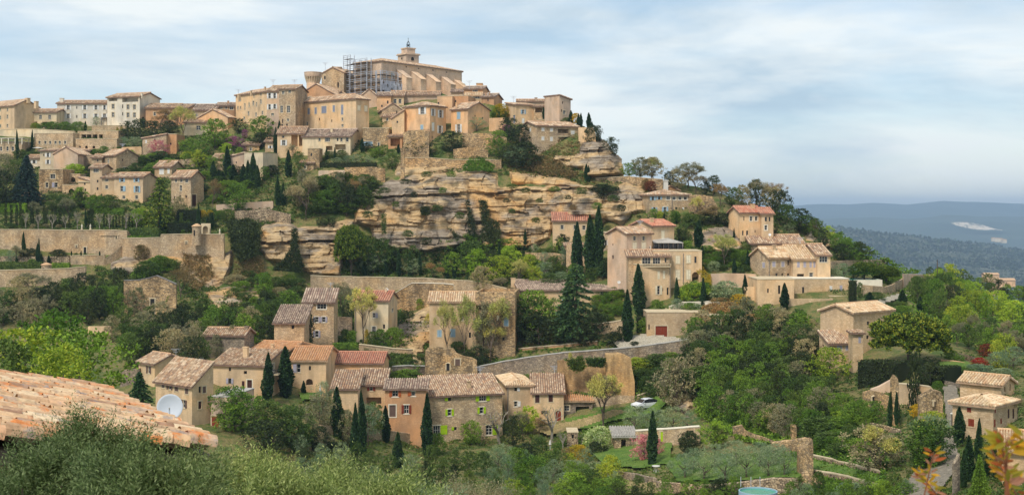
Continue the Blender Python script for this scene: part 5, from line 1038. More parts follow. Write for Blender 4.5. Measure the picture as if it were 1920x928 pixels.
# ---- scaffold wrapped round the church corner
def scaffold(label, pts, y0, y1, nl, dep=1.4, net=True, off=-1.2):
    """pts: [(px, distance)] plan line; decks between rows y0 (top) and y1 (bottom)"""
    P = [W(px, HY, d) for px, d in pts]; r = empty("scaffolding", (P[0].x, P[0].y, W(pts[0][0], y1, pts[0][1]).z), label=label, category='scaffolding')
    zt = W(pts[0][0], y0, pts[0][1]).z; zb = W(pts[0][0], y1, pts[0][1]).z; zs = np.linspace(zb, zt, nl)
    for i in range(len(P) - 1):
        A, B = P[i], P[i + 1]; L = (B - A).length; u = (B - A) / L; n = Vector((-u.y, u.x, 0)); k = max(1, round(L / 2.6))
        for j in range(k + (1 if i == len(P) - 2 else 0)):
            for dd in (0, dep):
                q = A + u * (L * j / k) + n * dd; mb = MB(); mb.tube([(q.x, q.y, zb - 1.5), (q.x, q.y, zt + 1.1)], [.09, .09], 4); mb.obj("standard", 'steel', r)
        for z in zs:
            mb = MB(); mb.box((A + B) / 2 + n * dep / 2 + Vector((0, 0, z)), u * L / 2, n * dep / 2, (0, 0, .04)); mb.obj("deck", 'plank', r)
            mb = MB()
            for h in (.5, 1.0): mb.tube([A + Vector((0, 0, z + h)), B + Vector((0, 0, z + h))], [.07, .07], 4)
            mb.obj("guard_rail", 'steel', r)
        if net:
            mb = MB(); mb.v = []
            for j in range(13):
                for z in np.linspace(zb - .5, zt - 1.6, 7): t = j / 12; q = A + (B - A) * t - n * (.12 + .12 * math.sin(j * 2.1 + z * .7)); mb.v.append((q.x, q.y, z))
            for j in range(12):
                for z in range(6):
                    if (j * 7 + z * 3) % 9 == 4: continue
                    mb.f.append((j * 7 + z, j * 7 + 7 + z, j * 7 + 8 + z, j * 7 + z + 1)); mb.m.append(0); mb.uv.append(None)
            if i == len(P) - 2 or i == 1: mb.obj("debris_net", 'net', r)
    return r
scaffold("tall grey scaffolding with open decks left of the church front", [(655, 351.5), (688, 345.5)], 121, 182, 6, net=False)
scaffold("netted scaffolding wrapped round the lower corner of the church", [(687, 346.4), (714, 341.6), (745, 347.4)], 143, 186, 4, net=True)
scaffold("thin scaffold tower rising left of the church front", [(644, 354), (657, 352)], 112, 178, 7, net=False)
scaffold("small netted scaffold bay between the church buttresses", [(747, 347.6), (766, 350.6)], 146, 184, 4, net=True)
# ---- castle round tower with machicolation
def castle_tower():
    d = 348; c = W(587, 165, d); S = d / F; t = empty("round_tower", tuple(c), label="round castle tower with flared corbelled crown", category="castle tower")
    mb = MB(); mb.lathe((c.x, c.y, c.z), [(12.2 * S, -4), (12.2 * S, 13.5 * S), (12.4 * S, 20 * S)], 28); mb.obj("shaft", 'churchstone', t, smooth=False)
    mb = MB(); mb.lathe((c.x, c.y, c.z), [(15.4 * S, 20 * S), (16.2 * S, 23 * S), (16.4 * S, 27.5 * S), (16.8 * S, 27.8 * S), (16.8 * S, 28.8 * S), (14 * S, 28.8 * S), (14 * S, 24 * S)], 28); mb.lathe((c.x, c.y, c.z), [(15.4 * S, 20 * S), (11.9 * S, 20 * S)], 28); mb.obj("parapet", 'churchstone', t)
    for i in range(20):
        a = 2 * math.pi * i / 20; q = Vector((math.cos(a), math.sin(a), 0)); tg = Vector((-q.y, q.x, 0)); mb = MB(); o = Vector(c)
        mb.prism([o + q * 12.3 * S + tg * .14 + Vector((0, 0, 9 * S)), o + q * 15.9 * S + tg * .14 + Vector((0, 0, 20.2 * S)), o + q * 12.3 * S + tg * .14 + Vector((0, 0, 20.2 * S))], tg * -.28); mb.obj("corbel", 'trim', t)
    d = 356; c = W(634, 140, d); t = empty("turret", tuple(c), label="short round turret on the corner of the castle roof", category="turret"); mb = MB(); mb.lathe(tuple(c), [(7 * S, -3), (7 * S, 12 * S), (7.8 * S, 12.4 * S), (7.8 * S, 14 * S), (0, 14.5 * S)], 20); mb.obj("drum", 'churchstone', t)
castle_tower()
# ---- antennas
def antenna(label, x, yt, yb, d):
    p = W(x, yb, d); q = W(x, yt, d); mb = MB(); mb.tube([p - Vector((0, 0, .6)), q], [.05, .04], 4)
    for k, l in ((0, .8), (.25, .55), (.5, .35)): mb.box(q - Vector((0, 0, k)), (l, 0, 0), (0, .03, 0), (0, 0, .03))
    mb.obj("aerial", 'steel', label=label, category='aerial')
antenna("thin television aerial on the roof left of the castle", 552, 150, 163, 335); antenna("television aerial over the skyline east of the church", 963, 181, 195, 320); antenna("short aerial on the hotel tower roof", 266, 174, 181, 356)
# ---- satellite dishes
def dish(label, x, y, rpx, d, post=.8, tilt=20, mat='paint_w', yaw=0):
    c = W(x, y, d); r = rpx * d / F; o = empty("satellite_dish", (c.x, c.y, c.z - r - post), label=label, category='satellite dish'); o0 = Vector(o.location)
    T = math.radians(tilt); Yw = math.radians(yaw); ax = Vector((math.sin(Yw) * math.cos(T), -math.cos(Yw) * math.cos(T), math.sin(T))); a = ax.cross(Vector((0, 0, 1))).normalized(); b = a.cross(ax)
    mb = MB(); prof = [(0, -.20), (.3, -.18), (.6, -.12), (.85, -.045), (1, 0), (1.02, -.01), (1.0, -.04), (.85, -.085), (.6, -.16), (.3, -.22), (0, -.24)]; sg = 28; base = 0
    for q, h in prof:
        for k in range(sg): t = 2 * math.pi * k / sg; mb.v.append(tuple(c + (a * math.cos(t) + b * math.sin(t)) * r * q * (1 if True else 0) + ax * h * r))
    for i in range(len(prof) - 1):
        for k in range(sg): mb.f.append((i * sg + k, i * sg + (k + 1) % sg, (i + 1) * sg + (k + 1) % sg, (i + 1) * sg + k)); mb.m.append(0); mb.uv.append(None)
    mb.obj("reflector", mat, o, smooth=True)
    mb = MB(); mb.tube([c - b * r * .98, c - b * r * .55 + ax * r * .75, c + ax * r * .82 - b * r * .1], [.02 + r * .015] * 3, 5); mb.obj("feed_arm", 'steel', o)
    mb = MB(); mb.tube([c + ax * r * .80 - b * r * .1, c + ax * r * 1.0 - b * r * .1], [r * .07, r * .05], 8, 0, True); mb.obj("feed_horn", 'concrete', o)
    mb = MB(); mb.tube([c - ax * r * .3, c - ax * r * .42 - Vector((0, 0, r * .5)), Vector((c.x, c.y, c.z - r - post)) - Vector((ax.x, ax.y, 0)) * r * .42], [.03 + r * .03] * 3, 6); mb.obj("post", 'steel', o)
dish("large pale satellite dish at the edge of the foreground tile roof", 318.5, 762.5, 23.5, 44, post=2.5, tilt=8, yaw=12, mat='dishgrey') if 'dishgrey' in MATS else (plain('dishgrey', rgb(196, 200, 206), vary=.03), dish("large pale satellite dish at the edge of the foreground tile roof", 318.5, 762.5, 23.5, 44, post=2.5, tilt=8, yaw=12, mat='dishgrey'))
dish("small white dish on the ridge of the long brown-shuttered house", 377.5, 672.5, 4.2, 206); dish("white dish beside the chimney of the ochre house, larger of two", 472, 658, 4.6, 206); dish("white dish beside the chimney, smaller of two", 477.5, 655, 3.2, 207)
dish("white dish on the ridge of the pale pink rendered house", 725, 543, 3.2, 250); dish("white dish on the long tiled house below the pink gable", 1160.5, 529, 3, 244); dish("white dish on the balcony of the blue-shuttered ochre house", 262, 358, 3, 296, post=.2); dish("small dish on the side of the red-roofed square house", 1443.5, 440, 2.6, 252, post=.2)
# ================================================================= walls
slabwall("retaining_wall","great garden retaining wall ending in a rounded bastion",[(-60,430),(60,431),(150,432),(205,432),(238,433)],[(-60,478),(238,478)],cap='trim',win=[(159.5,470,5,13,'','-'),(218,445,2.5,6,'','-'),(143,462,2,5,'','-')],m='tan',D=266)
slabwall("retaining_wall","long garden retaining wall east of the rounded bastion",[(229,447),(300,446),(302,440),(362,439),(420,440)],[(229,471),(420,471)],cap='trim',win=[(349,455,2,5,'','-')],m='tan',D=265)
def bastion():
    c = W(222, 478, 272); r = 6.2; o = empty("bastion", tuple(c), label="rounded stone bastion with small slit below the clipped garden", category='bastion'); mb = MB(); zt = W(222, 434, 266).z - c.z; mb.lathe(tuple(c), [(r * 1.06, -3), (r, zt - .9), (r + .2, zt - .9), (r + .2, zt - .6), (r, zt - .6), (r, zt), (r - .5, zt), (r - .5, zt - 1)], 30); mb.obj("masonry", 'tan', o)
bastion()
slabwall("retaining_wall","lower garden wall with tiny round hut at its end",[(-60,508),(60,506),(120,504),(160,500)],[(-60,540),(160,528)],cap='trim',m='tan')
slabwall("terrace_wall","garden terrace wall with cone topiaries, under the doorway",[(132,480),(165,479),(196,478)],[(132,496),(196,495)],cap='trim',m='tan')
slabwall("terrace_wall","middle garden wall under the two slim cypresses",[(-20,480),(60,481),(130,481)],[(-20,492),(130,494)],m='drywall')
slabwall("stair_wall","sloping stair parapet curving up to the rounded bastion",[(196,486),(212,476),(228,462),(231,460)],[(196,496),(231,480)],m='tan',cap='trim')
def roundhut(label, x, yt, yb, wpx, d, roof=.35, door=True):
    c = W(x, yb, d); S = d / F; r = wpx / 2 * S; h = (yb - yt) * S; o = empty("sentry_turret", tuple(c), label=label, category='turret'); mb = MB(); mb.lathe(tuple(c), [(r, -1.5), (r, h * .78)], 18); mb.obj("drum", 'tan', o)
    mb = MB(); mb.lathe(tuple(c), [(r * 1.14, h * .78), (r * 1.14, h * .82), (r * .6, h * .93), (.05, h)], 18); mb.obj("roof", 'tile_light', o)
    if door: mb = MB(); mb.box((c.x - r * .3, c.y - r * .93, c.z + h * .35), (r * .16, 0, 0), (0, .08, 0), (0, 0, h * .2)); mb.obj("opening", 'dark', o)
roundhut("tiny round stone hut on the lower garden wall", 87, 492, 514, 18, 258); roundhut("round sentry turret beside the niche on the garden wall", 369, 419, 446, 17, 264)
def statue(label, x, yt, yb, d):
    p = W(x, yb, d); h = (yb - yt) * d / F; o = empty("statue", tuple(p), label=label, category='statue'); mb = MB(); mb.box(p + Vector((0, 0, h * .17)), (h * .13, 0, 0), (0, h * .13, 0), (0, 0, h * .17)); mb.obj("pedestal", 'trim', o)
    mb = MB(); mb.lathe(tuple(p), [(.02, h * .34), (h * .11, h * .36), (h * .09, h * .5), (h * .13, h * .66), (h * .12, h * .78), (h * .045, h * .83), (h * .065, h * .9), (h * .05, h * .97), (0, h)], 10); mb.obj("figure", 'whitestone', o)
statue("pale stone figure on the garden wall, nearer the pollarded trees", 153.5, 420, 431.5, 266); statue("pale stone figure on the garden wall by the round corner", 169.5, 420, 431.5, 266); statue("small pale statue east of the sentry turret niche", 412, 429, 440, 264)
def niche():
    c = W(385, 440, 268); S = 268 / F; o = empty("niche", tuple(c), label="stone niche with shell arch beside the sentry turret", category='niche'); mb = MB(); A, B = Vector((c.x - 8 * S, c.y)), Vector((c.x + 8 * S, c.y))
    wall_panel(mb, A, B, c.z - .5, c.z + 21 * S, [(3 * S, 13 * S, c.z, c.z + 16 * S, .9, True)]); mb.obj("surround", 'trim', o); mb = MB(); mb.box(c + Vector((0, .9, 10 * S)), (8 * S, 0, 0), (0, .04, 0), (0, 0, 11 * S)); mb.obj("back", 'trim', o)
niche()
slabwall("retaining_wall","long retaining wall running under the cliff behind the ivy house",[(582,517),(620,519),(700,520),(800,522),(880,527),(905,531),(950,541)],[(582,546),(760,552),(950,560)],cap='trim',m='tan',off=2)
slabwall("ruined_wall","curved broken gable wall behind the yellowish tiled house",[(731,556),(745,547),(762,537),(772,531),(800,531),(832,532),(850,534),(852,545)],[(731,586),(852,580)],m='ruin',cap='whitestone',off=1)
slabwall("garden_wall","low wall in front of the pale pink rendered house",[(673,646),(700,649),(740,654),(772,656)],[(673,662),(772,672)],m='tan',cap='trim')
slabwall("garden_wall","dark plastered courtyard wall between the two tall centre houses",[(628,594),(660,595)],[(628,628),(660,628)],m='grey',th=.4)
slabwall("garden_wall","grey-topped wall left of the ruined gable",[(735,688),(765,686),(797,687)],[(735,706),(797,708)],m='grey',cap='concrete')
slabwall("ruined_gable","tall ragged ruined gable with blocked window recess",[(797,658),(802,652),(820,650),(840,653),(850,654),(856,662),(870,668),(885,671),(894,676),(895,700)],[(797,716),(895,716)],m='ruin',win=[(858,679,9,12,'','n'),(840,688,6,12,'a','-')],th=.9)
slabwall("road_wall","road parapet climbing past the ruined gable to the driveway",[(895,688),(950,677),(1000,669),(1060,661),(1120,657),(1200,650),(1262,641),(1292,637)],[(895,712),(1000,700),(1100,694),(1200,676),(1292,672)],m='grey',cap='concrete')
slabwall("retaining_wall","upper ochre wall above the road beside the dark trees",[(972,654),(1020,650),(1060,646),(1120,640)],[(972,668),(1120,658)],m='brown',cap='trim',off=2)
slabwall("retaining_wall","ramp wall under the long tiled house",[(1112,609),(1150,604),(1168,601)],[(1112,626),(1168,622)],m='tan',cap='trim')
slabwall("ochre_wall","long ochre ruined wall hung with shrubs below the road",[(1045,676),(1080,672),(1100,676),(1138,672)],[(1045,735),(1138,735)],m='oldplaster')
slabwall("ochre_wall","taller ochre buttress block at the end of the long wall",[(1136,664),(1160,663),(1172,666),(1183,672),(1185,690),(1190,715)],[(1136,738),(1190,738)],m='oldplaster',off=-1,th=2.5)
slabwall("garden_wall","broken low wall stepping down to the parked white car",[(1195,742),(1215,736),(1228,728),(1240,716)],[(1195,748),(1240,728)],m='drywall',cap='trim',th=.5)
slabwall("lane_wall","low wall of the lane behind the parked white car",[(1110,745),(1150,741),(1190,742)],[(1110,762),(1190,752)],m='tan',th=.4)
slabwall("garden_wall","front garden wall below the orange-shuttered house",[(596,797),(640,800),(720,806),(796,817)],[(596,818),(796,832)],m='tan',th=.5)
slabwall("garden_wall","stone wall with small green door behind the pink blossom",[(1192,808),(1240,805),(1313,800)],[(1192,838),(1313,830)],m='tan',cap='whitestone',win=[(1242,818,7,18,'d','g')])
slabwall("dry_stone_wall","grey dry stone wall below the white garden table",[(1160,884),(1190,888),(1232,897)],[(1160,900),(1232,910)],m='grey',th=.6)
slabwall("dry_stone_wall","long curved dry stone wall above the round pool",[(1232,903),(1280,908),(1340,910),(1390,905),(1450,897),(1505,898)],[(1232,925),(1390,932),(1505,925)],m='drywall',th=.8,win=[(1296,915,3,5,'','-')])
slabwall("ruined_wall","ragged stone corner of the olive terrace",[(1448,830),(1470,827),(1490,826),(1500,823),(1512,822),(1524,824)],[(1448,850),(1524,850)],m='ruin',th=1)
slabwall("ruined_wall","tall crumbling end wall of the olive terrace",[(1500,845),(1510,838),(1516,830),(1524,824),(1525,840)],[(1500,884),(1525,888)],m='ruin',off=-3,th=1.6)
slabwall("stone_pillar","lone standing stone pillar above the olive terrace",[(1484,799),(1487,796),(1493,797),(1494,801)],[(1484,830),(1494,830)],m='ruin',th=.9)
slabwall("ruined_wall","broken lit wall running to the lone stone pillar",[(1375,800),(1392,797),(1400,808),(1420,816),(1445,824),(1455,828)],[(1375,818),(1455,838)],m='ruin',th=.7)
slabwall("terrace_wall","upper grass terrace wall east of the olive terrace",[(1524,854),(1560,861),(1572,866),(1600,872),(1650,884)],[(1524,864),(1650,894)],m='drywall',cap='trim',th=.5)
slabwall("terrace_wall","lower grass terrace wall east of the olive terrace",[(1528,884),(1560,888),(1600,897),(1645,908)],[(1528,894),(1645,920)],m='drywall',cap='trim',th=.5)
slabwall("ruined_wall","small leaning wall end beside the lower terraces",[(1505,888),(1515,884),(1530,893),(1542,906)],[(1505,912),(1542,912)],m='ruin',th=.6)
slabwall("garden_wall","pinkish wall below the budding tree",[(1333,514),(1360,512),(1418,514)],[(1333,545),(1418,545)],m='pink',off=2)
slabwall("garden_wall","sandy wall between the pinkish wall and the villa terrace",[(1395,538),(1438,538)],[(1395,562),(1438,562)],m='ochre')
slabwall("retaining_wall","rough stone wall above the rock slope east of the stone house",[(1293,366),(1310,365),(1335,368),(1345,388)],[(1293,404),(1345,404)],m='ruin',off=1)
slabwall("retaining_wall","massive squared wall left of the blue-shuttered stone house",[(1117,335),(1180,331),(1183,332),(1243,337)],[(1117,350),(1243,362)],m='ruin',off=2,cap='trim')
slabwall("retaining_wall","sunlit wall end under the skyline cypresses",[(1085,239),(1112,239),(1117,252)],[(1085,262),(1117,262)],m='ochre',off=-1,th=3)
slabwall("garden_wall","plain wall beside the yellow flowering tree",[(917,222),(946,221)],[(917,246),(946,246)],m='orange')
slabwall("terrace_wall","flowery rubble wall under the orange brown-gabled house",[(867,250),(900,250),(925,252),(950,258)],[(867,278),(950,280)],m='ruin')
slabwall("terrace_wall","second rubble wall with plants under the flowery one",[(850,280),(880,276),(915,278)],[(850,296),(915,296)],m='ruin')
slabwall("retaining_wall","long stained wall on top of the cliff",[(758,297),(800,296),(850,300),(940,300)],[(758,318),(940,318)],m='ruin',cap='trim')
slabwall("terrace_wall","round stained terrace under the orange corner house",[(756,250),(765,245),(790,244),(804,246)],[(756,280),(804,282)],m='ruin',th=3,off=-5)
slabwall("retaining_wall","sunny rough wall east of the pale concrete panel",[(646,314),(700,313),(722,316)],[(646,346),(722,340)],m='ruin')
slabwall("retaining_wall","pale concrete retaining panel above the grey bare tree",[(597,320),(646,319)],[(597,350),(646,350)],m='churchstone')
slabwall("stone_pier","tall slim stone pier on the cliff top",[(751,278),(758,278)],[(751,340),(758,340)],m='ruin',th=1.2)
slabwall("retaining_wall","low wall above the round cave hollow",[(440,396),(500,392),(545,402)],[(440,414),(545,420)],m='drywall')
slabwall("retaining_wall","garden wall under the bright round tree by the cypress row",[(405,384),(450,380),(512,377)],[(405,396),(512,392)],m='pink')
slabwall("retaining_wall","terrace wall behind the blue cedar",[(40,355),(75,362)],[(40,375),(75,380)],m='tan')
slabwall("retaining_wall","pale parapet wall below the hotel lawn",[(-20,246),(35,242),(80,243),(140,247)],[(-20,256),(140,258)],m='cream',cap='trim')
slabwall("retaining_wall","tan wall between hotel terraces and stone-gabled house",[(146,292),(190,293)],[(146,312),(190,312)],m='tan')
slabwall("retaining_wall","plain wall strip below the olive row of the hotel",[(228,276),(266,275)],[(228,290),(266,290)],m='ochre')
slabwall("retaining_wall","stone wall behind the young green trees east of the ochre gable",[(330,300),(400,296)],[(330,312),(400,312)],m='drywall')
slabwall("ruined_house","roofless ochre house shell under the ivy bank",[(232,526),(262,525),(276,522),(293,517),(310,524),(330,533)],[(232,592),(330,590)],m='ruin',cap='slate',win=[(286,575,8,30,'','-')])
slabwall("retaining_wall","lit wall hung with red shrubs behind the villa pool drive",[(1617,534),(1660,538),(1673,534),(1694,522)],[(1617,556),(1694,545)],m='tan')
slabwall("boundary_wall","big plain grey wall east of the pool",[(1694,514),(1740,515),(1762,513),(1763,520)],[(1694,546),(1763,545)],m='concrete' if 0 else 'churchstone')
slabwall("garden_wall","pale wall behind the olive trees of the villa",[(1557,490),(1600,488),(1660,487)],[(1557,500),(1660,500)],m='tan')
slabwall("gate_pier","slim pale pier at the end of the villa garden wall",[(1659,483),(1662,483)],[(1659,499),(1662,499)],m='white')
slabwall("garden_wall","wall under the tall clipped hedge with stone arch",[(1620,736),(1632,732),(1650,735),(1668,742)],[(1620,765),(1668,768)],m='ruin',win=[(1639,750,7,12,'a','-')])
slabwall("ruined_wall","tall slim ruined wall end between the two small cypresses",[(1672,712),(1677,703),(1683,708),(1686,722)],[(1672,800),(1686,800)],m='ruin')
slabwall("garden_wall","ochre wall behind the broad tall cypress",[(1684,720),(1702,721),(1726,723),(1745,726),(1752,734)],[(1684,762),(1752,760)],m='ochre',cap='trim')
slabwall("ruined_house","ruined pink-ochre house corner beside the cobbled lane",[(1728,744),(1740,738),(1752,732),(1764,734),(1768,744)],[(1728,790),(1768,792)],m='ruin',win=[(1753,757,3,9,'','-')],th=1.4,off=-1)
slabwall("garden_wall","slanting wall carrying the dark hedge",[(1634,730),(1650,724),(1672,712)],[(1634,745),(1672,735)],m='pink')
slabwall("terrace_wall","low wall in front of the small orchard",[(1590,786),(1620,790),(1660,798),(1690,806)],[(1590,796),(1690,816)],m='drywall')
slabwall("terrace_wall","stone edging of the flower bed by the red shrub",[(1765,673),(1800,677),(1812,680)],[(1765,680),(1812,686)],m='orange',th=.3)
slabwall("dry_stone_wall","grey rubble wall climbing behind the flower bed",[(1785,656),(1800,662),(1830,670)],[(1785,662),(1830,677)],m='grey',th=.5)
slabwall("lane_wall","stone wall of the lane below the conifers",[(1790,870),(1796,860),(1800,850)],[(1790,930),(1800,925)],m='grey',th=.6)
slabwall("lane_wall","wall at the upper bend of the cobbled lane",[(1765,712),(1785,716),(1805,722)],[(1765,722),(1805,732)],m='grey',th=.5)
slabwall("courtyard_wall","old wall of the orchard beyond the lime tree",[(225,695),(262,690)],[(225,720),(262,716)],m='grey')
slabwall("bridge_wall","small ochre wall with railing beneath the dark oaks",[(165,612),(208,612)],[(165,625),(208,626)],m='ochre')
slabwall("terrace_wall","low wall on the shelf beside the fallen rocks",[(380,598),(400,604),(420,612)],[(380,606),(420,620)],m='grey',th=.4)
slabwall("retaining_wall","terrace front under the vine-covered patio",[(1255,575),(1280,567),(1330,566),(1368,570)],[(1255,584),(1368,584)],m='whitestone' if 0 else 'white',cap='whitestone')
slabwall("retaining_wall","sandy pier of the cliff-foot house",[(1062,459),(1072,459)],[(1062,515),(1072,515)],m='tan',th=1.5); slabwall("retaining_wall","sandy pier nearer the tall cypresses",[(1089,459),(1098,459)],[(1089,515),(1098,515)],m='tan',th=1.5)
H('porch','small tiled porch on two sandy piers by the tall cypresses',1060,1100,461,466,k='s',r=456,m='tan',D=262,dep=4,cat='porch',base=.2)
slabwall("retaining_wall","rubble slope wall under the cliff-foot house",[(985,474),(1040,474),(1060,478)],[(985,496),(1060,498)],m='ruin')
# ================================================================= roads, lawns, pools
patch("driveway",[(1170,632),(1215,628),(1290,637),(1270,643),(1190,652),(1160,655),(1150,645)],'gravel',.5)
patch("road",[(1600,583),(1620,574),(1660,560),(1700,548),(1720,551),(1690,560),(1640,576),(1618,590),(1600,596)],'gravel',.6)
patch("dirt_lane",[(1000,806),(1060,794),(1110,782),(1150,770),(1180,772),(1130,790),(1080,806),(1030,818)],'dirt',.4)
patch("grass_bank",[(1060,786),(1120,776),(1190,760),(1232,745),(1250,755),(1230,776),(1150,790),(1100,806),(1060,806)],'grass',.35)
patch("lawn",[(1095,835),(1180,836),(1260,832),(1255,870),(1200,880),(1130,872)],'grass',.4)
patch("lawn",[(1240,860),(1500,860),(1505,896),(1400,902),(1270,904)],'grass',.4)
patch("lawn",[(1760,680),(1810,680),(1860,690),(1800,700),(1765,696)],'grass',.5)
patch("lawn",[(1525,865),(1640,890),(1650,905),(1560,895),(1525,888)],'grass',.4)
patch("lawn",[(560,738),(600,738),(600,750),(565,752)],'grass',.4)
patch("cobbled_lane",[(1768,728),(1792,722),(1800,760),(1790,830),(1800,870),(1760,928),(1680,940),(1720,880),(1768,840),(1775,790)],'cobble',.4)
patch("dirt_path",[(1130,895),(1200,908),(1240,903),(1235,928),(1160,928)],'dirt',.35)
def pool(label, x0, x1, yt, yb, d0, col, round_=False, name="swimming_pool"):
    plain('water_' + str(int(x0)), col, rough=.12, spec=.6, vary=.05); c = W((x0 + x1) / 2, yb, d0); rx = (x1 - x0) / 2 * d0 / F; D1 = d0 / ((yt - HY) / (yb - HY)) if yt > HY else d0 + 6; dep = min(max(D1 - d0, 2 * rx * .4), 2.0 * rx)
    o = empty(name, tuple(c), label=label, category='swimming pool'); n = 40
    if round_: ring = [(math.cos(t) * rx, dep / 2 + math.sin(t) * dep / 2) for t in np.linspace(0, 2 * math.pi, n, endpoint=False)]
    else: ring = [(-rx, 0), (rx, 0), (rx, dep), (-rx, dep)]
    mb = MB(); mb.add([(c.x + a, c.y + b, c.z) for a, b in ring], [tuple(range(len(ring)))]); mb.obj("water", 'water_' + str(int(x0)), o)
    mb = MB(); k = len(ring)
    for i in range(k):
        a, b = ring[i], ring[(i + 1) % k]; cx, cy = 0, dep / 2; g = lambda q, s, z: (c.x + cx + (q[0] - cx) * s, c.y + cy + (q[1] - cy) * s, c.z + z)
        mb.add([g(a, 1, -.6), g(b, 1, -.6), g(b, 1, .14), g(a, 1, .14), g(a, 1.06, .14), g(b, 1.06, .14), g(b, 1.06, -1.2), g(a, 1.06, -1.2)], [(0, 1, 2, 3), (3, 2, 5, 4), (4, 5, 6, 7)])
    mb.obj("rim", 'paint_b' if round_ else 'whitestone', o)
pool("turquoise swimming pool behind the spreading trees of the villa", 1590, 1652, 521, 526, 236, rgb(60, 190, 180))
pool("round blue-rimmed garden pool under the dry stone wall", 1393, 1462, 915, 929, 128, rgb(60, 150, 120), True)
pool("pale covered pool behind the foreground olives", 800, 858, 868, 884, 186, rgb(130, 160, 168))
# ================================================================= small things
def car(x, yb, d, yaw):
    c = W(x, yb, d); A = math.radians(yaw); K_ = 1.1; fx = Vector((math.cos(A), math.sin(A), 0)) * K_; fy = Vector((-math.sin(A), math.cos(A), 0)) * K_; Z = Vector((0, 0, K_))
    o = empty("parked_car", tuple(c), label="small white hatchback parked on the grassy lane", category='car')
    plain('carpaint', (.80, .81, .83), rough=.25, spec=.5, vary=.01)
    Pt = lambda l, s, z: c + fx * l + fy * s + Z * z
    prof = [(-1.95, .35), (-2.0, .62), (-1.92, .80), (-1.15, .98), (-.45, 1.42), (.2, 1.52), (1.0, 1.50), (1.65, 1.30), (1.95, .95), (2.0, .5), (1.95, .3)]
    hw = [.78, .84, .85, .84, .66, .64, .64, .68, .80, .84, .80]; mb = MB(); n = len(prof)
    for (l, z), s in zip(prof, hw): mb.v += [tuple(Pt(l, -s, z)), tuple(Pt(l, s, z))]
    for i in range(n - 1): mb.f.append((2 * i, 2 * i + 1, 2 * i + 3, 2 * i + 2))
    # sides: shoulder line below the glass
    for sg in (-1, 1):
        lo = [(-1.95, .3), (-1.0, .28), (0, .28), (1.0, .28), (1.95, .3)]; b = len(mb.v); up = [(-1.92, .80), (-1.15, .98), (0, 1.0), (1.2, 1.02), (1.95, .95)]
        for (l, z), (l2, z2) in zip(lo, up): mb.v += [tuple(Pt(l, sg * .80, z)), tuple(Pt(l, sg * .87, .62)), tuple(Pt(l2, sg * .845, z2))]
        for i in range(4):
            for k in range(2): mb.f.append((b + 3 * i + k, b + 3 * i + 3 + k, b + 3 * i + 4 + k, b + 3 * i + 1 + k))
    mb.m = [0] * len(mb.f); mb.uv = [None] * len(mb.f); body = mb.obj("body", 'carpaint', o, smooth=False)
    for sg in (-1, 1):
        mb = MB(); mb.prism([Pt(-1.05, sg * .80, 1.0), Pt(-.42, sg * .67, 1.38), Pt(.2, sg * .65, 1.46), Pt(.95, sg * .65, 1.44), Pt(1.5, sg * .70, 1.24), Pt(1.6, sg * .80, 1.02)], fy * sg * .03); mb.obj("side_window", 'glass', o)
        for l in (-1.25, 1.25):
            mb = MB(); mb.lathe((0, 0, 0), [(0, -.1), (.2, -.1), (.31, -.09), (.32, 0), (.31, .09), (.2, .1), (0, .1)], 18); mb.v = [tuple(Pt(l, sg * .80, .32) + fx * v[0] + Z * v[1] + fy * v[2]) for v in mb.v]; w_ = mb.obj("wheel", 'dark', o)
            mb = MB(); mb.lathe((0, 0, 0), [(0, .005), (.18, .005), (.18, .0)], 12); mb.v = [tuple(Pt(l, sg * .905, .32) + fx * v[0] + Z * v[1] + fy * v[2] * sg) for v in mb.v]; mb.obj("rim", 'steel', w_, tuple(o.location))
        mb = MB(); mb.box(Pt(-1.93, sg * .60, .70), fx * .05, fy * .17, Z * .07); mb.obj("headlight", 'frame', o); mb = MB(); mb.box(Pt(1.97, sg * .66, .85), fx * .03, fy * .12, Z * .13); mb.obj("tail_light", 'paint_r', o)
        mb = MB(); mb.box(Pt(-.75, sg * .92, 1.02), fx * .07, fy * .08, Z * .06); mb.obj("mirror", 'carpaint', o)
    mb = MB(); mb.prism([Pt(-1.10, -.76, 1.015), Pt(-1.10, .76, 1.015), Pt(-.48, .62, 1.42), Pt(-.48, -.62, 1.42)], Vector((-.5, 0, .8)) * .03); mb.obj("windscreen", 'glass', o)
    mb = MB(); mb.box(Pt(-1.985, 0, .48), fx * .03, fy * .5, Z * .09); mb.obj("grille", 'dark', o)
car(1210, 766, 206, 28)
def table(label, x, yb, d, r, h):
    c = W(x, yb, d); o = empty("garden_table", tuple(c), label=label, category='table'); mb = MB(); mb.lathe(tuple(c), [(0, h), (r, h), (r, h - .06), (0, h - .06)], 20); mb.obj("tabletop", 'frame', o)
    for k in range(3): a = k * 2.1 + .4; mb = MB(); mb.tube([c + Vector((0, 0, h - .06)), c + Vector((math.cos(a) * r * .7, math.sin(a) * r * .7, 0))], [.04, .04], 5); mb.obj("leg", 'frame', o)
table("round white garden table below the slim cypress", 1230, 884, 158, .5, .75)
def parasol(label, x, yt, yb, wpx, d, mat='frame', open_=True):
    c = W(x, yb, d); h = (yb - yt) * d / F; r = wpx / 2 * d / F; o = empty("parasol", tuple(c), label=label, category='parasol'); mb = MB(); mb.tube([c, c + Vector((0, 0, h))], [.04, .03], 5); mb.obj("pole", 'steel', o)
    mb = MB(); mb.lathe(tuple(c), [(r, h * .72), (r * .5, h * .88), (.02, h)] if open_ else [(.05, h * .45), (.2, h * .5), (.12, h * .8), (.02, h)], 10); mb.obj("canopy", mat, o)
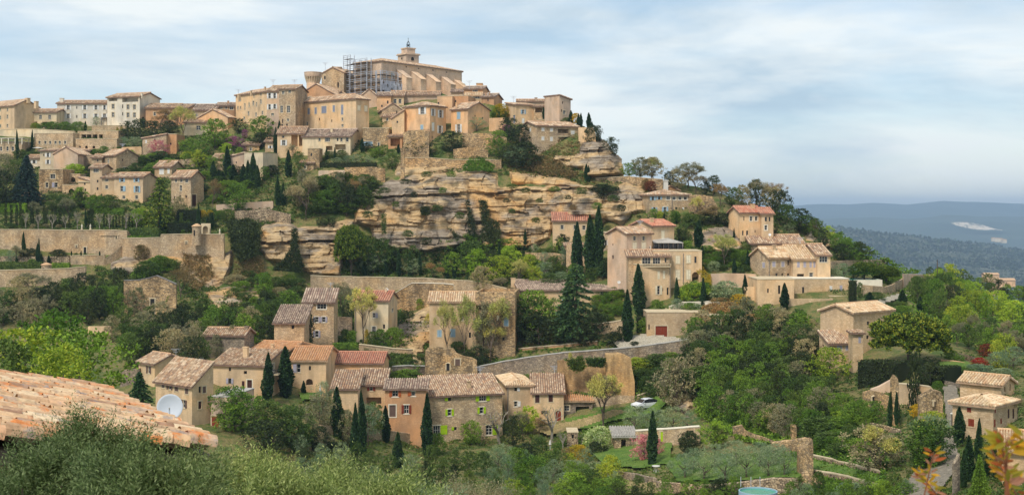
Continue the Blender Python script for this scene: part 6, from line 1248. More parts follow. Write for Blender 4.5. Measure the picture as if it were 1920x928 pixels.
parasol("open white parasol on the terrace under the vaulted wing", 71, 276, 284, 22, 318); parasol("closed pale parasol in the garden by the dead brown cypress", 600.5, 718, 748, 5, 205, open_=False); parasol("open white parasol on the pool terrace of the villa", 1615, 512, 520, 12, 246)
parasol("white pointed tent above the rough wall on the east ridge", 1322, 353, 365, 20, 290)
parasol("closed white parasol in the cottage garden", 1031.5, 824, 842, 4, 182, open_=False)
def pergola(label, x0, x1, y, yb, D, mat='iron', depth=5, nposts=5, roof=True):
    A, B = W(x0, y, D), W(x1, y, D); zb = W(x0, yb, D).z; o = empty("canopy", (A.x, A.y, zb), label=label, category='canopy')
    if roof: mb = MB(); mb.box((A + B) / 2 + Vector((0, depth / 2, .08)), (B - A) / 2 + Vector((.2, 0, 0)), (0, depth / 2, 0), (0, 0, .08)); mb.obj("roof", mat, o)
    for i in range(nposts):
        for dd in (0, depth * .9): p = A + (B - A) * (i / (nposts - 1)) + Vector((0, dd + .1, 0)); mb = MB(); mb.box(Vector((p.x, p.y, (p.z + zb) / 2)), (.1, 0, 0), (0, .1, 0), (0, 0, (p.z - zb) / 2)); mb.obj("post", 'slate' if mat == 'iron' else mat, o)
pergola("dark steel terrace canopy in front of the tall white hotel block", 190, 250, 222, 236, 352, depth=7)
pergola("white-edged restaurant terrace roof beside the dark cypress", -10, 41, 260, 271, 322, mat='whitestone', nposts=5)
pergola("dark glazed conservatory frame below the cream shutter", 1226, 1280, 455, 470, 250, mat='iron', depth=5, nposts=7)
mb = MB(); A_, B_ = W(1225, 456, 249), W(1281, 456, 249); mb.prism([A_ + Vector((0, -.2, 0)), B_ + Vector((0, -.2, 0)), B_ + Vector((-3, 4.5, 1.0)), A_ + Vector((0, 4.5, 1.0))], (0, 0, .12)); mb.obj("sheet_roof", 'concrete', label="pale sheet roof over the glazed conservatory", category='roof')
mb = MB()
for x0_, x1_ in ((1227, 1240), (1241, 1254), (1255, 1268), (1269, 1279)): a, b = W(x0_, 457, 250.6), W(x1_, 469.5, 250.6); mb.box((a + b) / 2, ((b.x - a.x) / 2, 0, 0), (0, .03, 0), (0, 0, (a.z - b.z) / 2))
mb.obj("conservatory_glazing", 'glass', label="dark glass panes of the conservatory", category='glazing')
pergola("vine pergola on white column by the terrace garden", 1282, 1330, 549, 568, 237, mat='whitestone', depth=4, nposts=3, roof=False)
def balcony(label, x0, x1, yt, yb, D, dep=1.3):
    A, B = W(x0, yb, D), W(x1, yb, D); h = (yb - yt) * D / F; o = empty("balcony", tuple(A), label=label, category='balcony'); mb = MB(); mb.box((A + B) / 2 + Vector((0, dep / 2, -.1)), (B - A) / 2, (0, dep / 2, 0), (0, 0, .1)); mb.obj("slab", 'trim', o)
    mb = MB(); 
    for z in (h, .08): mb.tube([A + Vector((0, dep, z)), A + Vector((0, 0, z)), B + Vector((0, 0, z)), B + Vector((0, dep, z))], [.04] * 4, 4)
    n = max(4, int((B - A).length / .3))
    for i in range(n + 1): p = A + (B - A) * (i / n); mb.tube([p, p + Vector((0, 0, h))], [.022, .022], 3)
    mb.obj("railing", 'iron', o)
balcony("iron balcony under the blue shutters, nearer the narrow wing", 212, 237, 359, 365, 296.5); balcony("iron balcony under the blue shutters, by the white dish", 244, 268, 359, 365, 294.5)
balcony("upper wooden balcony of the tall skyline house", 524, 552, 190, 198, 329); balcony("lower wooden balcony of the tall skyline house", 524, 548, 206, 214, 329)
balcony("flowered balcony of the weathered row house", 484, 502, 201, 208, 331); balcony("balcony of the small pink gabled house", 694, 712, 210, 216, 333)
balcony("small stone balcony on the orange corner house", 789, 804, 243, 248, 308, 2); balcony("long dark balcony of the great cliff-edge house", 1046, 1083, 250, 255, 301)
balcony("small balcony on the twin-dish house flank", 512, 522, 694, 701, 197); balcony("terrace railing above the narrow cream shutters", 1206, 1256, 494, 499, 237.5, 1)
# slate porch on the pale pink house
mb = MB(); A_, B_ = W(674, 609, 242), W(724, 609, 242); mb.prism([A_, B_, B_ + Vector((0, 2.2, .9)), A_ + Vector((0, 2.2, .9))], (0, 0, .14)); o_ = mb.obj("porch_roof", 'slate', label="grey slate porch roof on the pale pink rendered house", category='porch')
H('porch','small tiled stair porch on the gabled house by the umbrella pine',1599,1618,625,660,k='s',r=620,m='buff',D=186,dep=2.5,w=[(1612,637,5,12,'c','l')],cat='porch')
H('porch','sloping vivid red tiled awning on the ivy-hung house',884,934,571,576,k='s',r=559,m='ruin',rm='tile_red',D=241.5,dep=3.5,cat='awning',base=.1)
def steps(label, x0, y0, x1, y1, wpx, n, d0, d1):
    A, B = W(x0, y0, d0), W(x1, y1, d1); o = empty("stone_steps", tuple(B), label=label, category='steps'); wd = wpx * d0 / F / 2
    for i in range(n):
        p = A + (B - A) * ((i + .5) / n); mb = MB(); mb.box(p - Vector((0, 0, .3)), (wd, 0, 0), (0, abs((B - A).y) / n / 2 + .2, 0), (0, 0, .3)); mb.obj("step", 'trim', o)
steps("flight of stone steps beside the front block of the two-level house", 1899, 786, 1893, 812, 16, 9, 141, 134); steps("grey stone steps up through the shrubs left of the hedge", 1572, 734, 1568, 768, 12, 12, 186, 172); steps("stone steps below the vine pergola", 1255, 572, 1252, 584, 14, 6, 238, 232)
steps("stair rising over the arch of the cream-shuttered house", 1322, 500, 1338, 530, 10, 12, 252, 240)
mb = MB(); a = W(1216.5, 464, 247.4); mb.box(a, (.35, 0, 0), (0, .2, 0), (0, 0, .35)); mb.lathe((a.x, a.y - .21, a.z), [(.0, 0)], 3); ac = mb.obj("air_conditioner", 'frame', label="white air conditioning unit beside the cream shutters", category='air conditioner')
mb = MB(); c_ = Vector((a.x, a.y - .22, a.z)); mb.prism([c_ + Vector((math.cos(t) * .22, 0, math.sin(t) * .22)) for t in np.linspace(0, 6.283, 14)[:-1]], (0, -.03, 0)); mb.obj("fan_grille", 'dark', ac, org=tuple(ac.location)).location = (0, 0, 0)
mb = MB(); a = W(1248, 350, 280); mb.box(a + Vector((0, 0, .2)), (.5, 0, 0), (0, .5, 0), (0, 0, 1.0)); mb.box(a + Vector((0, 0, 1.3)), (.62, 0, 0), (0, .62, 0), (0, 0, .1)); mb.obj("white_tank", 'frame', label="white vent block on the roof above the blue-shuttered stone house", category='vent')
def lamp(label, x, yt, yb, d):
    p = W(x, yb, d); h = (yb - yt) * d / F; o = empty("street_lamp", tuple(p), label=label, category='street lamp'); mb = MB(); mb.tube([p - Vector((0, 0, .5)), p + Vector((0, 0, h * .9))], [.07, .05], 6); mb.obj("pole", 'iron', o); mb = MB(); mb.lathe(tuple(p), [(.05, h * .88), (.2, h * .97), (.22, h), (.04, h * 1.06)], 8); mb.obj("lantern", 'frame', o)
lamp("old street lamp beside the cobbled lane", 1785, 775, 815, 137); lamp("street lamp in front of the low plastered house", 432, 281, 296, 312)
def pole(label, x, yt, yb, d, r=.1): mb = MB(); mb.tube([W(x, yb, d), W(x, yt, d)], [r, r * .7], 6); mb.obj("utility_pole", 'bark', label=label, category='pole')
pole("dark pole above the big plain grey wall", 1757.5, 487, 516, 262); pole("thin pole in front of the stone house with three top windows", 335, 350, 388, 292, .06)
pole("thin post rising from the wall by the pool drive", 1736, 516, 552, 236, .06)
for i, x in enumerate((1389, 1408, 1425)): mb = MB(); mb.tube([W(x, 912, 134), W(x, 893, 134)], [.04, .04], 5); mb.obj("fence_post", 'steel', label=["slim fence post over the round pool, the tall leaning left one", "slim fence post over the round pool, the short middle one", "slim fence post over the round pool, the one nearest the ruin"][i], category='post', group='posts on the dry stone wall')
# blossoms on pots, red flowers
clumps("red_geraniums", [[(773,811),(791,812),(791,817),(773,816)]], 16, .35, 'lf_red', label="pots of red geraniums on the garden wall", cat='flowers', kind=None, off=-1.2, flat=1)
slabwall("red_garden_chair","bright red garden chair in the flower garden",[(1030,887),(1034,886)],[(1030,893),(1034,893)],m='paint_r',th=.5,cat='chair'); slabwall("stone_ball","orange-red garden seat in the flower garden",[(1019,889),(1022,888)],[(1019,895),(1022,895)],m='tile_red',th=.5,cat='seat')

for i_, (x_, yt_, yb_, d_, l_) in enumerate(((447, 168, 180, 345, "aerial at the low end of the tall skyline row"), (512, 150, 162, 330, "aerial over the pink house with white shutters"), (610, 118, 128, 358, "aerial on the castle keep ridge"), (742, 158, 170, 328, "aerial above the twin-window ochre house"), (880, 152, 163, 330, "aerial on the tower-topped brown skyline house"),
    (1402, 374, 387, 262, "aerial on the red-roofed square house"), (620, 530, 541, 255, "aerial on the lavender-shuttered house"), (700, 690, 706, 216, "aerial on the low roofs in front of the red-tiled one"), (900, 688, 703, 214, "aerial on the ridge of the lime green shuttered house"), (1040, 686, 699, 222, "aerial over the two dark brown shutters"), (330, 654, 668, 205, "aerial on the small end house of the hamlet"), (1200, 414, 428, 250, "aerial on the pink gabled house"), (1500, 446, 460, 246, "aerial among the villa roofs"), (230, 270, 281, 318, "aerial on the stone-gabled house"))): antenna(l_, x_, yt_, yb_, d_)
make_kinds()
# ================================================================= single plants: kind, x, top row, base row, width (photo pixels)
trees("""
cy 33 243 300 6; cy 60 243 281 5; cy 160 227 246 5; cy 268 219 240 8; cy 269 256 291 6; cy 427 273 331 13; cy 400 301 338 12; cy 410 318 338 12; cy 418 322 340 11; cy 438 308 344 15; cy 457 308 349 13; cy 465 300 350 12; cy 475 286 352 15; cy 483 310 353 11; cy 541 281 332 13; cy 521 330 386 11; cy 531 343 386 10; cy 517 238 291 9; cy 524 225 250 6 -6
cy 601 281 302 4; cy 612 276 300 5; cy 628 276 300 5; cy 651 262 284 6; cy 679 258 286 8; cy 747 270 288 6; cy 760 278 292 5
cy 1108 402 515 24; cy 1120 385 513 22; cy 1082 415 518 21; cy 1309 412 464 17; cy 1317 460 490 9; cy 1199 494 593 24; cy 1177 542 645 20; cy 1270 520 580 11; cy 1318 520 582 11; cy 1398 514 560 10; cy 1377 484 515 9; cy 1420 517 536 6; cy 1471 530 582 16; cy 1376 427 452 4; cy 1403 468 505 8; cy 1446 424 448 0
cy 1631 547 586 22; cy 1692 543 580 18; cy 1726 555 586 12; cy 967 429 456 7; cy 975 440 468 6; cy 984 428 470 7; cy 683 484 520 8; cy 723 480 519 8; cy 748 468 519 9; cy 768 470 519 8; cy 788 472 519 7; cy 839 474 524 8; cy 852 478 524 9; cy 1100 307 341 9; cy 1104 310 341 7; cy 949 415 462 0
cy 501 660 760 21; cy 536 648 744 27; cy 569 713 742 9; cy 598 680 714 11; cy 665 754 866 15; cy 681 730 854 16; cy 724 759 830 16; cy 746 809 878 19; cy 800 736 856 20; cy 1223 769 874 19; cy 1172 687 718 7; cy 1669 733 801 11; cy 1683 734 800 11; cy 1798 761 833 21; cy 1834 783 866 13; cy 1818 815 902 20; cy 1807 842 914 14; cy 1866 812 900 11; cy 1851 852 896 11
cy 1070 207 236 10; cy 1084 213 240 6; cy 1089 212 240 7; cy 1104 211 240 9; cy 1110 228 241 5; cy 1019 198 225 5; cy 1008 214 228 6; cy 45 434 480 7; cy 73 446 494 5; cy 69 455 494 5; cy 31 478 495 4; cy 78 475 496 5; cy 91 478 496 6; cy 161 390 429 5; cy 134 470 479 3 -4; cy 152 470 479 3 -4; cy 187 470 479 3 -4; cy 302 395 440 6; cy 372 382 432 7; cy 397 398 432 9; cy 389 405 432 6
cy 1245 398 420 5; cy 1268 398 418 5; cy 1560 600 655 0; cy 300 340 372 0; cy 152 350 372 5; cy 936 455 518 8
""".replace("; cy 1446 424 448 0", "").replace("; cy 949 415 462 0", "").replace("; cy 1560 600 655 0; cy 300 340 372 0", ""))
trees("""
gr 403 225 277 66; bu 343 200 264 50; gr 490 219 262 48; dk 448 223 250 30; dk 492 249 277 52; pu 441 256 278 30; pu 455 270 286 18; pu 459 243 260 14; pk 297 264 298 34; gr 355 260 292 42; gr 378 266 298 38; li 425 269 293 26; dk 442 274 294 24; ye 352 284 306 26; ye 372 282 316 30; dk 262 224 264 44; dk 290 228 266 48; dk 318 228 252 40; bb 300 205 244 60
dk 240 228 258 26; ol 180 219 238 18; bgr 82 231 246 26; bgr 100 229 247 30; bgr 122 229 247 28; bgr 146 229 247 30; bye 66 231 246 20; ol 232 257 277 22; ol 248 257 278 24; ol 258 257 277 20; bgo 228 238 246 6; bgo 220 239 246 5; bgo 150 270 281 12; bgo 202 268 278 8; bgr 180 280 293 26; bgr 195 275 292 24; bgr 222 276 284 22; bmd 60 285 300 36; bmd 38 281 297 30
bli 140 308 330 44; bdk 165 312 330 14; bgr 95 288 312 12; bgr 268 292 306 22; bgr 285 288 308 28; bmd 300 284 304 40; dk 330 290 306 20; bgr 288 306 326 36; bmd 310 300 318 30
fb 48 290 388 74; dk 5 322 392 56; gy 8 290 342 52; dk -15 330 400 60; md 28 300 345 36; bdk 20 360 392 40; fy 297 328 434 72; fc 366 325 370 36; bb 398 336 394 48; gr 445 344 396 52; ba 575 328 408 84; md 626 345 398 46; gr 612 358 400 40; dk 650 345 404 50; bb 660 336 380 50; dk 690 340 372 40; md 680 350 398 44; dk 605 405 432 26; dk 620 408 432 22
dk 786 262 294 46; dk 847 247 286 54; fi 790 262 294 30; ol 894 221 248 44; ye 664 212 243 38; gr 700 279 296 20; ol 652 292 308 26; ol 632 296 310 26; ol 668 290 308 22; ol 690 292 308 20; md 735 288 316 28; bgr 712 276 290 22; bdk 690 268 284 20; bmd 640 282 298 24; bmd 618 284 298 24; md 560 285 335 26; ba 548 270 300 30; gy 1200 296 334 40
bgo 940 196 226 34; bgr 936 207 226 36; ye 930 200 226 26; dk 955 222 262 40; gr 935 245 278 36; dk 975 236 280 54; gr 935 262 296 40; dk 955 272 312 50; bdk 985 268 314 60; ol 968 276 316 56; bpu 950 234 246 20; bgo 1080 213 232 18; bmd 1062 221 232 20
bdk 1110 236 266 30; dk 1122 236 266 18; dk 1145 258 284 28; dk 1152 270 292 16; gr 1180 306 332 34; gy 1222 296 334 50; bu 1225 294 334 44; ba 1290 305 352 64; gy 1270 318 356 44; dk 1338 330 366 34; dk 1322 340 366 24; bb 1305 318 364 54; dk 1255 322 352 26; md 1372 352 386 40; gy 1392 348 388 34; bb 1350 345 386 40
dk 1418 338 392 40; ba 1425 336 396 60; gy 1448 352 400 48; dk 1462 358 418 50; bb 1450 344 392 54; md 1475 384 432 48; dk 1500 392 436 44; gr 1512 404 440 30; md 1530 410 448 30; bru 1526 412 436 20; li 1552 424 450 24; dk 1545 430 462 24; ol 1481 418 440 24; dk 1456 424 440 14; gr 1570 440 470 40; gr 1592 450 480 38; dk 1612 454 492 40; dk 1580 458 492 44; gr 1600 468 496 36
""")
trees("""
bdk 1140 348 372 58; bdk 1128 346 364 44; bbr 1210 336 356 20; bru 1220 340 360 24; gr 1225 392 412 24; bye 1238 396 412 14; bgr 1266 396 416 22; bmd 1288 400 422 24; md 1280 418 450 26; dk 1272 430 462 26; bu 1305 368 408 34; bb 1340 385 420 60; bdk 1332 396 418 50; bmd 1300 402 424 40; dk 1360 400 424 40; cy 1376 386 424 7
bu 1357 440 500 62; bgr 1325 486 500 26; bol 1340 490 508 26; bmd 1395 480 500 20; fc 1388 498 516 26; bol 1362 528 566 58; bgo 1386 552 574 36; bbr 1350 558 580 50; bgr 1232 562 586 28; bgr 1296 568 588 40; bol 1306 570 588 36; gr 1300 528 572 46; gr 1322 530 560 40; li 1284 536 574 24; bol 1270 560 586 24; bgo 1310 498 514 26; bgo 1330 515 535 12; bgo 1345 520 530 18
pi 1705 579 690 142; dk 1598 527 575 16; md 1612 530 560 16; pi 1620 489 528 56; pi 1662 496 532 52; ol 1581 494 524 44; bol 1563 505 524 36; bmd 1640 548 564 44; ol 1600 498 522 30
pi 658 415 520 60; md 712 448 512 60; ol 700 478 514 44; dk 740 470 512 24; md 772 462 512 34; ol 775 486 516 46; gr 850 474 522 44; md 888 452 510 60; li 896 468 522 54; dk 920 470 520 48; gr 880 440 480 70; ye 935 480 530 56; bu 970 486 540 60; gy 905 500 550 44; ye 1000 500 538 40; ol 1022 492 522 44; md 1040 480 512 30; ol 1050 510 538 50; gr 945 448 488 60; li 955 462 505 50; bb 812 492 526 50; ba 930 520 548 50; ye 990 478 520 46
dk 1055 440 478 30; gr 1052 446 480 26; dk 1140 484 520 30; fc 1130 486 520 44; bgr 1075 495 530 24; bmd 1030 512 545 40
fc 1078 488 642 118; fi 1066 520 642 70; gr 1000 546 632 84; md 985 560 640 70; dk 1010 590 648 80; dk 1045 600 646 60; gr 1030 560 610 60; dk 1110 580 640 60; dk 1095 610 650 50; bdk 1225 594 622 36; bgr 1210 596 624 30; bdk 1150 622 648 40; dk 1163 612 645 20; bdk 1190 640 652 20
bu 838 562 672 56; bu 870 550 680 60; bu 920 560 682 84; gy 905 570 676 40; bu 812 580 650 40; dk 900 650 684 50; bdk 880 660 682 40; bmd 858 640 660 30; bu 930 590 668 60; li 845 556 640 30
gr 495 515 560 36; dk 495 546 600 36; md 520 560 600 36; gr 540 545 592 44; md 558 570 610 30; bmd 380 560 585 28; gr 310 545 588 26; bb 340 500 560 70; gy 255 540 592 44; ba 60 512 560 80; gy 40 520 580 60; dk 80 540 590 60; gy 10 560 600 60
bu 680 540 645 64; ba 640 530 600 50; dk 650 570 616 36; bmd 648 618 646 26; bdk 735 558 640 0
""".replace("; bdk 735 558 640 0", ""))
trees("""
bgr 715 618 648 34; bgr 740 614 650 40; bmd 700 622 648 30; bgo 687 618 646 9; bye 787 560 580 16; bdk 760 582 598 16; bmd 752 585 602 14; bgr 765 692 712 50; bgr 745 695 711 30; gr 780 684 706 22; dk 640 655 662 60
dk 530 655 700 36; dk 575 590 660 34; fi 575 598 662 30; md 560 620 660 40; dk 520 615 660 30
fi 263 695 800 84; gr 432 725 802 76; gr 470 742 812 80; md 510 752 828 90; md 545 762 838 80; gr 430 755 812 60; dk 500 790 850 90; md 560 790 850 60; bgr 410 742 780 40; md 400 700 740 0
gy 600 740 812 60; ol 605 716 800 44; ol 690 758 830 60; md 700 755 820 44; gy 650 770 830 50; cy 633 723 822 24; ba 609 815 848 44; dk 600 800 846 50; pl 906 745 790 30; gr 885 790 834 50; pl 935 770 828 70; dk 962 780 838 40; ba 980 770 820 44; pl 1035 760 826 60; bb 1010 780 818 40; li 990 762 812 40; bgr 820 812 850 34; pl 755 770 812 40; bb 745 765 808 36
bu 1132 700 802 74; ba 1130 705 795 56; gy 1268 672 770 76; ba 1262 680 768 60; ol 1190 762 812 60; ol 1225 766 812 66; ol 1262 764 812 60; ol 1290 774 812 40; bwh 1122 800 846 58; bdk 1120 828 850 44; pk 1207 816 866 48; pk 1232 822 856 24; li 1340 790 840 56; bdk 1295 812 856 44; dk 1290 808 852 40; md 1345 798 840 36
ol 1285 850 900 58; ol 1320 846 904 60; ol 1360 850 906 60; ol 1400 838 900 60; ol 1440 838 898 56; ol 1470 840 896 50; ol 1340 832 880 50; ol 1380 826 876 56; ol 1425 830 880 54; ol 1455 832 876 50; ol 1300 840 886 44
bgo 1085 834 864 40; br 1066 840 866 30; bgr 1045 830 850 20; pl 1055 808 842 24; pl 1090 812 838 20; gr 1100 806 838 24; gr 1055 810 838 24; bmd 1010 820 860 40; bdk 985 832 862 44; ol 940 832 876 50; gr 970 840 890 56; md 1040 848 896 60; ol 1075 862 900 60; ol 1120 866 906 50; gr 1000 856 910 66; li 1075 886 934 60; gr 1150 896 934 80; md 1105 880 930 50; dk 1350 898 936 50; pk 1368 904 926 12; bru 1500 860 885 14
bu 1070 660 700 22; bgr 1060 668 690 26; bdk 1090 672 694 34; bmd 1098 676 700 26; bgr 1110 672 690 22; bgr 1148 640 660 0; dk 905 668 700 30; bdk 930 680 696 26; bmd 960 676 690 22; bgr 980 674 690 20; md 976 664 692 26; bgr 1045 668 684 20
fl 1838 850 946 58; gy 1640 800 886 110; bu 1650 796 884 90; md 1742 790 880 110; gr 1735 800 884 80; ol 1750 780 866 76; ye 1748 772 830 60; bgo 1720 758 780 30; gr 1580 738 790 48; gr 1615 750 802 44; gr 1640 752 800 40; gr 1600 756 800 50; md 1532 706 760 60; ye 1556 652 716 76; dk 1502 660 712 60; bgr 1758 714 740 22; brd 1837 671 690 32; bgr 1784 657 678 34; bgr 1800 668 680 20; bru 1850 645 668 36; bol 1835 683 702 60; ol 1870 660 690 50; bye 1875 675 690 30; md 1880 694 715 0; gr 1800 686 712 40; md 1815 690 716 34; bol 1880 690 704 40; ol 1900 650 690 50; bdk 1770 690 716 40; dk 1745 680 726 54
dk 1715 656 764 0; li 1655 900 935 50; gr 1700 905 936 50; ol 1625 900 930 40; bdk 1545 860 890 0; bgr 1280 590 610 0; ba 1905 740 790 40; bol 1595 905 925 50
""".replace("; md 400 700 740 0", "").replace("; bgr 1148 640 660 0", "").replace("; md 1880 694 715 0", "").replace("dk 1715 656 764 0; ", "").replace("; bdk 1545 860 890 0; bgr 1280 590 610 0", ""))
tree('col', 1714, 657, 766, 26); tree('gr', 105, 588, 742, 165, off=-100); tree('ye', 50, 618, 765, 190, off=-108); tree('gr', 155, 622, 765, 160, off=-110); tree('md', 10, 640, 775, 150, off=-112); tree('ye', 120, 650, 780, 130, off=-114); tree('ba', -10, 560, 700, 110, off=-95)
trees(";".join("%s %d %d %d %d -5" % q for q in (("bmd",742,378,388,16),("bdk",776,360,370,14),("bmd",820,384,396,22),("bgr",830,352,362,16),("bmd",862,398,410,20),("bdk",950,372,380,14),("bmd",985,352,361,18),("bmd",1012,372,380,14),("bgr",1040,350,358,22),("bdk",1065,366,374,14),("bmd",1090,352,364,26),("bbr",1075,384,394,18),("bmd",1005,408,418,18),("bmd",765,432,444,22),("bdk",800,446,458,22),("bmd",960,392,400,14),("bgr",1120,380,392,20),("bmd",1150,366,378,24),("bdk",1165,384,396,20),("bbr",1130,400,410,20),("bmd",690,396,408,22),("bmd",720,352,362,24),("bdk",760,336,345,22),("bmd",800,322,332,22),("bgr",846,322,332,20),("bmd",960,345,354,22))))
# clipped garden on the long wall: hedges, columns, pollarded planes
hedge("bright clipped hedge behind the yew columns of the garden", -20, 48, 382, 400, 'lf_lime'); hedge("long mid-green hedge band behind the pollarded planes", 176, 232, 390, 402, 'lf_green'); hedge("low clipped box hedge on top of the garden wall", 231, 282, 443, 447, 'lf_green', D=266); hedge("dark square clipped hedge beside the golden cedar", 312, 378, 418, 439, 'lf_dark'); hedge("dark clipped hedge bank above the square hedge", 330, 374, 394, 417, 'lf_dark')
hedge("low bright hedge at the foot of the great wall", 96, 130, 494, 505, 'lf_green'); hedge("shaggy low hedge left of the tiny round hut", -20, 76, 492, 508, 'lf_mid'); hedge("ivy covered balustrade hedge by the bastion", 240, 298, 428, 441, 'lf_mid', D=267); hedge("clipped olive-green hedge below the mansion", 598, 706, 305, 316, 'lf_dark', dep=.8)
hedge("tall dark clipped hedge below the gabled stone house", 1606, 1684, 676, 728, 'lf_dark', dep=3, yb1=720, yt1=680); hedge("long dark hedge bank right of the broad cypress", 1722, 1772, 688, 724, 'lf_dark', dep=3); hedge("tall narrow clipped hedge at the drive by the terrace block", 1590, 1604, 527, 572, 'lf_dark'); hedge("clipped hedge by the garage driveway", 1192, 1214, 594, 624, 'lf_dark')
hedge("low green hedge under the ivy-clad house", 626, 672, 644, 660, 'lf_green'); hedge("bright green hedge between the two tall centre houses", 650, 668, 622, 648, 'lf_green'); hedge("small clipped hedge beside the conservatory", 1281, 1298, 454, 462, 'lf_green', D=252); hedge("bright bank hedge on the slope east of the dark oaks", 1490, 1550, 695, 706, 'lf_green'); hedge("dark hedge bank along the concrete drive of the hamlet", 596, 660, 830, 844, 'lf_dark')
trees("\n".join("%s %g %g %g %g" % q for q in [("col", x, t, b, w_) for x, t, b, w_ in ((11,380,424,6),(21,383,424,6),(31,384,425,6),(38,378,425,6),(43,392,425,5),(60,388,426,9),(70,392,426,8),(83,384,426,6),(88,386,426,5),(97,380,427,6),(104,386,427,7),(112,392,427,8),(120,396,428,6),(130,398,428,6),(166,394,428,6),(172,390,428,8),(195,402,428,4),(200,404,428,4),(206,404,428,4),(212,405,428,4),(218,404,428,4),(224,405,428,4),(230,404,428,4),(236,405,428,4),(242,405,428,4),(248,406,429,4))] + [("cog", 41, 406, 426, 9), ("cog", 171, 388, 404, 7), ("cog", 340, 398, 432, 8)] + [("pl", x, t, b, w_) for x, t, b, w_ in ((48,398,428,20),(72,400,430,18),(98,400,430,20),(123,402,430,18),(145,395,430,22),(187,398,430,24),(205,400,430,22),(236,396,430,26),(256,398,430,24))] + [("ba", 70, 378, 412, 36), ("ba", 128, 370, 408, 44), ("md", 118, 366, 398, 40), ("gr", 150, 352, 388, 34), ("md", 100, 365, 395, 30), ("dk", 152, 360, 392, 24), ("gr", 182, 368, 398, 50), ("md", 205, 366, 400, 40), ("gy", 218, 378, 398, 28), ("li", 262, 392, 424, 36), ("ye", 276, 388, 420, 40), ("md", 318, 388, 410, 26), ("gy", 335, 370, 410, 28), ("bgo", 380, 394, 408, 16), ("bgo", 394, 394, 408, 14), ("bgr", 410, 396, 412, 20), ("dk", 395, 400, 430, 26), ("md", 425, 392, 416, 30), ("bgy", 62, 420, 428, 12), ("bgy", 85, 420, 428, 14), ("bgy", 110, 421, 428, 12), ("bmd", 20, 418, 428, 20), ("bmd", 296, 430, 442, 22), ("bgr", 310, 430, 438, 8), ("bgr", 344, 430, 439, 10), ("ba", 30, 460, 494, 40), ("ol", 20, 470, 498, 30), ("bgr", 60, 486, 502, 20), ("bdk", 55, 466, 484, 40), ("bdk", 110, 468, 486, 34), ("bmd", 160, 474, 480, 8), ("bmd", 143, 474, 480, 8), ("bbr", 265, 460, 488, 30), ("bgr", 300, 480, 504, 44), ("bmd", 275, 490, 520, 50), ("bmd", 320, 486, 508, 40)]))
# woods: individual trees standing on the slope
wood([(95,590),(130,565),(225,560),(236,575),(230,600),(170,612),(110,600)], 20, [('dk',4),('md',2),('gr',1)], (44,60), 1, ws=(.9,1.3))
wood([(200,625),(300,618),(380,628),(500,612),(512,645),(460,655),(380,690),(250,690),(215,660)], 24, [('gr',2),('md',3),('gy',3),('dk',2)], (44,64), 2, ws=(.9,1.3))
wood([(380,600),(470,600),(500,605),(500,625),(400,628),(370,615)], 22, [('gr',3),('dk',3)], (28,38), 21, ws=(.9,1.3))
wood([(1295,640),(1360,640),(1420,625),(1500,640),(1532,690),(1500,740),(1560,800),(1540,830),(1450,820),(1380,800),(1330,790),(1310,740),(1290,690)], 19, [('gr',3),('md',4),('gy',3),('dk',3),('bmd',2)], (46,66), 3, ws=(1.0,1.35))
wood([(1372,618),(1420,616),(1480,634),(1528,648),(1535,676),(1500,672),(1420,660),(1380,650)], 17, [('br',3),('dk',3),('gy',2),('md',1)], (42,60), 4, ws=(.95,1.3))
wood([(1700,560),(1760,550),(1800,600),(1850,640),(1920,640),(1960,680),(1900,690),(1830,660),(1780,650),(1770,620)], 18, [('ye',2),('gr',4),('md',3),('ba',2),('dk',1)], (38,58), 5, ws=(.95,1.3))
wood([(1700,560),(1760,548),(1850,600),(1930,620),(1930,600),(1850,580),(1770,540)], 18, [('ye',4),('gr',2),('li',2)], (34,50), 6, ws=(.95,1.4))
wood([(1560,800),(1640,790),(1640,820),(1560,850),(1530,850),(1530,830)], 20, [('gr',2),('md',2),('bgr',3)], (26,40), 7)
wood([(1480,740),(1560,740),(1570,780),(1560,810),(1500,800)], 20, [('gr',3),('md',3),('bgr',2)], (34,46), 8)
wood([(930,880),(1060,880),(1150,905),(1160,960),(930,960)], 24, [('gr',3),('md',2),('ol',2),('ye',1)], (38,52), 9)
wood([(1160,925),(1390,935),(1390,965),(1160,965)], 26, [('md',2),('dk',2),('gr',2)], (34,44), 10)
wood([(1480,925),(1700,930),(1700,960),(1480,960)], 24, [('ol',2),('md',2),('gr',2)], (30,44), 12)
wood([(-30,590),(90,585),(110,600),(60,620),(-30,620)], 24, [('gy',3),('md',2)], (44,56), 13, ws=(.9,1.3))
wood([(1740,520),(1920,560),(1920,575),(1760,545)], 16, [('dk',2),('md',2),('gr',2)], (22,34), 14, ws=(.95,1.4))
wood([(1440,760),(1530,800),(1560,860),(1640,850),(1600,800)], 22, [('bgr',4),('bmd',3),('bli',1)], (34,48), 15)
wood([(560,850),(760,880),(900,880),(940,930),(560,930)], 28, [('ol',2),('md',2),('dk',1)], (34,48), 17)
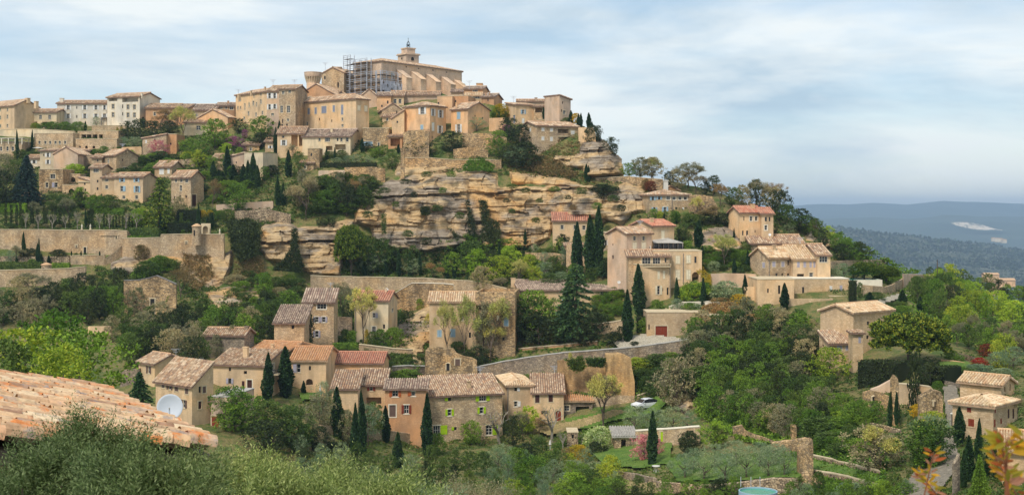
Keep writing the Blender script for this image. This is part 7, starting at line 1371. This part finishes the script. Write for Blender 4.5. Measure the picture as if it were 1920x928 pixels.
# ivy and climbers
ivy("dark ivy tongue widening down the cliff left of the cave", [(548,430),(556,430),(560,470),(570,500),(562,512),(512,508),(530,490),(545,470)], 2600, .5, off=-5.2); ivy("dark shaggy tree-ivy hanging below the garden corner", [(425,418),(470,412),(490,430),(480,480),(450,492),(436,470),(430,440)], 1800, .7, 'lf_dark', off=-3.6); ivy("slim ivy strand on the cliff, leftmost of the two", [(873,378),(880,378),(893,436),(888,446),(878,440)], 500, .45, off=-5.0); ivy("thick ivy curtain on the cliff beside the pipe", [(898,378),(912,378),(918,410),(936,420),(940,462),(900,452),(905,420)], 1500, .5, off=-5.2)
ivy("round ivy tuft in the middle of the cliff", [(789,390),(804,390),(806,404),(790,405)], 200, .5, off=-5.2); ivy("thin vertical creeper in the cliff crack left of the ledge", [(715,402),(724,402),(724,440),(716,440)], 200, .35, 'lf_mid', off=-5.0); ivy("diagonal creeper above the garden cypresses", [(840,425),(850,432),(862,444),(866,456),(852,448)], 200, .5, 'lf_dark', off=-5.0)
ivy("green creeper covering the low house beside the lavender shutters", [(514,612),(545,610),(548,640),(545,662),(514,664)], 900, .5, 'lf_mid', off=-3.0); ivy("vine twining over the ivy-clad house wall", [(585,592),(592,592),(586,640),(572,640),(570,600),(575,580)], 300, .45, 'lf_mid', off=-2.6); ivy("thin vine loops between the lavender windows", [(612,588),(626,586),(626,645),(614,640),(618,610)], 260, .35, 'lf_yellow', off=-2.4)
ivy("orange and green creeper on the yellowish house wall", [(840,570),(862,565),(866,650),(850,650),(845,600)], 420, .45, 'lf_bud', off=-2.6); ivy("leafy vine arbour over the terrace patio", [(1272,548),(1296,534),(1326,538),(1330,552),(1300,556),(1276,560)], 900, .5, 'lf_lime', off=-3.5); ivy("golden creeper over the stair arch", [(1284,498),(1318,502),(1332,520),(1334,536),(1322,530),(1305,508),(1284,504)], 340, .4, 'lf_gold', off=-4); ivy("golden creeper on the pinkish wall", [(1338,514),(1352,520),(1356,528),(1344,524)], 90, .4, 'lf_gold', off=-1.5)
ivy("green creeper on the garage house wall by the mansion", [(712,222),(722,216),(728,232),(714,236)], 120, .4, 'lf_mid', off=-3); ivy("creeper hanging down the ochre wall", [(1060,676),(1090,672),(1100,690),(1082,700),(1070,694)], 400, .5, 'lf_mid', D=Dp(1080,735)-.5); ivy("creeper on the taller ochre wall stretch", [(1100,674),(1134,674),(1132,690),(1104,688)], 340, .5, 'lf_mid', D=Dp(1110,735)-.5); ivy("rusty dry creeper under the shaggy ivy", [(440,490),(490,480),(498,510),(470,528),(436,525)], 500, .5, 'lf_brown', off=-2)
ivy("dry brown brush on the rock by the ruined shell", [(345,470),(392,480),(400,520),(370,545),(340,530)], 900, .5, 'lf_brown', off=-2.2); ivy("heather-brown bank under the great cliff-edge house", [(990,285),(1040,300),(1080,322),(1080,332),(1030,330),(985,316)], 1000, .5, 'lf_brown', off=-1.4); ivy("green bank topping the overhang in the cliff", [(868,314),(880,300),(905,300),(928,312),(926,322),(870,322)], 700, .5, 'lf_green', off=-3.6)
ivy("ragged green bank on the rocks above the ruined shell", [(240,520),(275,490),(300,482),(330,492),(322,508),(290,514),(262,523)], 1000, .5, 'lf_green', off=-1.6); ivy("dark creeper behind the rocks at the yellowish house", [(762,585),(775,584),(776,596),(764,598)], 60, .4, 'lf_dark', off=-2); ivy("brown twiggy crown on the roofless wall by the garage", [(1318,575),(1372,568),(1400,580),(1392,606),(1350,604),(1318,600)], 1000, .5, 'lf_brown', off=-4)
ivy("green wall creeper below the pale pink house wall", [(690,660),(760,662),(772,672),(760,682),(700,668)], 500, .5, 'lf_mid', off=-1.2)
# ground cover
GA = [(-40,400),(-40,560),(230,520),(430,480),(600,520),(950,545),(1180,600),(1320,640),(1540,600),(1780,560),(1960,600),(1960,950),(-40,950)]
clumps("undergrowth", [[(180,500),(330,520),(480,560),(580,545),(820,600),(800,700),(600,660),(500,620),(200,620)]], 7000, .8, 'lf_mid', 1)
clumps("undergrowth", [[(1290,640),(1540,640),(1560,850),(1400,830),(1310,780)]], 6000, .8, 'lf_green', 2); clumps("undergrowth", [[(1560,700),(1920,640),(1960,930),(1560,930)]], 4200, .45, 'lf_mid', 3)
clumps("undergrowth", [[(560,740),(1060,800),(1200,850),(1400,930),(560,930)]], 5200, .5, 'lf_mid', 4); clumps("undergrowth", [[(860,640),(1290,640),(1290,760),(900,720)]], 1900, .5, 'lf_green', 5); clumps("undergrowth", [[(1188,655),(1290,645),(1290,740),(1195,735)]], 1500, .6, 'lf_mid', 55); wood([(1195,690),(1290,670),(1290,745),(1240,745),(1200,725)], 22, [('bgr',3),('bmd',3),('bye',1)], (26,40), 56)
clumps("undergrowth", [[(1440,820),(1530,810),(1660,850),(1660,930),(1500,930)]], 2600, .6, 'lf_green', 16)
clumps("undergrowth", [[(640,440),(1000,460),(1120,520),(1100,545),(640,520)]], 3000, .8, 'lf_mid', 6); clumps("undergrowth", [[(-40,280),(240,250),(480,260),(560,330),(640,400),(400,440),(-40,430)]], 8500, .7, 'lf_mid', 7)
clumps("undergrowth", [[(560,240),(760,280),(960,250),(1100,300),(1100,345),(960,330),(740,320),(600,330)]], 3000, .6, 'lf_mid', 8); clumps("undergrowth", [[(1110,330),(1560,430),(1760,545),(1600,560),(1240,470),(1180,400)]], 4200, .6, 'lf_mid', 9)
clumps("undergrowth", [[(1560,430),(1690,500),(1960,590),(1960,660),(1760,640),(1700,560),(1580,480)]], 5200, .9, 'lf_green', 10); clumps("dry_grass", [[(950,250),(1090,250),(1120,350),(950,330)]], 1200, .5, 'lf_brown', 11)
clumps("grass", [[(1060,786),(1120,776),(1190,760),(1250,750),(1250,850),(1100,860),(1060,830)]], 5000, .22, 'lf_green', 12, off=-.4); clumps("grass", [[(1240,850),(1500,850),(1640,870),(1640,930),(1240,930)]], 7000, .25, 'lf_green', 13, off=-.4)
# bushes over the wooded plateau and the valley plain (far off, one mass)
def far_scrub():
    n = 26000; px = rs.uniform(1480, 1990, n); t = rs.uniform(0, 1, n); d = 900 + 6500 * t ** 1.4; k = (px - 960) / F; org = np.array([900, 3000, -230.0]); c = []
    top = lambda p: np.interp(p, [1480, 1560, 1620, 1700, 1780, 1850, 1920, 2050], [412, 424, 432, 441, 450, 458, 470, 490])
    zt = -(top(px) - HY) / F * 5600; u = np.clip((d - 3400) / 2200, 0, 1); z = np.where(d > 5600, -232, -233 + (zt + 233) * u ** 1.15); z = np.where(d < 3300, -231, z)
    s = rs.uniform(2.0, 5.5, n) * (1 + d / 9000); P = np.stack([k * d, d, z + s * .4], 1); V = leaf_quads(np.repeat(P, 3, 0) + rs.normal(size=(3 * n, 3)) * np.repeat(s, 3)[:, None] * .3, rnd_dir(3 * n), np.repeat(s, 3), np.repeat(s, 3) * .7)
    o = obj("scrubland", quads_mesh("scrubland", V - org, ['lf_dark']), loc=tuple(org)); o['kind'] = 'stuff'
wood([(1562,596),(1600,590),(1640,585),(1690,575),(1700,600),(1660,620),(1640,600),(1600,604)], 15, [('bgr',3),('bmd',3),('ol',1)], (20,30), 61)
wood([(1120,560),(1165,545),(1168,596),(1120,606)], 15, [('bgr',3),('bmd',3),('gr',1)], (18,28), 62); wood([(990,474),(1150,500),(1140,520),(1000,512)], 17, [('bgr',2),('bmd',3),('ol',2),('ye',1)], (22,34), 63)
wood([(1325,470),(1400,470),(1400,510),(1325,508)], 16, [('bgr',3),('bmd',3)], (16,24), 64); wood([(560,345),(700,345),(690,400),(560,400)], 20, [('bmd',3),('bgr',2),('gy',2)], (26,40), 65); wood([(200,300),(400,310),(520,300),(510,340),(400,380),(330,330),(220,330)], 19, [('bgr',3),('bmd',3),('gr',2),('bdk',1)], (20,32), 66)
wood([(440,520),(560,530),(560,580),(460,600),(440,560)], 20, [('bmd',3),('bgr',2),('bgy',2)], (22,32), 67); wood([(640,655),(790,676),(790,712),(700,700)], 16, [('bmd',3),('bgr',2)], (14,20), 68)
far_scrub()
# far houses and the quarry village
def farhouse(label, px, py, d, w_, h, name="farmhouse", mat='orange'):
    c = W(px, py, d); o = empty(name, tuple(c), label=label, category='farmhouse'); mb = MB(); mb.box(c + Vector((0, 0, h / 2 - 2)), (w_ / 2, 0, 0), (0, 5, 0), (0, 0, h / 2 + 2)); mb.obj("wall", mat, o); mb = MB()
    for sy in (-1, 1): mb.prism([c + Vector((-w_ / 2 - .4, sy * 5.6, h)), c + Vector((w_ / 2 + .4, sy * 5.6, h)), c + Vector((w_ / 2 + .4, 0, h + 2)), c + Vector((-w_ / 2 - .4, 0, h + 2))], (0, 0, .4))
    mb.obj("roof", 'tile_light', o)
farhouse("orange-roofed farmhouse among the trees of the valley, longest", 1857, 523, 1500, 17, 5); farhouse("pale farm buildings in the valley at the picture edge", 1884, 531, 1450, 20, 3.5); farhouse("tiny farmhouse in the valley below the longest one", 1868, 545, 1200, 9, 3)
for i, (x_, y_, l_) in enumerate(((1872, 452, "pale hamlet roofs on the wooded plateau, westmost cluster"), (1882, 454, "pale hamlet roofs on the wooded plateau, eastmost cluster"), (1862, 451, "tiny pale house at the edge of the plateau hamlet"))): farhouse(l_, x_, y_, 5300, (30, 22, 14)[i], 10, "hamlet_house", 'white')
def quarry():
    d = 9300; P = []
    for t in np.linspace(0, 1, 14):
        row = []
        for x in np.linspace(1783, 1880, 50):
            q = (x - 1783) / 97; yc = 418 + 14 * q; hh = 6.5 * math.sin(math.pi * min(1, q * 1.1 + .05)) * (1 + .3 * noise.noise((x * .3, 0, 0))) + .5; y = yc + (t - .5) * 2 * hh * .8 + 1.2 * noise.noise((x * .2, t * 4, 1)); row.append(tuple(W(x, y, d - 260 + 60 * (1 - t))))
        P.append(row)
    o = obj("quarry_village", grid_mesh("quarry_village", np.array(P), 'quarryrock')); o['kind'] = 'structure'
def qmat():
    m, N, Lk, b = mat_new('quarryrock'); g = N.new("ShaderNodeNewGeometry"); t = N.new("ShaderNodeTexNoise"); t.inputs['Scale'].default_value = .02; t.inputs['Detail'].default_value = 8; t.inputs['Roughness'].default_value = .8; Lk.new(g.outputs['Position'], t.inputs[0]); r = ramp(N, [(.42, rgb(90, 98, 80)), (.52, rgb(214, 196, 170)), (.7, rgb(226, 206, 186))]); Lk.new(t.outputs[0], r.inputs[0]); Lk.new(r.outputs[0], b.inputs['Base Color'])
qmat(); quarry()
# ================================================================= foreground tile roof
def fore_roof():
    Ec = W(185, 735, 14); e = Vector((.523, -.853, 0)).normalized(); up2 = Vector((-.853, -.523, 0)).normalized(); pt = math.tan(math.radians(12.5)); s = Vector((up2.x, up2.y, pt)).normalized(); n = e.cross(s).normalized(); n = n if n.z > 0 else -n
    root = empty("foreground_roof", tuple(Ec - Vector((0, 0, 3))), label="near roof of weathered round clay tiles spotted with orange lichen", category="roof"); ro = Vector(root.location)
    LE, LU = 7.2, 5.4; lim = lambda q: 3.75 + .62 * q; mb = MB(); b = Ec - s * .06 - n * .08; mb.prism([b - e * .05, b + e * lim(0), b + e * lim(LU) + s * LU, b - e * .05 + s * LU], -n * .10); mb.obj("deck", 'bark', root)
    mb = MB(); z3 = Vector((0, 0, -3.0)); i0 = Ec + s * .35 - n * .25 + e * .3
    mb.prism([i0, i0 + e * 3.3, i0 + e * 3.3 + z3, i0 + z3], up2 * .3); mb.prism([i0, i0 + s * (LU - 1), i0 + up2 * (LU - 1) + z3, i0 + z3], e * .3); mb.obj("wall", 'tan', root)
    var = []
    rn = random.Random(5); cw = .20; L = .26; ex = .15
    for v in range(5):
        mb = MB(); r0, r1 = cw * .46, cw * .40; seg = 6; vs = []
        for (l, r) in ((0, r0), (L * .5, (r0 + r1) / 2 * (1 + .03 * (v % 3 - 1))), (L, r1)):
            for k in range(seg + 1): t = math.pi * k / seg; vs.append((math.cos(t) * r, l, math.sin(t) * r * 1.0 - .02))
        fs = [(a * 7 + k, a * 7 + k + 1, a * 7 + 8 + k, a * 7 + 7 + k) for a in range(2) for k in range(6)]
        vs2 = [(x * .86, y, z * .82 - .004) for x, y, z in vs[:7]]; fs += [(k + 1, k, 21 + k, 22 + k) for k in range(6)] + [tuple(range(21, 28))]
        mb.add(vs + vs2, fs); var.append(mb.mesh("tile", ['lichentile'], smooth=False))
    cols_, rows_ = int(LE / cw), int((LU) / ex); items = []
    import mathutils
    for i in range(cols_):
        for j in range(rows_):
            if (i + .6) * cw > lim(j * ex): continue
            o = Ec + e * ((i + .5) * cw) + s * (j * ex - .06) + n * (.015 + .012 * rn.random()) + n * .028 * 0
            dist = o.length; px = 960 + F * o.x / o.y; py = HY - F * o.z / o.y
            if o.y < 4: continue
            o = o + n * rn.uniform(-.008, .014); items.append((dist if (-60 < px < 420 and py < 905) else 1e3 + dist, i, j, o))
    items.sort(key=lambda q: q[0])
    def mat_(o, i, j):
        a = e; rt = mathutils.Matrix((( a.x, s.x, n.x), (a.y, s.y, n.y), (a.z, s.z, n.z))).to_4x4(); r2 = mathutils.Matrix.Rotation(rn.uniform(-.035, .035), 4, 'Z') @ mathutils.Matrix.Rotation(.065 + rn.uniform(-.015, .015), 4, 'X'); m = mathutils.Matrix.Translation(o - ro) @ rt @ r2; return m
    vis = [q for q in items if q[0] < 1e3]; rest = vis[300:] + [q for q in items if q[0] >= 1e3]
    for q in vis[:300]:
        t = obj("tile", var[rn.randrange(5)], root); t.matrix_local = mat_(q[3], q[1], q[2])
    mb = MB(); base = [[tuple(v.co) for v in m.vertices] for m in var]; bf = [[tuple(p.vertices) for p in m.polygons] for m in var]
    for q in rest:
        m = mat_(q[3], q[1], q[2]); k = rn.randrange(5); mb.add([tuple(m @ Vector(c)) for c in base[k]], bf[k])
    me = mb.mesh("roof_tiles", ['lichentile']); o = obj("roof_tiles", me, root); o['kind'] = 'stuff'
    # under-tiles: the channels between the rows
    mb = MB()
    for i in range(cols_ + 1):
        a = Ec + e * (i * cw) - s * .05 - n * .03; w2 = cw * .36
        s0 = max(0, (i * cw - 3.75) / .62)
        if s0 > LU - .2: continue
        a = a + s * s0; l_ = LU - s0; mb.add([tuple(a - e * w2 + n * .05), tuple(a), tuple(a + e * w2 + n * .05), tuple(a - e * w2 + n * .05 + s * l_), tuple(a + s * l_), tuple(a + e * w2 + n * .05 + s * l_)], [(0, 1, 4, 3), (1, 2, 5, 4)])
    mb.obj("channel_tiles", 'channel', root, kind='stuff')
def lichenmat():
    m, N, Lk, b = mat_new('lichentile'); g = N.new("ShaderNodeNewGeometry"); oi = N.new("ShaderNodeObjectInfo"); ad = N.new("ShaderNodeMath"); ad.operation = 'ADD'; Lk.new(oi.outputs['Random'], ad.inputs[0]); Lk.new(g.outputs['Random Per Island'], ad.inputs[1]); fr = N.new("ShaderNodeMath"); fr.operation = 'FRACT'; Lk.new(ad.outputs[0], fr.inputs[0])
    r = ramp(N, [(0, rgb(214, 174, 134)), (.25, rgb(226, 200, 164)), (.42, rgb(204, 148, 108)), (.58, rgb(222, 192, 152)), (.74, rgb(170, 132, 106)), (.86, rgb(218, 180, 138)), (1, rgb(192, 164, 142))]); Lk.new(fr.outputs[0], r.inputs[0])
    def nz(sc, d, ro=.6): t = N.new("ShaderNodeTexNoise"); t.inputs['Scale'].default_value = sc; t.inputs['Detail'].default_value = d; t.inputs['Roughness'].default_value = ro; Lk.new(g.outputs['Position'], t.inputs[0]); return t.outputs[0]
    r1 = ramp(N, [(.54, (0, 0, 0)), (.62, (.85, .85, .85))]); Lk.new(nz(3.4, 8, .72), r1.inputs[0]); c = mixc(N, Lk, 'MIX', r1.outputs[0], r.outputs[0], rgb(222, 130, 62))
    r2 = ramp(N, [(.56, (0, 0, 0)), (.64, (.7, .7, .7))]); Lk.new(nz(5.1, 8, .75), r2.inputs[0]); c = mixc(N, Lk, 'MIX', r2.outputs[0], c, rgb(150, 140, 138))
    r3 = ramp(N, [(.35, (.7, .68, .66)), (.6, (1.06, 1.05, 1.02))]); Lk.new(nz(14, 6), r3.inputs[0]); c = mixc(N, Lk, 'MULTIPLY', 1.0, c, r3.outputs[0]); Lk.new(c, b.inputs['Base Color']); b.inputs['Roughness'].default_value = .95
    bp = N.new("ShaderNodeBump"); bp.inputs['Strength'].default_value = .5; bp.inputs['Distance'].default_value = .02; Lk.new(nz(30, 6), bp.inputs['Height']); Lk.new(bp.outputs[0], b.inputs['Normal'])
lichenmat(); fore_roof()

# ================================================================= foreground olives
def fore_olive(label, px, py, d, rx, rz, seed, mat='lf_oliveg', nl=15000, ry=None, sz=1.0):
    global rs
    K = .42; d *= K; rx *= K; rz *= K; sz *= .54; c = W(px, py, d); ry = ry or rx * .7; rn = np.random.RandomState(seed); nl = int(nl * 1.7); ns = nl // 22; th = rn.uniform(0, 6.283, ns); ph = np.arccos(rn.uniform(-.5, 1, ns)); q = rn.uniform(.35, 1, ns) ** .5
    q = q * (1 + .22 * np.sin(3 * th + seed) + .16 * np.sin(7 * th + 2 * ph + seed))
    nb = 24; tb = rn.uniform(0, 6.283, nb); pb = np.arccos(rn.uniform(-.4, 1, nb)); qb = rn.uniform(.55, 1.12, nb); BC = np.stack([np.sin(pb) * np.cos(tb) * rx * qb, np.sin(pb) * np.sin(tb) * ry * qb, np.cos(pb) * rz * qb * .9], 1); ib = rn.randint(0, nb, ns); ub = rn.uniform(0, 1, ns) ** .45
    B = BC[ib] * ub[:, None] + rn.normal(size=(ns, 3)) * np.array([.075, .075, .06]) * rx * 1.35; up = BC[ib] / rx * .7 + np.array([0, 0, .75]) + rn.normal(size=(ns, 3)) * .38; up /= np.linalg.norm(up, axis=1, keepdims=True)
    L = rn.uniform(.12, .24, ns); t = np.tile(np.linspace(0, 1, 22), ns); Bi = np.repeat(B, 22, 0); U = np.repeat(up, 22, 0); side = rn.normal(size=(ns * 22, 3)); side -= U * (side * U).sum(1, keepdims=True); side /= np.linalg.norm(side, axis=1, keepdims=True)
    P = Bi + U * (t * np.repeat(L, 22))[:, None] + side * .008; D_ = U * .75 + side * .8; D_ /= np.linalg.norm(D_, axis=1, keepdims=True); ll = rn.uniform(.022, .036, len(P)) * (1.15 - .5 * t) * sz; V = leaf_quads(P + D_ * ll[:, None], D_, ll, ll * .24)
    root = empty("olive_tree", (c.x, c.y, c.z - 3.2), label=label, category='olive tree'); o = obj("crown", quads_mesh("crown", V + np.array([0, 0, 3.2]), [mat]), root)
    mb = MB(); tr = Vector((c.x, c.y, c.z - 3.2)); mb.tube([tr - Vector((0, 0, 1)), tr + Vector((.05, 0, 1.4)), tr + Vector((0, .05, 2.7))], [.09, .07, .04], 7)
    for i in range(9): a = i * .7; mb.tube([tr + Vector((0, 0, 2.3 + .04 * i)), tr + Vector((math.cos(a) * rx * .4, math.sin(a) * ry * .4, 2.9)), tr + Vector((math.cos(a) * rx * .8, math.sin(a) * ry * .8, 3.2 + rz * .3))], [.03, .02, .005], 5)
    mb.obj("trunk", 'bark', root)
    return root
fore_olive("near olive crown filling the picture corner under the tile roof", 50, 936, 17, 0.94, .86, 1, mat='lf_olived', nl=18564)
fore_olive("near olive crown rising highest in front of the tile roof", 190, 905, 18, 0.82, .80, 2, mat='lf_olived', nl=18564)
fore_olive("near olive crown before the end of the tile roof", 350, 967, 19, 0.78, .82, 3, mat='lf_olived', nl=17136)
fore_olive("near olive crown below the low pale wall", 470, 959, 20, 0.82, .72, 4, nl=15708)
fore_olive("near yellowish olive crown in front of the dead brown cypress", 610, 967, 21, 0.82, .74, 5, mat='lf_oliveg', nl=15708)
fore_olive("near olive crown with tall tips before the slim cypress pair", 700, 1001, 22, 0.78, .68, 6, nl=14280)
fore_olive("greyer near olive crown, last of the front row", 800, 995, 24, 0.82, .62, 7, mat='lf_olive', nl=11424)
fore_olive("grey twiggy near bush at the end of the olive row", 890, 979, 26, 0.82, .72, 8, mat='lf_grey', nl=9996)
fore_olive("near olive crown low in the corner behind the first", 280, 979, 15, 0.90, .8, 9, mat='lf_olived', nl=14280); fore_olive("near olive crown low between the tile roof and the slim cypresses", 540, 1000, 17, 0.90, .75, 10, nl=14280)
fore_olive("near olive crown low under the yellowish one", 720, 1003, 18, 0.90, .75, 14, nl=11424)
# blurred autumn leaf sprays close to the viewer
def spray(label, px, py, d, h, leaves, seed, up=(0, 0, 1), mat='lf_autumn', ll=.055, tall=False):
    d *= .7; h *= .7; ll *= .56; rn = random.Random(seed); c = W(px, py, d); o = empty("autumn_branch", tuple(c), label=label, category='branch'); mb = MB(); Z = Vector(up).normalized(); mb.tube([c - Z * .35, c + Z * h * .5, c + Z * h], [.0026, .0018, .001], 5); mb.obj("twig", 'barkr', o)
    for i in range(leaves):
        t = rn.uniform(.0, 1); a = rn.uniform(0, 6.283); b = c + Z * h * t; dr = Vector((math.cos(a), math.sin(a) * .6, rn.uniform(-.15, .75))).normalized(); L = ll * rn.uniform(.7, 1.35); w_ = L * .22; sd = dr.cross(Vector((rn.uniform(-.4, .4), -1, rn.uniform(-.2, .6)))).normalized(); st = b + dr * L * .35; nn = sd.cross(dr) * L * .10; mb = MB(); pr = ((0, .06), (.2, .7), (.45, 1), (.7, .75), (.9, .3), (1, 0.02)); 
        for l, s_ in pr: p = st + dr * L * l * 1.6 - nn * (l * l * 2.2); mb.v += [tuple(p - sd * w_ * s_ + nn * .5 * s_), tuple(p), tuple(p + sd * w_ * s_ + nn * .5 * s_)]
        for k in range(5): mb.f += [(3 * k, 3 * k + 1, 3 * k + 4, 3 * k + 3), (3 * k + 1, 3 * k + 2, 3 * k + 5, 3 * k + 4)]
        mb.m = [0] * 10; mb.uv = [None] * 10
        mb.obj("leaf", ('lf_autumn', 'leaf_r', 'leaf_y', 'leaf_p')[rn.choice((0, 0, 1, 2, 2, 3))] if mat == 'lf_autumn' else mat, o)
leafmat('leaf_r', [rgb(196, 106, 52), rgb(160, 80, 46)], trans=.45); leafmat('leaf_y', [rgb(176, 156, 40), rgb(206, 150, 40), rgb(150, 140, 44)], trans=.45); leafmat('leaf_p', [rgb(206, 160, 140), rgb(170, 110, 80)], trans=.45); plain('barkr', rgb(120, 72, 44)); leafmat('leaf_b', [rgb(122, 66, 34), rgb(146, 84, 40), rgb(96, 52, 32)], trans=.35)
spray("spray of orange and yellow leaves in front of the cobbled lane", 1735, 920, 4.2, .13, 30, 3, ll=.026, up=(.25, .1, 1)); spray("lower orange leaf spray beside the cobbled lane", 1755, 925, 4.3, .10, 26, 33, ll=.026, up=(-.8, .1, 1)); spray("larger blurred orange branch in the bottom corner", 1892, 925, 3.0, .13, 34, 5, ll=.024, up=(-.15, 0, 1)); spray("reddish orange branch leaning into the picture edge", 1910, 935, 3.1, .14, 34, 15, ll=.022, up=(-.5, .2, 1)); spray("upper tuft of orange leaves on the corner branch", 1888, 846, 3.0, .03, 18, 8, ll=.032); spray("brown seed-like leaves hanging on the corner branch", 1885, 905, 3.7, .12, 80, 9, mat='leaf_b', ll=.013); spray("orange leaves cut by the picture edge", 1925, 850, 3.0, .04, 8, 12, ll=.03)
# ================================================================= labels for the plants
def label_trees():
    LM = [(l, x, y, a, b, t, bt) for (l, x, y, a, b, t, bt) in NB]
    short = {}
    for l, *r in LM: short[l] = l
    rec = []
    for (o, kind, x, yt, yb, w, lab) in TREES:
        h = yb - yt; best = None
        for (l, lx, ly, a, b, t, bt) in LM:
            if len(l.split()) > 9: continue
            cy = (yt + yb) / 2; dx = max(a - x, 0, x - b); dy = max(t - cy, 0, cy - bt); dd = math.hypot(dx, dy) + 0.15 * math.hypot(lx - x, ly - cy)
            if best is None or dd < best[0]: best = (dd, l, a, b, t, bt)
        dd, l, a, b, t, bt = best; cy = (yt + yb) / 2
        if x < a: rel = "left of"
        elif x > b: rel = "right of"
        elif cy > bt: rel = "below"
        elif cy < t: rel = "above"
        elif yb > bt: rel = "in front of"
        else: rel = "beside"
        rec.append([o, kind, NAMES[kind][1], rel, l, x, yt, yb, h, w])
    groups = {}
    for r in rec: groups.setdefault((r[2], r[3], r[4]), []).append(r)
    ords = ["second", "third", "fourth", "fifth", "sixth", "seventh", "eighth", "ninth", "tenth"]
    used = {}
    for (ph, rel, l), rs_ in groups.items():
        rs_.sort(key=lambda r: r[5]); n = len(rs_)
        for i, r in enumerate(rs_):
            if n == 1: s = "%s %s the %s" % (ph, rel, l)
            elif n == 2:
                big = max(rs_, key=lambda q: q[8] * q[9])
                s = "%s %s %s the %s" % ("bigger" if r is big else "smaller", ph, rel, l)
            else:
                od = "leftmost" if i == 0 else "rightmost" if i == n - 1 else ords[min(i - 1, 8)] + " from left"
                s = "%s, %s, %s the %s" % (ph, od, rel, l)
            w_ = s.split()
            if len(w_) > 16: s = " ".join(w_[:16]).rstrip(',')
            if s in used: s = " ".join(s.split()[:13]) + ", " + ("taller" if r[8] > used[s] else "shorter") + " one"
            used[s] = r[8]; r[0]['label'] = s
    G = {'cy': 'slim dark cypresses of the hillside', 'ol': 'grey olive trees', 'pl': 'pollarded planes', 'col': 'clipped yew columns of the garden'}
    for r in rec:
        if r[1] in G: r[0]['group'] = G[r[1]]
        else: r[0]['group'] = {'t': 'trees', 's': 'shrubs'}[NAMES[r[1]][2][0] if NAMES[r[1]][2][0] in 'ts' else 't'] + ' on the village hillside'
label_trees()
# ================================================================= air
def haze():
    mb = MB(); x0, x1, y0, y1, z0, z1 = -14500, 16500, -30, 16900, -242, 150; mb.box(((x0 + x1) / 2, (y0 + y1) / 2, (z0 + z1) / 2), ((x1 - x0) / 2, 0, 0), (0, (y1 - y0) / 2, 0), (0, 0, (z1 - z0) / 2))
    m = bpy.data.materials.new('haze'); m.use_nodes = True; MATS['haze'] = m; N = m.node_tree.nodes; N.clear(); o = N.new("ShaderNodeOutputMaterial"); v = N.new("ShaderNodeVolumePrincipled")
    v.inputs['Color'].default_value = (.58, .77, 1.0, 1); v.inputs['Density'].default_value = 1.0e-4; v.inputs['Anisotropy'].default_value = 0.2; m.node_tree.links.new(v.outputs[0], o.inputs['Volume'])
    ob = mb.obj("haze", 'haze', org=(0, 0, 0)); ob['kind'] = 'stuff'
haze()
print("TREES", len(TREES), "OBJECTS", len(bpy.data.objects))
